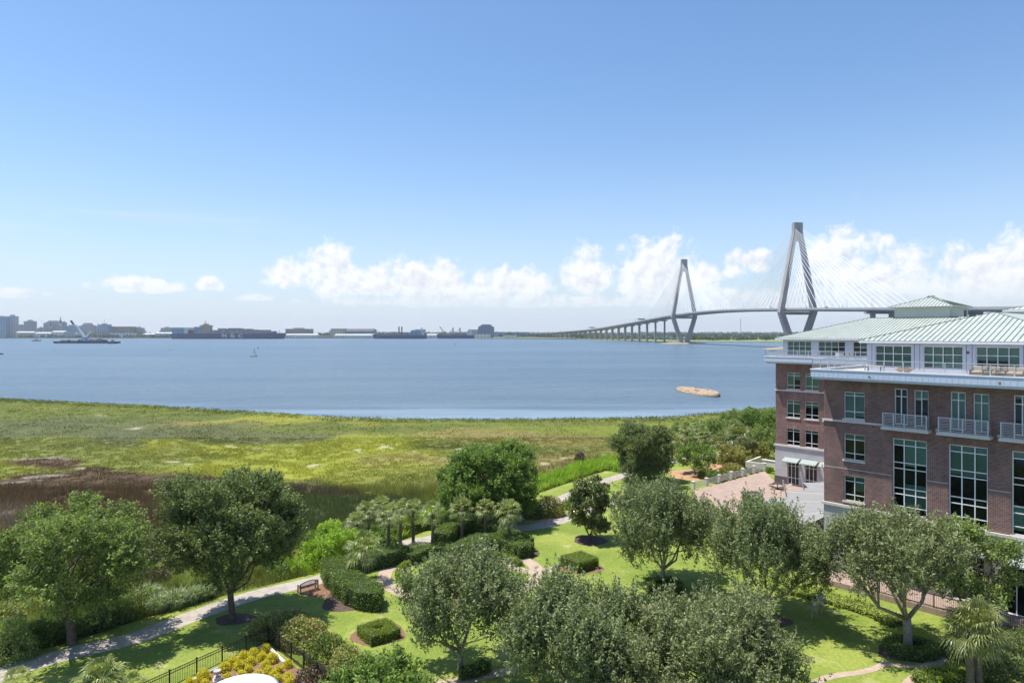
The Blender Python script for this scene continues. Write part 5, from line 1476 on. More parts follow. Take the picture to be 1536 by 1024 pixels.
for k, (xx, b_) in enumerate(((X6(445), 27.0), (X6(475), 27.1), (X6(530), 27.0))):
    t = thing('terrace_chair', ['slim chair on the far wing terrace, left of three', 'slim chair on the far wing terrace, middle of three', 'slim chair on the far wing terrace, right of three'][k], 'chair', group='chairs on the far terrace'); place(t, bp(xx, 545, b_)[0], b_, 18.5, k * .7)
    m = MB(); m.box(-.25, .25, -.25, .25, .42, .47); m.build('seat', M['steel'], t); m = MB(); m.box(-.25, .25, .22, .26, .47, .95); m.build('backrest', M['steel'], t)
    for sx in (-1, 1):
        for sy in (-1, 1): m = MB(); m.box(sx * .22 - .02, sx * .22 + .02, sy * .22 - .02, sy * .22 + .02, 0, .42); m.build('leg', M['steel'], t)

# ================================================================== garden terrace, canopy, walks
TZ = 1.1
terr = [at(1040, 736, TZ).xy, at(1147, 706, TZ).xy, loc_of(WA, WB_).xy, loc_of(-.1, WB_).xy, loc_of(-.1, 1.0).xy, (26.0, 66.0), (22.5, 80.0)]
tm = MB(); tm.prism([tuple(p) for p in terr], -.1, TZ)
to_ = tm.build('terrace_paving', M['paving'])
bm = bmesh.new(); bm.from_mesh(to_.data); bmesh.ops.recalc_face_normals(bm, faces=bm.faces); bm.to_mesh(to_.data); bm.free(); props(to_, kind='structure')
rl = thing('terrace_fence', 'cream pillars with grey metal rail panels along the pink garden terrace', 'fence', tuple(at(1040, 736, TZ)))
p0, p1 = at(1040, 734, TZ), at(1147, 705, TZ); org = at(1040, 736, TZ); n = 6
for k in range(n + 1):
    q = p0.lerp(p1, k / n) - org; ang = math.atan2((p1 - p0).y, (p1 - p0).x)
    m = MB(); m.obox(q + Vector((0, 0, .52)), (.18, .18, .52), ang); m.obox(q + Vector((0, 0, 1.08)), (.23, .23, .04), ang); m.build('pillar', M['offwhite'], rl)
    if k < n:
        q2 = p0.lerp(p1, (k + 1) / n) - org; d = (q2 - q).normalized(); s, e = q + d * .26, q2 - d * .26
        m = MB(); m.bar(s + Vector((0, 0, .95)), e + Vector((0, 0, .95)), .05); m.bar(s + Vector((0, 0, .18)), e + Vector((0, 0, .18)), .05)
        L_ = (e - s).length; c = int(L_ / .16)
        for j in range(c + 1): w = s + d * L_ * j / c; m.bar(w + Vector((0, 0, .18)), w + Vector((0, 0, .95)), .03)
        for z in (.4, .6, .78): m.bar(s + Vector((0, 0, z)), e + Vector((0, 0, z)), .02)
        m.build('rail_panel', M['steel'], rl)
pw = thing('planter_wall', 'cream L-shaped planter wall at the far end of the garden terrace', 'wall', tuple(at(1147, 706, TZ)))
o_ = at(1147, 706, TZ)
qs = [at(1147, 703, TZ) - o_, at(1120, 700, TZ) - o_, at(1140, 692, TZ) - o_]
m = MB(); m.bar(qs[0] + Vector((0, 0, .4)), qs[1] + Vector((0, 0, .4)), .35, .9); m.build('front_panel', M['offwhite'], pw)
m = MB(); m.bar(qs[1] + Vector((0, 0, .4)), qs[2] + Vector((0, 0, .4)), .35, .88); m.build('side_panel', M['offwhite'], pw)
pw = thing('low_wall', 'short cream wall end standing at the corner of the brick wing', 'wall', tuple(at(1158, 700, TZ)))
m = MB(); m.obox((0, 0, .45), (.3, 1.6, .45), BROT + R(90)); m.build('wall_body', M['offwhite'], pw); m = MB(); m.obox((0, 0, .95), (.36, 1.66, .05), BROT + R(90)); m.build('cap', M['stonetrim'], pw)
for px, py, lab in ((1166, 733, 'round picnic table on the pink terrace nearest the brick wing'), (1131, 747, 'round picnic table on the pink terrace, half hidden by treetops')):
    p = at(px, py, TZ); t = thing('picnic_table', lab, 'table', tuple(p), .3, 'round picnic tables')
    m = MB(); m.lathe([(.0, .72), (.62, .72), (.64, .75), (.62, .78), (0, .78)], 24); m.build('tabletop', M['bronze'], t)
    m = MB(); m.lathe([(.35, 0), (.35, .03), (.06, .06), (.05, .72)], 12); m.build('base', M['iron'], t)
    for k in range(4):
        a = k * 1.571; m = MB(); m.obox((math.cos(a) * .98, math.sin(a) * .98, .45), (.17, .42, .025), a); m.build('seat', M['bronze'], t)
        m = MB(); m.tube([(math.cos(a) * .1, math.sin(a) * .1, .2), (math.cos(a) * .7, math.sin(a) * .7, .15), (math.cos(a) * .98, math.sin(a) * .98, .43)], .03, 6); m.build('seat_arm', M['iron'], t)
# fabric canopy between the two wings
cn = thing('fabric_canopy', 'large pale grey fabric canopy with a scalloped edge beside the brick corner', 'canopy', tuple(A0))
outer = [at(1236, 712, 4.3), at(1204, 724, 4.1), at(1178, 737, 3.9), at(1142, 748, 3.7), at(1128, 775, 3.5), at(1150, 800, 3.4)]
inner = [loc_of(-.06, 24, 5.2), loc_of(-.06, 19, 5.2), loc_of(-.06, 14.5, 5.15), loc_of(-.06, 9.5, 5.1), loc_of(-.06, 4.5, 5.05), loc_of(-.06, .4, 5.0)]
m = MB(); nn = 9; vs = []; fs = []
SEG = 6
for i in range(5):
    for j in range(SEG + (i == 4)):
        f = j / SEG; sc = math.sin(math.pi * f)
        o = outer[i].lerp(outer[i + 1], f); q = inner[i].lerp(inner[i + 1], f)
        o = o.lerp(q, .13 * sc); 
        for k in range(nn + 1):
            u = k / nn; w = o.lerp(q, u) - A0; w.z -= .5 * math.sin(math.pi * u) * .6 + .25 * sc * (1 - u); vs.append(w)
rows = len(vs) // (nn + 1)
for i in range(rows - 1):
    for k in range(nn): fs.append((i * (nn + 1) + k, i * (nn + 1) + k + 1, (i + 1) * (nn + 1) + k + 1, (i + 1) * (nn + 1) + k))
m.add(vs, fs); co_ = m.build('fabric_roof', M['fabric'], cn, True); sm = co_.modifiers.new('s', 'SOLIDIFY'); sm.thickness = .03
for i in range(6):
    o = outer[i] - A0; q = inner[i] - A0; out = (o - q); out.z = 0; out.normalize()
    ms = MB(); ms.tube([o + out * -.6 + Vector((0, 0, TZ - o.z - A0.z)), o + out * .25 + Vector((0, 0, 1.3))], .085, 8); ms.build('mast', M['steel'], cn)
    sb_ = MB(); pts = [o.lerp(q, k / nn) - Vector((0, 0, .3 * math.sin(math.pi * k / nn) - .03)) for k in range(nn + 1)]; sb_.tube(pts, .03, 5); sb_.build('seam_cable', M['stonetrim'], cn)
# walk with a bronze railing along the office
wk = [loc_of(1, -3.2).xy, loc_of(24, -3.2).xy, loc_of(24, -.08).xy, loc_of(1, -.08).xy]
wkm = MB(); wkm.prism([tuple(p) for p in wk], -.1, .5); wko = wkm.build('office_walk', M['paving'])
bm = bmesh.new(); bm.from_mesh(wko.data); bmesh.ops.recalc_face_normals(bm, faces=bm.faces); bm.to_mesh(wko.data); bm.free(); props(wko, kind='structure')
rt = thing('walk_railing', 'bronze metal railing along the edge of the raised office walk', 'railing', tuple(loc_of(6, -3.1, .5)), BROT)
m = MB(); L_ = 18
for z in (.12, 1.02): m.bar((0, 0, z), (L_, 0, z), .05)
k = 0
while k < L_: m.box(k, k + .02, -.01, .01, .12, 1.02); k += .13
m.build('rail_panel', M['bronze'], rt)
for k in range(10): m = MB(); m.box(k * 2 - .035, k * 2 + .035, -.035, .035, 0, 1.08); m.build('post', M['bronze'], rt)

# ================================================================== lower left yard
C0 = at(402, 963); CL_ = at(196, 1060); CR_ = at(520, 1056)
fn = thing('metal_fence', 'black metal picket fence meeting in a pointed corner round the yellow bushes', 'fence', tuple(C0))
for end in (CL_, CR_):
    d = (end - C0); L_ = d.length; d.normalize(); n = int(L_ / 1.85) + 1; bay = 1.85
    for k in range(n + 1):
        q = d * bay * k; 
        if k or end is CL_: m = MB(); m.obox(q + Vector((0, 0, .58)), (.038, .038, .6), math.atan2(d.y, d.x)); m.obox(q + Vector((0, 0, 1.19)), (.05, .05, .015), math.atan2(d.y, d.x)); m.build('post', M['iron'], fn)
        if k < n:
            e = d * bay * (k + 1); m = MB(); s0 = q + d * .045; e0 = e - d * .045
            for z in (.13, .93, 1.10): m.bar(s0 + Vector((0, 0, z)), e0 + Vector((0, 0, z)), .035, .04)
            c = 15
            for j in range(1, c): w = s0.lerp(e0, j / c); m.bar(w + Vector((0, 0, .13)), w + Vector((0, 0, 1.09)), .018)
            m.build('picket_panel', M['iron'], fn)
yard = [tuple((C0 + (CL_ - C0).normalized() * 14 + Vector((.3, 0, 0))).xy), tuple((C0 + Vector((0, -.35, 0))).xy), tuple((C0 + (CR_ - C0).normalized() * 14).xy)]
sheet('mulch_bed', yard, .010, M['mulch'])
kb = thing('stone_edging', 'pale stone edging inside the right run of the black fence', 'edging', tuple(C0 + Vector((0, -.5, 0))))
d = (CR_ - C0).normalized(); m = MB(); m.bar(Vector((.05, -.1, .09)), d * 3.4 + Vector((-.1, -.2, .09)), .22, .2); m.build('stone_row', M['stonetrim'], kb)
d2 = (CL_ - C0).normalized(); m = MB(); m.bar(Vector((-.05, -.1, .08)), d2 * 10 + Vector((.25, -.2, .08)), .18, .18); m.build('stone_row', M['concrete'], kb)
def zs(x, y): return 200 + x / 4.197, 780 + y / 4.197
YB = [(440, 975, 38), (570, 925, 31), (620, 890, 31), (665, 910, 29), (692, 855, 31), (738, 885, 28), (757, 835, 31), (810, 857, 26), (832, 808, 26), (873, 865, 33), (830, 907, 22), (725, 935, 20),
      (678, 968, 22), (848, 943, 24), (912, 940, 23), (786, 966, 22), (878, 973, 24), (973, 905, 24), (907, 992, 23), (975, 985, 26), (592, 980, 18), (355, 1018, 26), (450, 1022, 20), (985, 1015, 22)]
for i, (x, y, r_) in enumerate(YB):
    px, py = zs(x, y + r_ * .75); p = at(px, py); r = r_ / 4.197 * p.y / F * .92
    k = sorted(YB, key=lambda q: (q[1], q[0])).index((x, y, r_))
    side = 'left' if x < 640 else ('middle' if x < 850 else 'right')
    size = 'large' if r_ >= 29 else ('mid-sized' if r_ >= 23 else 'small')
    ordn = ['nearest', 'second', 'third', 'fourth', 'fifth', 'sixth', 'seventh', 'eighth', 'ninth', 'tenth', 'eleventh', 'twelfth', 'thirteenth']
    ordn_ = ['topmost', 'second', 'third', 'fourth', 'fifth', 'sixth', 'seventh', 'eighth', 'ninth', 'tenth']
    kk = sorted([q for q in YB if ('left' if q[0] < 640 else ('middle' if q[0] < 850 else 'right')) == side], key=lambda q: q[1]).index((x, y, r_))
    shrub('yellow_bush', f'{size} yellow bush, {ordn[kk]} to the fence corner on the {side} of the mulch bed', (p.x, p.y, 0), r, r, r * 1.62, 'yellowbush', 130 + i, group='clipped yellow bushes in the mulch bed', leaf=(.075, .055), dens=2200, lump=.05, cat='bush')
up = at(326, 1020); t = thing('garden_urn', 'pale stone urn on a square pedestal beside the yellow bushes', 'urn', tuple(up), .5)
m = MB(); m.box(-.26, .26, -.26, .26, 0, .08); m.box(-.2, .2, -.2, .2, .08, .26); m.build('pedestal', M['stonetrim'], t)
m = MB(); m.lathe([(.13, .26), (.06, .34), (.07, .4), (.2, .5), (.24, .62), (.22, .66), (.16, .64)], 20); m.build('bowl', M['concrete'], t, True)
t = thing('round_canopy', 'white round parasol top cut off by the bottom edge of the picture', 'parasol', (-15.7, 39.6, 0))
m = MB(); m.lathe([(2.05, 1.12), (2.1, 1.22), (1.8, 1.34), (1.1, 1.5), (.3, 1.62), (.02, 1.66)], 40); m.build('canopy_top', M['white'], t, True); m = MB(); m.lathe([(.05, 0), (.05, 1.6)], 10); m.build('pole', M['steel'], t)
# bench
bpos = at(462, 886); bdir = math.atan2(at(473, 882).y - at(452, 888).y, at(473, 882).x - at(452, 888).x)
t = thing('park_bench', 'dark park bench with a curved slatted back on the mulch by the path', 'bench', tuple(bpos), bdir)
m = MB()
for k in range(4): m.box(-.8, .8, -.2 + k * .12, -.11 + k * .12, .42, .45)
m.build('seat', M['bench'], t)
m = MB(); m.tube([(-.8, -.24, .82), (-.4, -.25, .93), (0, -.26, .97), (.4, -.25, .93), (.8, -.24, .82)], .035, 6); m.bar((-.8, -.23, .55), (.8, -.23, .55), .05)
for k in range(15): x = -.75 + k * .107; m.bar((x, -.23, .55), (x, -.25, .86 + .1 * math.cos(x * 1.9)), .035)
m.build('backrest', M['bench'], t)
for sx in (-1, 1):
    m = MB(); m.bar((sx * .8, -.24, 0), (sx * .8, -.24, .84), .07); m.build('leg', M['bench'], t)
    m = MB(); m.bar((sx * .8, .24, 0), (sx * .8, .24, .62), .07); m.build('leg', M['bench'], t)
    m = MB(); m.bar((sx * .8, -.24, .64), (sx * .8, .28, .64), .07, .05); m.build('armrest', M['bench'], t)

# ------------------------------------------------------------------ people
def skin_body(name, chains, mat_, parent, sub=1):
    """chains: lists of (point, radius); the first starts the body"""
    me = bpy.data.meshes.new(name); vs = []; es = []; rad = []
    for ch in chains:
        prev = None
        for p, r_ in ch:
            j = next((i for i, v in enumerate(vs) if (Vector(v) - Vector(p)).length < 1e-4), None)
            if j is None: vs.append(tuple(p)); rad.append(r_); j = len(vs) - 1
            if prev is not None: es.append((prev, j))
            prev = j
    me.from_pydata(vs, es, []); me.materials.append(mat_)
    o = bpy.data.objects.new(name, me); COL.objects.link(o); o.parent = parent
    sk = o.modifiers.new('skin', 'SKIN'); sk.use_smooth_shade = True
    for i, v in enumerate(me.skin_vertices[0].data): v.radius = (rad[i], rad[i]); v.use_root = (i == 0)
    o.modifiers.new('sub', 'SUBSURF').levels = sub; o.modifiers['sub'].render_levels = sub
    return o
def person(label, loc, rz, shirt, shorts, stride=.3, h=1.7):
    t = thing('person', label, 'person', loc, rz, 'people walking on the lawn')
    s = h / 1.72; S = lambda x, y, z: (x * s, y * s, z * s)
    pel = (S(0, 0, .93), .13 * s)
    ch = [[pel, (S(0, 0, 1.1), .12 * s), (S(0, .01, 1.3), .15 * s), (S(0, .01, 1.42), .10 * s), (S(0, .02, 1.50), .055 * s), (S(0, .04, 1.58), .08 * s), (S(0, .04, 1.68), .085 * s)]]
    for sx, ph in ((-1, 1), (1, -1)):
        f = stride * ph
        ch.append([pel, (S(sx * .09, 0, .88), .10 * s), (S(sx * .10, f * .55 + .03, .5), .065 * s), (S(sx * .10, f - (.08 if f < 0 else 0), .09), .045 * s), (S(sx * .10, f + .12, .035), .035 * s)])
        ch.append([(S(0, .01, 1.42), .10 * s), (S(sx * .19, .0, 1.40), .055 * s), (S(sx * .25, -f * .5 - .03, 1.14), .042 * s), (S(sx * .24, -f * .9 + .1, .93), .033 * s), (S(sx * .235, -f * .95 + .13, .85), .04 * s), (S(sx * .23, -f + .15, .78), .015 * s)])
    skin_body('body', ch, M['skin'], t)
    skin_body('shirt', [[(S(0, 0, .95), .155 * s), (S(0, 0, 1.12), .145 * s), (S(0, .01, 1.3), .175 * s), (S(0, .01, 1.43), .11 * s)],
                        [(S(0, .01, 1.3), .175 * s), (S(-.19, .0, 1.38), .075 * s), (S(-.235, .0, 1.22), .065 * s)], [(S(0, .01, 1.3), .175 * s), (S(.19, .0, 1.38), .075 * s), (S(.235, .0, 1.22), .065 * s)]], M[shirt], t)
    skin_body('shorts', [[(S(0, 0, .97), .15 * s), (S(0, 0, .87), .15 * s)], [(S(0, 0, .87), .15 * s), (S(-.1, stride * .2, .7), .11 * s), (S(-.1, stride * .45, .55), .095 * s)], [(S(0, 0, .87), .15 * s), (S(.1, -stride * .2, .7), .11 * s), (S(.1, -stride * .45, .55), .095 * s)]], M[shorts], t)
    m = MB(); m.lathe([(.075 * s, -.07 * s), (.105 * s, 0), (.10 * s, .06 * s), (.05 * s, .105 * s), (.01, .112 * s)], 12, S(0, .02, 1.68)); m.build('hair', M['hair'], t, True)
p = at(1232, 918); person('person in a light blue top walking on the shaded lawn', tuple(p), 2.4, 'shirtblue', 'shirtwhite', .25, 1.75)
p = at(1222, 927); person('person in green shorts and pale top walking just ahead', tuple(p), 2.2, 'shirtwhite', 'green_cloth', -.25, 1.65)

# ================================================================== the bridge
N1 = atD(1196, 527, 950); N1.z = 0; N2 = atD(1026, 516, 1424); N2.z = 0
bdir_ = (N2 - N1).normalized(); bx = Vector((-bdir_.y, bdir_.x, 0))      # along, across
if bx.x < 0: bx = -bx
brot = math.atan2(bx.y, bx.x)
bridge = thing('cable_stayed_bridge', 'long cable-stayed bridge with two tall diamond towers across the harbour', 'bridge', tuple(N1), brot)
# local frame: X across, Y along towards the far tower
SPAN = (N2 - N1).length
def deckz(s):
    """deck height along the bridge, s metres beyond the near tower"""
    pts = [(-900, 22), (-600, 36), (-250, 47), (0, 55.5), (SPAN * .5, 62), (SPAN, 60.5), (SPAN + 350, 49), (SPAN + 840, 33.5), (SPAN + 1531, 22), (SPAN + 2400, 12), (SPAN + 3200, 8)]
    return float(np.interp(s, [p[0] for p in pts], [p[1] for p in pts]))
ssm = [(s, sum(deckz(s + k * 30) for k in range(-3, 4)) / 7) for s in range(-900, int(SPAN) + 3200, 30)]
def dz(s): return float(np.interp(s, [p[0] for p in ssm], [p[1] for p in ssm]))
def curve_x(s): 
    t = max(0, s - SPAN - 300); return -t * t * 0.00004
DW = 19.0
m = MB(); vs = []; fs = []
for s, z in ssm:
    cx = curve_x(s)
    vs += [(cx - DW, s, z), (cx - DW, s, z - 1.6), (cx - DW * .6, s, z - 3.6), (cx + DW * .6, s, z - 3.6), (cx + DW, s, z - 1.6), (cx + DW, s, z)]
n = len(ssm)
for i in range(n - 1):
    for k in range(6): a, b_ = i * 6 + k, i * 6 + (k + 1) % 6; fs.append((a, b_, b_ + 6, a + 6))
m.add(vs, fs); m.build('deck', M['deckmat'], bridge)
for sgn in (-1, 1):
    m = MB()
    for i in range(n - 1):
        (s0, z0), (s1, z1) = ssm[i], ssm[i + 1]
        if s1 > SPAN + 1500: break
        m.bar((curve_x(s0) + sgn * (DW - .3), s0, z0 + .55), (curve_x(s1) + sgn * (DW - .3), s1, z1 + .55), .5, 1.1)
    m.build('parapet', M['concrete'], bridge)
def tower(s):
    zt = 175.0; zd = dz(s); o = Vector((0, s, 0))
    m = MB()
    def leg(p, q, w0, w1, d0, d1):
        p, q = Vector(p), Vector(q); vs = []
        for e, w, d in ((p, w0, d0), (q, w1, d1)):
            for a, b_ in ((-1, -1), (1, -1), (1, 1), (-1, 1)): vs.append(e + Vector((a * w / 2, b_ * d / 2, 0)))
        m.add(vs, [(0, 3, 2, 1), (4, 5, 6, 7), (0, 1, 5, 4), (1, 2, 6, 5), (2, 3, 7, 6), (3, 0, 4, 7)])
    hw = 23.5
    for sg in (-1, 1):
        leg((sg * 6.5, s, 2), (sg * hw, s, zd - 5), 8.0, 7.2, 9, 8.5)
        leg((sg * hw, s, zd - 5), (sg * (hw - .2), s, zd - 1), 7.2, 6.8, 8.5, 8.3)
        leg((sg * (hw - .2), s, zd - 1), (sg * 4.0, s, zt - 14), 6.6, 4.8, 8.3, 7.5)
        leg((sg * 4.0, s, zt - 14), (sg * 3.0, s, zt), 4.8, 6.0, 7.5, 7.3)
    t = m.build('tower', M['bridge'], bridge)
    m = MB(); m.box(-hw + 3.3, hw - 3.3, s - 3, s + 3, zd - 8.2, zd - 4.2); m.build('cross_beam', M['bridge'], t)
    m = MB(); m.box(-.7, .7, s - 3.4, s + 3.4, zt - 26, zt - .5); m.build('tower_link', M['bridge'], t)
    m = MB(); pr = [(20 * math.cos(a) * (1.3 if abs(math.cos(a)) > .5 else 1), s + 13 * math.sin(a)) for a in np.linspace(0, 2 * math.pi, 20)[:-1]]; m.prism(pr, WZ - 2, 2.6); m.build('footing', M['concrete'], t)
    # rock island round the footing
    rs = random.Random(int(s)); m = MB(); k = 48
    for i in range(3):
        for j in range(k):
            a = 2 * math.pi * j / k; rr = (42, 34, 24)[i] * rs.uniform(.92, 1.08)
            m.v.append((rr * 1.25 * math.cos(a), s + rr * .75 * math.sin(a), (WZ - 1.5, .6, 1.5)[i] * 1.0))
    for i in range(2):
        for j in range(k): m.f.append((i * k + j, i * k + (j + 1) % k, (i + 1) * k + (j + 1) % k, (i + 1) * k + j))
    m.f.append(tuple(2 * k + j for j in range(k))); m.build('rock_island', M['stone_rock'], t)
tower(0.0); tower(SPAN)
cables = []
for ts in (0.0, SPAN):
    for k in range(16):
        for sg in (-1, 1):
            for d in (-1, 1):
                sa = ts + d * (16 + 13.4 * (k + .5)); zt_ = 108 + 59 * ((k + .5) / 16) ** .8
                f = (zt_ - (dz(ts) - 1)) / (161 - (dz(ts) - 1)); xt = sg * (23.3 + (4.0 - 23.3) * min(1, f))
                cables.append(((sg * (DW - 1), sa, dz(sa) + .5), (xt + sg * 1.2, ts + d * 3.6, zt_)))
order = sorted(range(len(cables)), key=lambda i: -(Vector(cables[i][0]) - Vector(cables[i][1])).length if cables[i][0][1] < SPAN * .5 else 1000 - (Vector(cables[i][0]) - Vector(cables[i][1])).length)
big = set(order[:99]); rest = MB()
for i, (p, q) in enumerate(cables):
    if i in big: m = MB(); m.bar(p, q, .42); m.build('cable', M['cable'], bridge)
    else: rest.bar(p, q, .42)
props(rest.build('far_cables', M['cable'], bridge), kind='stuff')
s = SPAN + 169; k = 0
while s < SPAN + 2100:
    z = dz(s) - 3.6; cx = curve_x(s); m = MB()
    for sg in (-1, 1): m.box(cx + sg * 11 - 1.7, cx + sg * 11 + 1.7, s - 1.6, s + 1.6, WZ - 1, z - 2.2)
    m.box(cx - 17, cx + 17, s - 2.2, s + 2.2, z - 2.4, z - .02)
    m.box(cx - 15.5, cx + 15.5, s - 4, s + 4, WZ - 1, 1.4)
    m.build('pier', M['bridge'], bridge); s += 72; k += 1
for s in (-62, -125, -190, -250, -310):
    z = dz(s) - 3.6; m = MB()
    for sg in (-1, 1): m.box(sg * 11 - 2.2, sg * 11 + 2.2, s - 2, s + 2, WZ - 1, z - 2.2)
    m.box(-20, 20, s - 2.4, s + 2.4, z - 2.4, z - .02); 
    if s < -180: m.build('pier', M['bridge'], bridge)
m = MB(); m.box(-DW + 1, DW - 1, -700, -186, 38, 41); 
# lamp posts on the deck
k = 0
for i in range(34):
    s = -200 + i * 48; m = MB(); z = dz(s); cx = curve_x(s)
    m.bar((cx - DW + .8, s, z), (cx - DW + .8, s, z + 10), .28); m.bar((cx - DW + .8, s, z + 10), (cx - DW + 3, s, z + 10.3), .22); m.build('lamp_post', M['steel'], bridge)
for s in (SPAN + 330, SPAN + 900):
    z = dz(s); cx = curve_x(s); m = MB(); m.bar((cx - 15, s, z), (cx - 15, s, z + 7.5), .5); m.bar((cx + 15, s, z), (cx + 15, s, z + 7.5), .5); m.bar((cx - 15, s, z + 7.3), (cx + 15, s, z + 7.3), .6); m.box(cx - 9, cx + 9, s - .4, s - .1, z + 5.4, z + 9); m.build('sign_gantry', M['roofrib'], bridge)
# traffic on the deck
def bpos_(s, x): return N1 + bx * x - (-bdir_) * s * 1.0
wh = ['white box truck on the bridge left of the near tower', 'white box truck on the bridge just right of the near tower', 'dark van on the bridge in the middle of the cable fan on the right', 'white box truck on the bridge far right of the near tower', 'pale van on the bridge halfway between the towers', 'dark van on the bridge close to the far tower']
for i, (s, xx) in enumerate(((60, -13), (-45, -13), (-95, -12), (-128, -13), (SPAN * .5, -13), (SPAN - 60, -12))):
    p = bpos_(s, xx); van = 'van' in wh[i]; L2 = 3 if van else 5.5; hh = 2.2 if van else 3.6
    t = thing('van' if van else 'truck', wh[i], 'van' if van else 'truck', (p.x, p.y, dz(s) + .02), brot, 'traffic on the bridge')
    m = MB(); m.box(-1.1, 1.1, -L2, L2 * .55, .6, hh); m.build('body' if van else 'cargo_box', M['slate'] if 'dark' in wh[i] else M['white'], t)
    m = MB(); m.box(-1.05, 1.05, L2 * .56, L2, .6, hh * .75); m.build('cab', M['slate'] if 'dark' in wh[i] else M['white'], t)
    for sy in (-.6, .7):
        for sx in (-1, 1): m = MB(); m.tube([(sx * .85, L2 * sy, .45), (sx * 1.12, L2 * sy, .45)], .45, 12); m.build('wheel', M['hull'], t)

# ================================================================== far shores
def land(name, pts, z=0.6, material='sand'):
    m = MB(); m.prism(pts, WZ - 1.5, z); o = m.build(name, material if not isinstance(material, str) else M[material])
    bm = bmesh.new(); bm.from_mesh(o.data); bmesh.ops.recalc_face_normals(bm, faces=bm.faces); bm.to_mesh(o.data); bm.free()
    return props(o, kind='structure')
M['farland'] = plain('far land', (0.13, 0.15, 0.07), 0.95, var=0.3, scale=0.01)
M['marshland'] = plain('far marsh', (0.22, 0.26, 0.09), 0.95, var=0.2, scale=0.01)
land('city_shore', [(-2700, 2860), (-180, 2800), (-120, 2560), (60, 2450), (330, 2330), (500, 2500), (700, 6000), (-6000, 6000), (-6000, 2900)], 1.6, 'farland')
land('far_land', [(-9000, 7000), (9000, 7000), (12000, 12000), (-12000, 12000)], 3, 'farland')
land('marsh_island', [tuple(at(x, y, WZ).xy) for x, y in ((860, 508.5), (900, 510.5), (940, 511.5), (1000, 512.2), (1060, 512.4), (1120, 512.8), (1180, 513.2), (1300, 513.5), (1500, 513.5))] + [(1700, 2300), (900, 2600), (180, 2600)], .5, 'marshland')
def woods(name, label, line, depth, h, n, seed, leaf=3.2, mk='farwood', mask=None):
    """distant belt of trees that reads as one mass: line of (x, y)"""
    rs = np.random.RandomState(seed); P = np.array(line, float)
    seg = np.linalg.norm(P[1:] - P[:-1], axis=1); cs = np.concatenate([[0], np.cumsum(seg)])
    nt = max(12, int(cs[-1] / (h * .55)) * 2)
    q = rs.random(nt) * cs[-1]; i = np.clip(np.searchsorted(cs, q) - 1, 0, len(seg) - 1); f = ((q - cs[i]) / seg[i])[:, None]
    c = P[i] * (1 - f) + P[i + 1] * f; d = unit(P[i + 1] - P[i]); sN = np.stack([-d[:, 1], d[:, 0]], -1)
    c = c + sN * (rs.random((nt, 1)) * depth); hh = h * (.55 + .7 * fbm(c[:, 0] * .004 + seed, c[:, 1] * .004, 4)) * rs.uniform(.8, 1.2, nt)
    k = rs.randint(0, nt, n); dr = unit(rs.normal(size=(n, 3))); dr[:, 2] = np.abs(dr[:, 2])
    r_ = hh[k] * .5
    pos = np.stack([c[k, 0] + dr[:, 0] * r_ * 1.2, c[k, 1] + dr[:, 1] * r_ * 1.2, hh[k] * .35 + dr[:, 2] * hh[k] * .62], -1)
    pos[:, 2] *= rs.uniform(.35, 1, n) ** .5
    v = leaf_quads(pos, unit(dr + rs.normal(size=(n, 3)) * .5), leaf, leaf * .9, rs)
    tt = np.clip(.5 + rs.normal(size=nt)[k] * .2 + rs.normal(size=n) * .15, 0, 1)
    return props(link_mesh(name, np_mesh(name, v, 4, tt), M[mk]), label, 'woodland', None, 'stuff')
woods('woodland', 'low green woods along the shore right of and below the bridge', [tuple(at(x, y, 0).xy) for x, y in ((1036, 511.0), (1100, 511.2), (1180, 511.5), (1320, 512))], 60, 13, 9000, 1, 3.0)
woods('woodland', 'second belt of woods farther back under the bridge', [(200, 2500), (700, 2350), (1300, 2300)], 200, 15, 6000, 2, 4.5)
woods('woodland', 'scrubby green shore under the left part of the bridge', [tuple(at(x, y, 0).xy) for x, y in ((868, 507.5), (930, 509), (1000, 510.5), (1036, 510.8))], 70, 6.5, 8000, 3, 2.4)
woods('woodland', 'trees on the point left of the bridge end', [tuple(at(x, y, 0).xy) for x, y in ((742, 505.8), (790, 506), (850, 506.6), (870, 507))], 120, 13, 6000, 4, 3.2)
woods('woodland', 'distant tree line behind the docked ships', [(-900, 3150), (-300, 3200), (200, 3200)], 300, 26, 9000, 5, 6.5)
woods('woodland', 'distant tree line among the city buildings', [(-2400, 3050), (-1600, 3050), (-900, 3100)], 300, 22, 12000, 6, 6.5)
woods('woodland', 'bushes along the city waterfront on the left', [(-2080, 2872), (-1780, 2868), (-1500, 2866), (-1300, 2862)], 25, 15, 4500, 7, 4.5)
woods('woodland', 'dark green far horizon woods to the right', [(300, 3400), (1500, 3300), (2600, 3200)], 500, 18, 12000, 8, 8)
woods('woodland', 'faint horizon woods across the middle', [(-1500, 7100), (1000, 7100), (4500, 7100)], 800, 30, 12000, 9, 20)
m = MB(); pm = atD(1111, 500, 4500); 
ra = thing('radio_mast', 'thin radio mast on the horizon between the bridge towers', 'mast', (pm.x, pm.y, 0)); m.bar((0, 0, 0), (0, 0, 115), 2.4); m.build('mast', M['cargo'], ra)

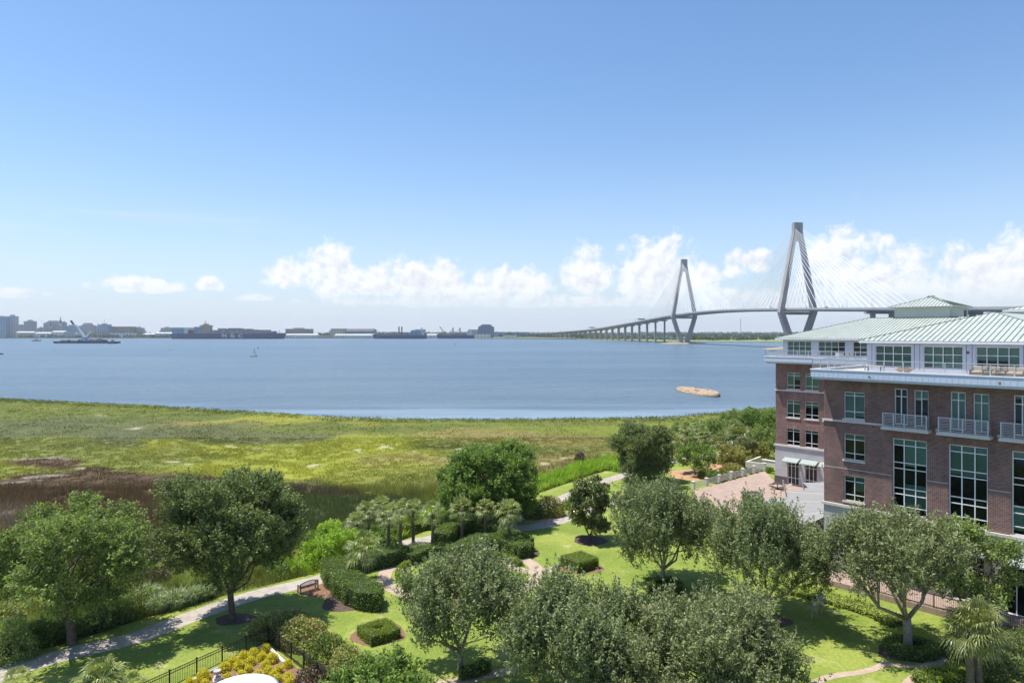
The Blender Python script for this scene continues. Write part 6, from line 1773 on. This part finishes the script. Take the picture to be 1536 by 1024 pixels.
# ------------------------------------------------------------------ city
FACES = dict(g='f_grey', t='f_tan', b='f_brick', w='f_white', s='f_blue', n='f_navy')
def cityb(label, x0, x1, ytop, D, mk, extra=None, depth=None, rz=0.0, name='city_building'):
    xa, xb = (x0 - 768) / F * D, (x1 - 768) / F * D; w = xb - xa; h = H - (ytop - HY) * D / F; dep = depth or max(18, w * .6); rnd.random()
    t = thing(name, label, 'building', ((xa + xb) / 2, D + dep / 2, 0), rz, 'buildings of the far city')
    m = MB(); m.box(-w / 2, w / 2, -dep / 2, dep / 2, 0, h); m.box(-w / 2 - .4, w / 2 + .4, -dep / 2 - .4, dep / 2 + .4, h + .02, h + 1.2); m.build('wall', M[FACES[mk]], t)
    e = extra or 'box'
    if 'box' in e: m = MB(); m.box(-w * .22, w * .16, -dep * .2, dep * .3, h + 1.25, h + 5 + h * .03); m.build('roof_box', M['concrete'], t)
    if 'gable' in e: m = MB(); hh = h + 1.25; m.add([(-w / 2, -dep / 2, hh), (w / 2, -dep / 2, hh), (w / 2, dep / 2, hh), (-w / 2, dep / 2, hh), (-w / 2, 0, hh + dep * .14), (w / 2, 0, hh + dep * .14)], [(0, 1, 5, 4), (2, 3, 4, 5), (3, 0, 4), (1, 2, 5)]); m.build('roof', M['palegrey'] if 'white' in e else M['slate'], t)
    if 'steps' in e:
        for k in range(3): m = MB(); m.box(-w * (.44 - .08 * k), w * (.40 - .05 * k), -dep * .3, dep * .3, h + 1.25 + 3.5 * k, h + 4.7 + 3.5 * k); m.build('upper_storey', M[FACES[mk]], t)
    if 'mast' in e: m = MB(); m.bar((0, 0, h), (0, 0, h + 26), 1.0); m.build('antenna', M['steel'], t)
    return t
def steeple(label, px, ytop, D, r=4.5):
    x = (px - 768) / F * D; h = H - (ytop - HY) * D / F
    t = thing('church_steeple', label, 'steeple', (x, D, 0), 0, 'church steeples of the city')
    m = MB(); m.box(-r, r, -r, r, 0, h * .55); m.build('tower', M['f_tan'], t); m = MB(); m.box(-r * .7, r * .7, -r * .7, r * .7, h * .55, h * .68); m.build('belfry', M['shipwhite'], t)
    m = MB(); m.lathe([(r * .75, h * .68), (r * .35, h * .85), (.3, h)], 8); m.build('spire', M['slate'], t)
cityb('tall blue glass tower cut off by the left edge of the picture', -30, 8.5, 476, 2900, 's')
cityb('grey tower block second from the left edge of the skyline', 9.5, 22.5, 474.5, 2920, 'g')
cityb('low grey block between the two leftmost tower groups', 24, 35, 488.5, 3100, 'g')
cityb('square dark grey tower with a roof cap left of the first steeple', 35.5, 49.5, 482, 3080, 'g', 'box')
steeple('small steeple just right of the square dark grey tower', 53.5, 488, 3150, 4)
cityb('small grey block right of the first steeple', 56, 63, 492, 3200, 'g')
cityb('wide grey block with two levels left of the tall spires', 65, 90, 484.5, 3200, 'g', 'steps')
steeple('slim spire rising left of the tallest one', 76, 480.5, 3180, 5)
steeple('tallest needle spire of the skyline', 90.8, 474, 3180, 6)
cityb('pale blue-grey block just behind the floating crane', 92, 97, 484, 3210, 'g')
cityb('long low blue-grey building behind the floating crane boom', 94, 117, 489, 3150, 's')
cityb('grey block with stepped top right of the crane boom', 121, 137, 488, 3150, 'g', 'steps')
cityb('small grey block right of the stepped one', 139, 144, 490, 3200, 'g')
cityb('grey block with a thin antenna right of the crane', 146, 162, 487, 3120, 's', 'box mast')
cityb('wide brown-grey apartment block with a flat top', 166, 195, 490, 3150, 'b', 'none')
cityb('small grey roofed block with antenna beside the wide apartment block', 200, 213, 492, 3200, 'g', 'box mast')
cityb('grey block half hidden behind the stern of the long ship', 241, 256, 492, 3150, 'g')
cityb('pale grey flat block behind the stern of the long ship', 256, 289, 491.5, 3120, 's', 'none')
cityb('brown block with a roof box right of the long ship bow', 428, 464, 493.5, 3150, 'b', 'box')
cityb('tan square block left of the second ship', 496, 517, 493, 3000, 't', 'none')
cityb('long navy shed left of the second ship', 518, 560, 496.8, 3000, 'n', 'gable')
cityb('blue-grey block with a stepped top right of the docked ships', 717, 741, 490.5, 2900, 'n', 'steps')
cityb('low grey block left of the blue-grey stepped block', 702, 717, 494.5, 2900, 'g', 'none')
cityb('long low grey hall right of the blue-grey stepped block', 742, 792, 498.3, 3300, 's', 'none')
cityb('low brown block at the left end of the bridge approach', 795, 830, 499.5, 3300, 'g', 'none')
lows = [(23, 50, 497.5, 't', 'gable white', 'low cream warehouse below the square grey tower'), (52, 75, 498.5, 'w', 'gable white', 'low white warehouse right of the cream one'), (77, 96, 496.5, 'w', 'gable white', 'white roofed warehouse behind the crane barge bow'),
        (97, 112, 497, 'g', 'none', 'low grey shed behind the crane boom foot'), (112, 117, 496, 'w', 'none', 'small white house left of the crane mast'), (150, 162, 497, 'b', 'none', 'low reddish block right of the crane'),
        (165, 199, 498.2, 'w', 'none', 'long low arcaded building with pale columns'), (214, 232, 501.2, 'w', 'gable white', 'small white waterfront hall left of the long ship'), (232, 262, 499.8, 'w', 'gable white', 'long white roofed pier shed behind the ship stern'),
        (427, 476, 502.0, 'w', 'gable white', 'long white roofed shed right of the long ship bow'), (478, 500, 503.4, 't', 'none', 'low tan shed right of the long white roofed one'), (502, 560, 502.4, 'w', 'gable white', 'long white warehouse left of the second ship'),
        (640, 656, 502.2, 'w', 'gable white', 'white warehouse visible between the two right ships'), (712, 735, 500.8, 'w', 'none', 'low white block right of the last ship'),
        (755, 775, 503, 'w', 'none', 'low white block on the point left of the bridge'), (690, 703, 497.5, 't', 'none', 'tan block behind the last ship')]
for x0, x1, yt, mk, ex, lab in lows: cityb(lab, x0, x1, yt + (1.6 if x0 < 200 else .5), 2880 if x0 < 700 else 2760, mk, ex, name='warehouse', depth=34)
rr_ = random.Random(3)
for k in range(26):
    x = rr_.uniform(24, 240) if k < 17 else rr_.uniform(440, 740); w = rr_.uniform(5, 12); yt = rr_.uniform(493, 497)
    cols_ = rr_.choice('ggtbws'); cityb('', x, x + w, yt, rr_.uniform(3250, 3500), cols_, rr_.choice(['box', 'none', 'gable']))
for o in [o for o in COL.objects if o.get('group') == 'buildings of the far city' and not o.get('label')]: o['label'] = 'small plain building deep in the far city skyline'; o['group'] = 'small buildings deep in the far city'

# ------------------------------------------------------------------ ships and boats
def hull_mesh(L, W, Hh, sheer=.15, bow=.14, flip=False, mat_='navy'):
    """hull along X, bow at +X"""
    m = MB(); n = 24; secs = []
    for i in range(n + 1):
        u = i / n; x = -L / 2 + L * u
        wd = W / 2 * (1 - max(0, (u - (1 - bow)) / bow) ** 2.0) * (1 if u > .04 else .8 + 5 * u)
        wd = max(wd, .15); top = Hh * (1 + sheer * max(0, (u - .82) / .18) ** 1.5)
        rake = Hh * .5 * max(0, (u - .9) / .1)
        secs.append([(x, -wd * .82, -1), (x + rake * .3, -wd, Hh * .3), (x + rake, -wd, top), (x + rake, wd, top), (x + rake * .3, wd, Hh * .3), (x, wd * .82, -1)])
    vs = [v for s_ in secs for v in s_]; fs = []
    for i in range(n):
        for k in range(6): a, b_ = i * 6 + k, i * 6 + (k + 1) % 6; fs.append((a, b_, b_ + 6, a + 6))
    fs += [(5, 4, 3, 2, 1, 0), tuple(n * 6 + k for k in range(6))]
    m.add(vs, fs); return m
def ship_at(name, label, cat, x0, x1, ywater, group=None):
    D = (H - WZ) * F / (ywater - HY); xa, xb = (x0 - 768) / F * D, (x1 - 768) / F * D
    t = thing(name, label, cat, ((xa + xb) / 2, D, WZ), 0, group); t['D'] = D; del t['D']
    return t, D, xb - xa, lambda px: (px - 768) / F * D - (xa + xb) / 2, lambda py: H - (py - HY) * D / F - WZ
t, D, L, fx, fz = ship_at('container_ship', 'very long navy container ship with three large white letters on its side', 'ship', 261, 426, 507.9)
hull_mesh(L, 46, fz(500.2), .08, .08).build('hull', M['navy'], t)
m = MB(); m.box(-L / 2 + 6, L / 2 - 40, -23.2, -23.02, .2, 1.6); m.build('waterline_stripe', M['rust'], t)
def stack(x0, x1, y0, y1, mk, nm='container_stack', dep=20, zb=None):
    m = MB(); a, b_ = fx(x0), fx(x1); z1 = fz(y0); z0 = fz(y1); n = max(1, int((b_ - a) / 13)); r_ = random.Random(int(x0 * 7))
    for i in range(n):
        dd = r_.choice([0, 0, 0, 2.6]); m.box(a + (b_ - a) * i / n, a + (b_ - a) * (i + 1) / n - .8, -dep, dep, z0, z1 - dd)
    m.build(nm, M[mk], t)
stack(262, 270, 493.0, 500.3, 'cargoblue'); stack(270, 280, 492.3, 500.3, 'cargoblue'); stack(280, 288, 491.2, 500.3, 'shipwhite'); stack(286, 295, 494.5, 500.3, 'rust'); stack(295, 304, 490.2, 500.3, 'cargoblue')
stack(316, 330, 495, 500.3, 'cargo'); stack(330, 344, 492.2, 500.3, 'cargo'); stack(345, 368, 492.0, 500.3, 'cargo'); stack(370, 384, 493.0, 500.3, 'cargo'); stack(384, 404, 494.6, 500.3, 'cargo'); stack(405, 413, 496.4, 500.3, 'cargo')
m = MB(); m.box(fx(304), fx(315.5), -19, 19, fz(500.3), fz(487.5)); m.box(fx(303), fx(316), -23, 23, fz(489.5), fz(488.4)); m.box(fx(306), fx(312), -8, 8, fz(487.5), fz(485.3)); su = m.build('superstructure', M['tan'], t)
m = MB(); m.bar((fx(308.5), 0, fz(486)), (fx(308.5), 0, fz(480.5)), 1.6); m.bar((fx(306.6), 0, fz(482.5)), (fx(310.4), 0, fz(482.5)), 1.2); m.build('mast', M['shipwhite'], su)
m = MB(); m.box(fx(293), fx(304), -12, 12, fz(500.3), fz(490.8)); m.build('funnel', M['shipwhite'], t)
m = MB(); m.bar((fx(419), 0, fz(500)), (fx(419), 0, fz(495)), 1.5); m.build('foremast', M['cargo'], t)
for ch, px in (('M', 337), ('S', 349), ('C', 361)):
    cu = bpy.data.curves.new('letter', 'FONT'); cu.body = ch; cu.size = 1; cu.extrude = .01; cu.offset = .03
    tmp = bpy.data.objects.new('letter', cu); COL.objects.link(tmp); dg = bpy.context.evaluated_depsgraph_get()
    me = bpy.data.meshes.new_from_object(tmp.evaluated_get(dg)); bpy.data.objects.remove(tmp)
    xs = [v.co.x for v in me.vertices]; ys = [v.co.y for v in me.vertices]; W_, H_ = 17.0, 14.0
    for v in me.vertices: v.co = ((v.co.x - min(xs)) / (max(xs) - min(xs)) * W_, (v.co.y - min(ys)) / (max(ys) - min(ys)) * H_, v.co.z * 40)
    o = link_mesh('letter', me, M['shipwhite'], t); o.rotation_euler = (R(90), 0, 0); o.location = (fx(px), -23.35, fz(506.3))
# second and third ship
t, D, L, fx, fz = ship_at('cargo_ship', 'dark blue cargo ship with twin thin funnels, docked second from the right', 'ship', 561, 640, 507.8)
hm = hull_mesh(L, 30, fz(502.6), .25, .16); hm.v = [(-x, y, z) for x, y, z in hm.v]; hm.f = [f[::-1] for f in hm.f]; hm.build('hull', M['navy'], t)
stack(588, 600, 500.0, 502.7, 'cargo', 'deck_cargo', 10); stack(600, 616, 498.9, 502.7, 'cargo', 'deck_cargo', 11); stack(566, 586, 501.4, 502.7, 'cargoblue', 'deck_cargo', 9)
m = MB(); m.box(fx(616), fx(632), -13, 13, fz(502.7), fz(496.2)); m.box(fx(618), fx(629), -10, 10, fz(496.2), fz(494.8)); su = m.build('superstructure', M['cargoblue'], t)
m = MB(); m.box(fx(632.5), fx(636), -10, 10, fz(502.7), fz(497)); m.box(fx(631.8), fx(633.6), -3, 3, fz(497), fz(491.5)); m.build('bridge_house', M['shipwhite'], t)
for px in (598.5, 602.8): m = MB(); m.box(fx(px - .8), fx(px + .8), -2.4, 2.4, fz(499), fz(489.8)); m.build('funnel', M['hull'], t)
m = MB(); m.bar((fx(567.5), 0, fz(502)), (fx(567.5), 0, fz(495)), 1.4); m.bar((fx(567.5), 0, fz(497)), (fx(572), 0, fz(500)), 1); m.build('foremast', M['shipwhite'], t)
t, D, L, fx, fz = ship_at('cargo_ship', 'dark blue cargo ship with tan crane posts, docked rightmost', 'ship', 657, 711, 507.6)
hm = hull_mesh(L, 28, fz(502.6), .25, .16); hm.v = [(-x, y, z) for x, y, z in hm.v]; hm.f = [f[::-1] for f in hm.f]; hm.build('hull', M['navy'], t)
stack(668, 700, 500.2, 502.7, 'cargo', 'deck_cargo', 10)
m = MB(); m.box(fx(701.5), fx(708), -11, 11, fz(502.7), fz(495.5)); m.box(fx(702.5), fx(706), -8, 8, fz(495.5), fz(493.6)); m.build('superstructure', M['shipwhite'], t)
for px in (679.5, 690): m = MB(); m.box(fx(px - .9), fx(px + .9), -2.5, 2.5, fz(502.7), fz(491.5)); m.bar((fx(px), 0, fz(493)), (fx(px - 6), 0, fz(499)), 1.5); m.build('crane_post', M['tan'], t)
m = MB(); m.box(fx(665), fx(668), -4, 4, fz(502.7), fz(498)); m.bar((fx(666.5), 0, fz(499)), (fx(659.5), 0, fz(489.5)), 3.0); m.build('deck_crane', M['tan'], t)
# crane barge
t, D, L, fx, fz = ship_at('crane_barge', 'long dark work barge carrying a lattice crane with its boom raised', 'barge', 87, 175, 514.6)
m = MB(); m.add([(-L / 2, -14, -.5), (L / 2, -14, -.5), (L / 2, 14, -.5), (-L / 2, 14, -.5), (-L / 2 - 1.5, -14, 4.2), (L / 2 + 1, -14, 3.6), (L / 2 + 1, 14, 3.6), (-L / 2 - 1.5, 14, 4.2)], [(0, 3, 2, 1), (4, 5, 6, 7), (0, 1, 5, 4), (1, 2, 6, 5), (2, 3, 7, 6), (3, 0, 4, 7)]); m.build('hull', M['hull'], t)
m = MB(); m.box(fx(123), fx(138), -6, 6, 4.0, fz(508.4)); m.box(fx(125), fx(131), -4, 4, fz(508.4), fz(506)); m.build('crane_house', M['f_blue'], t)
def lattice(p, q, w, nseg, name, mk, parent):
    p, q = Vector(p), Vector(q); d = (q - p).normalized(); s_ = d.cross(Vector((0, 1, 0))).normalized(); y = Vector((0, 1, 0)); m = MB()
    cor = [s_ * w / 2 + y * w / 2, s_ * w / 2 - y * w / 2, -s_ * w / 2 + y * w / 2, -s_ * w / 2 - y * w / 2]
    for c in cor: m.bar(p + c, q + c * .4, .8)
    for k in range(nseg):
        a, b_ = p.lerp(q, k / nseg), p.lerp(q, (k + 1) / nseg); fa, fb = 1 - .6 * k / nseg, 1 - .6 * (k + 1) / nseg
        for i, j in ((0, 2), (1, 3), (0, 1), (2, 3)): m.bar(a + cor[i] * fa, b_ + cor[j] * fb, .5)
    return m.build(name, M[mk], parent)
lattice((fx(127.5), 0, fz(506.5)), (fx(114), 0, fz(488)), 4.0, 9, 'boom', 'white', t)
lattice((fx(127.5), 0, fz(506)), (fx(136), 0, fz(497.5)), 3.2, 5, 'counter_mast', 'white', t)
m = MB(); m.bar((fx(114), 0, fz(488)), (fx(136), 0, fz(497.5)), .25); m.bar((fx(114), 0, fz(488)), (fx(109.5), 0, fz(485)), .3); m.build('stay_line', M['shipwhite'], t)
m = MB(); m.bar((fx(106.2), 0, fz(481.2)), (fx(110.5), 0, fz(486.3)), 3.4, 2.6); m.bar((fx(105.8), 0, fz(481.4)), (fx(108.5), 0, fz(481.0)), 1.6); m.build('grab', M['hull'], t)
for k, (a, b_, y0, mk) in enumerate(((118, 123, 510, 'rust'), (139, 146, 509.5, 'tan'), (147, 153, 508.8, 'cargo'), (155, 160, 510, 'rust'), (92, 98, 510.8, 'cargo'), (101, 106, 510.6, 'rust'), (109, 114, 511, 'tan'))):
    m = MB(); m.box(fx(a), fx(b_), -5, 5, 3.9, fz(y0)); m.box(fx(a) + 1, fx(b_) - 2, -3, 3, fz(y0), fz(y0) + 1.2); m.build('deck_house' if k < 4 else 'deck_load', M[mk], t)
for px in (146.5, 152): m = MB(); m.bar((fx(px), 0, 4), (fx(px), 0, fz(484 if px < 150 else 492)), .6); m.build('spud_pole', M['steel'], t)
t2_, D, L, fx, fz = ship_at('tugboat', 'small tan tug moored at the right end of the crane barge', 'boat', 162, 176, 515.2)
hull_mesh(L, 7, 2.6, .3, .3).build('hull', M['hull'], t2_); m = MB(); m.box(-4, 3, -2.4, 2.4, 2.3, 5.6); m.box(-2, 2, -1.8, 1.8, 5.6, 8); m.build('cabin', M['tan'], t2_); m = MB(); m.bar((-1, 0, 8), (-1, 0, 11), .3); m.build('mast', M['steel'], t2_)
t2_, D, L, fx, fz = ship_at('tugboat', 'small red and white work boat left of the crane barge', 'boat', 48.5, 61.5, 511.5)
hull_mesh(L, 7, 2.4, .3, .3, mat_='rust').build('hull', M['rust'], t2_); m = MB(); m.box(-7, 2, -2.4, 2.4, 2.2, 5.0); m.box(-3, 1, -1.8, 1.8, 5.0, 7.6); m.build('cabin', M['shipwhite'], t2_)
t2_, D, L, fx, fz = ship_at('motor_boat', 'dark little boat at the far left edge of the water', 'boat', -6, 4, 531.5)
hull_mesh(L, 2.2, 1.0, .3, .4).build('hull', M['hull'], t2_); m = MB(); m.box(-1.5, .5, -.8, .8, .9, 2.1); m.build('cabin', M['hull'], t2_)
t2_, D, L, fx, fz = ship_at('motor_boat', 'white speeding motor boat with a foam wake beside the office building', 'boat', 1152, 1165, 526.6)
hull_mesh(L, 2.6, 1.3, .3, .4).build('hull', M['shipwhite'], t2_); m = MB(); m.box(-2, 1, -1, 1, 1.2, 2.4); m.build('cabin', M['shipwhite'], t2_)
# sailboat
_m, _t, _b = mat('sail cloth'); _b.inputs['Base Color'].default_value = (.85, .85, .84, 1); _tr = _t.n('ShaderNodeBsdfTranslucent'); _tr.inputs[0].default_value = (.85, .85, .83, 1)
_wv = _t.noise(_t.n('ShaderNodeTexCoord').outputs['Object'], 1.5, 4); _t.l(_t.bump(_wv, .3, .1), _b.inputs['Normal'])
_mx = _t.n('ShaderNodeMixShader'); _mx.inputs[0].default_value = .5; _t.l(_b.outputs[0], _mx.inputs[1]); _t.l(_tr.outputs[0], _mx.inputs[2]); _t.l(_mx.outputs[0], _m.node_tree.nodes['Material Output'].inputs[0]); M['sail'] = _m
t2_, D, L, fx, fz = ship_at('sailboat', 'small white sailboat with two raised sails in the open water', 'sailboat', 375, 385.5, 534.5)
hull_mesh(L, 2.2, 1.0, .2, .5).build('hull', M['shipwhite'], t2_)
m = MB(); m.bar((.6, 0, .8), (.6, 0, 9.6), .16); m.bar((.6, 0, 1.6), (-2.6, 0, 1.6), .12); m.build('mast', M['steel'], t2_)
def sail(name, pts):
    m = MB(); a, b_, c = [Vector(p) for p in pts]; n = 6; vs = []; fs = []
    for i in range(n + 1):
        for j in range(n + 1 - i): u, v = i / n, j / n; w = 1 - u - v; q = a * w + b_ * u + c * v; q.y += .5 * (27 * max(0, u * v * w)) ** .5 * .6; vs.append(q)
    def ix(i, j): return sum(n + 1 - k for k in range(i)) + j
    for i in range(n):
        for j in range(n - i):
            fs.append((ix(i, j), ix(i + 1, j), ix(i, j + 1)))
            if j < n - i - 1: fs.append((ix(i + 1, j), ix(i + 1, j + 1), ix(i, j + 1)))
    m.add(vs, fs); o = m.build(name, M['sail'], t2_, True); sm = o.modifiers.new('s', 'SOLIDIFY'); sm.thickness = .04
sail('main_sail', [(.45, 0, 1.8), (-2.5, .3, 1.8), (.5, 0, 9.4)]); sail('jib', [(.85, 0, 1.5), (3.1, .2, 1.0), (.7, 0, 8.6)])
for px, py, hh, lab in ((387, 523, 3.4, 'dark channel marker just right of the sailboat'), (682, 518, 3.8, 'thin dark channel marker far out in the middle'), (255, 525, 1.2, 'tiny dark buoy left of the sailboat')):
    p = at(px, py, WZ); b2 = thing('channel_marker', lab, 'buoy', tuple(p), 0, 'channel markers')
    m = MB(); m.lathe([(.3, -.3), (.9, 0), (.9, .4), (.25, .6)], 12); m.build('float', M['hull'], b2); m = MB(); m.bar((0, 0, .5), (0, 0, hh), .5 if hh > 2 else .3); m.build('post', M['hull'], b2)
# weathered concrete hulk
c1, c2 = at(1019, 584, WZ), at(1075, 595, WZ); cc_ = (c1 + c2) / 2; LL = (c2 - c1).length; an = math.atan2((c2 - c1).y, (c2 - c1).x)
wk_ = thing('concrete_hulk', 'weathered tan boat-shaped concrete hulk with an opening in its deck, aground', 'hulk', (cc_.x, cc_.y, WZ), an); wk_.rotation_euler = (R(6), 0, an)
m = MB(); n = 36; rs = random.Random(5)
rings = [(1.0, -.6), (1.03, .35), (1.0, .95), (.93, 1.15), (.80, 1.08)]
ring_pts = []
for sc, z in rings:
    row = []
    for k in range(n):
        a = 2 * math.pi * k / n; ca, sa = math.cos(a), math.sin(a)
        row.append((LL / 2 * sc * math.copysign(abs(ca) ** .85, ca), LL * .135 * sc * math.copysign(abs(sa) ** 1.15, sa), z + rs.uniform(-.07, .07) + .12 * math.sin(a * 2 + 1)))
    ring_pts.append(row)
hole = [(0.3 + 2.3 * math.cos(2 * math.pi * k / n), .75 * math.sin(2 * math.pi * k / n), 1.0) for k in range(n)]
inner_ = [(x, y, -.3) for x, y, z in hole]
for row in ring_pts + [hole, inner_]: m.v += row
for i in range(len(ring_pts) + 1):
    for k in range(n): m.f.append((i * n + k, i * n + (k + 1) % n, (i + 1) * n + (k + 1) % n, (i + 1) * n + k))
m.f.append(tuple((len(ring_pts) + 1) * n + k for k in range(n))); m.build('hulk_body', M['stone_rock'], wk_)
m = MB(); m.add([(x * 1.012, y * 1.03, z) for x, y, z in [(p[0], p[1], -.5) for p in ring_pts[1]] + [(p[0], p[1], .42) for p in ring_pts[1]]], [(k, (k + 1) % n, n + (k + 1) % n, n + k) for k in range(n)]); m.build('wet_base', M['darkmulch'], wk_)
m = MB(); m.add([(x * .98, y * .98, .62) for x, y, z in hole], [tuple(range(n))]); m.build('hold_shade', M['hull'], wk_)  # dark sheet across the opening, shade of the hold painted as colour
for k in range(26):
    a = rs.uniform(0, 6.28); m = MB()
    r0 = rs.uniform(.75, .92); x, y = LL / 2 * r0 * math.cos(a), LL * .125 * r0 * math.sin(a); s_ = rs.uniform(.12, .3)
    m.obox((x, y, 1.12), (s_ * 1.4, s_, s_ * .5), rs.uniform(0, 3), rs.uniform(-.2, .2)); m.build('rubble', M['stone_rock'], wk_)

# foam: the motor boat's wake, lines of small ripples at the shore
def foammat():
    m, t, b = mat('foam'); co = t.n('ShaderNodeTexCoord').outputs['Object']
    nz = t.noise(t.mapping(co, (.12, .9, 1)), 1.0, 6, .7); b.inputs['Base Color'].default_value = (.7, .74, .78, 1); b.inputs['Roughness'].default_value = .7
    t.l(t.rng(nz, .46, .66), b.inputs['Alpha']); return m
M['foam'] = foammat()
w0, w1 = at(1166, 527.3, WZ), at(1058, 518.8, WZ)
m = MB(); vs = []; n = 14
for i in range(n + 1):
    u = i / n; p = w0.lerp(w1, u); wd = 1.0 + 7 * u; vs += [(p.x, p.y - wd, WZ + .03), (p.x, p.y + wd, WZ + .03)]
m.add(vs, [(2 * i, 2 * i + 1, 2 * i + 3, 2 * i + 2) for i in range(n)]); props(m.build('water_foam', M['foam']), kind='structure')

# ================================================================== haze
hz = MB(); hz.box(-5200, 4200, -60, 7900, WZ - 3, 182)
hm_ = bpy.data.materials.new('haze air'); hm_.use_nodes = True; nt = hm_.node_tree; nt.nodes.remove(nt.nodes['Principled BSDF'])
pv = nt.nodes.new('ShaderNodeVolumePrincipled'); pv.inputs['Color'].default_value = (.86, .92, 1, 1); pv.inputs['Density'].default_value = 0.00006; pv.inputs['Anisotropy'].default_value = 0.25
nt.links.new(pv.outputs[0], nt.nodes['Material Output'].inputs['Volume'])
props(hz.build('haze', hm_), kind='stuff')
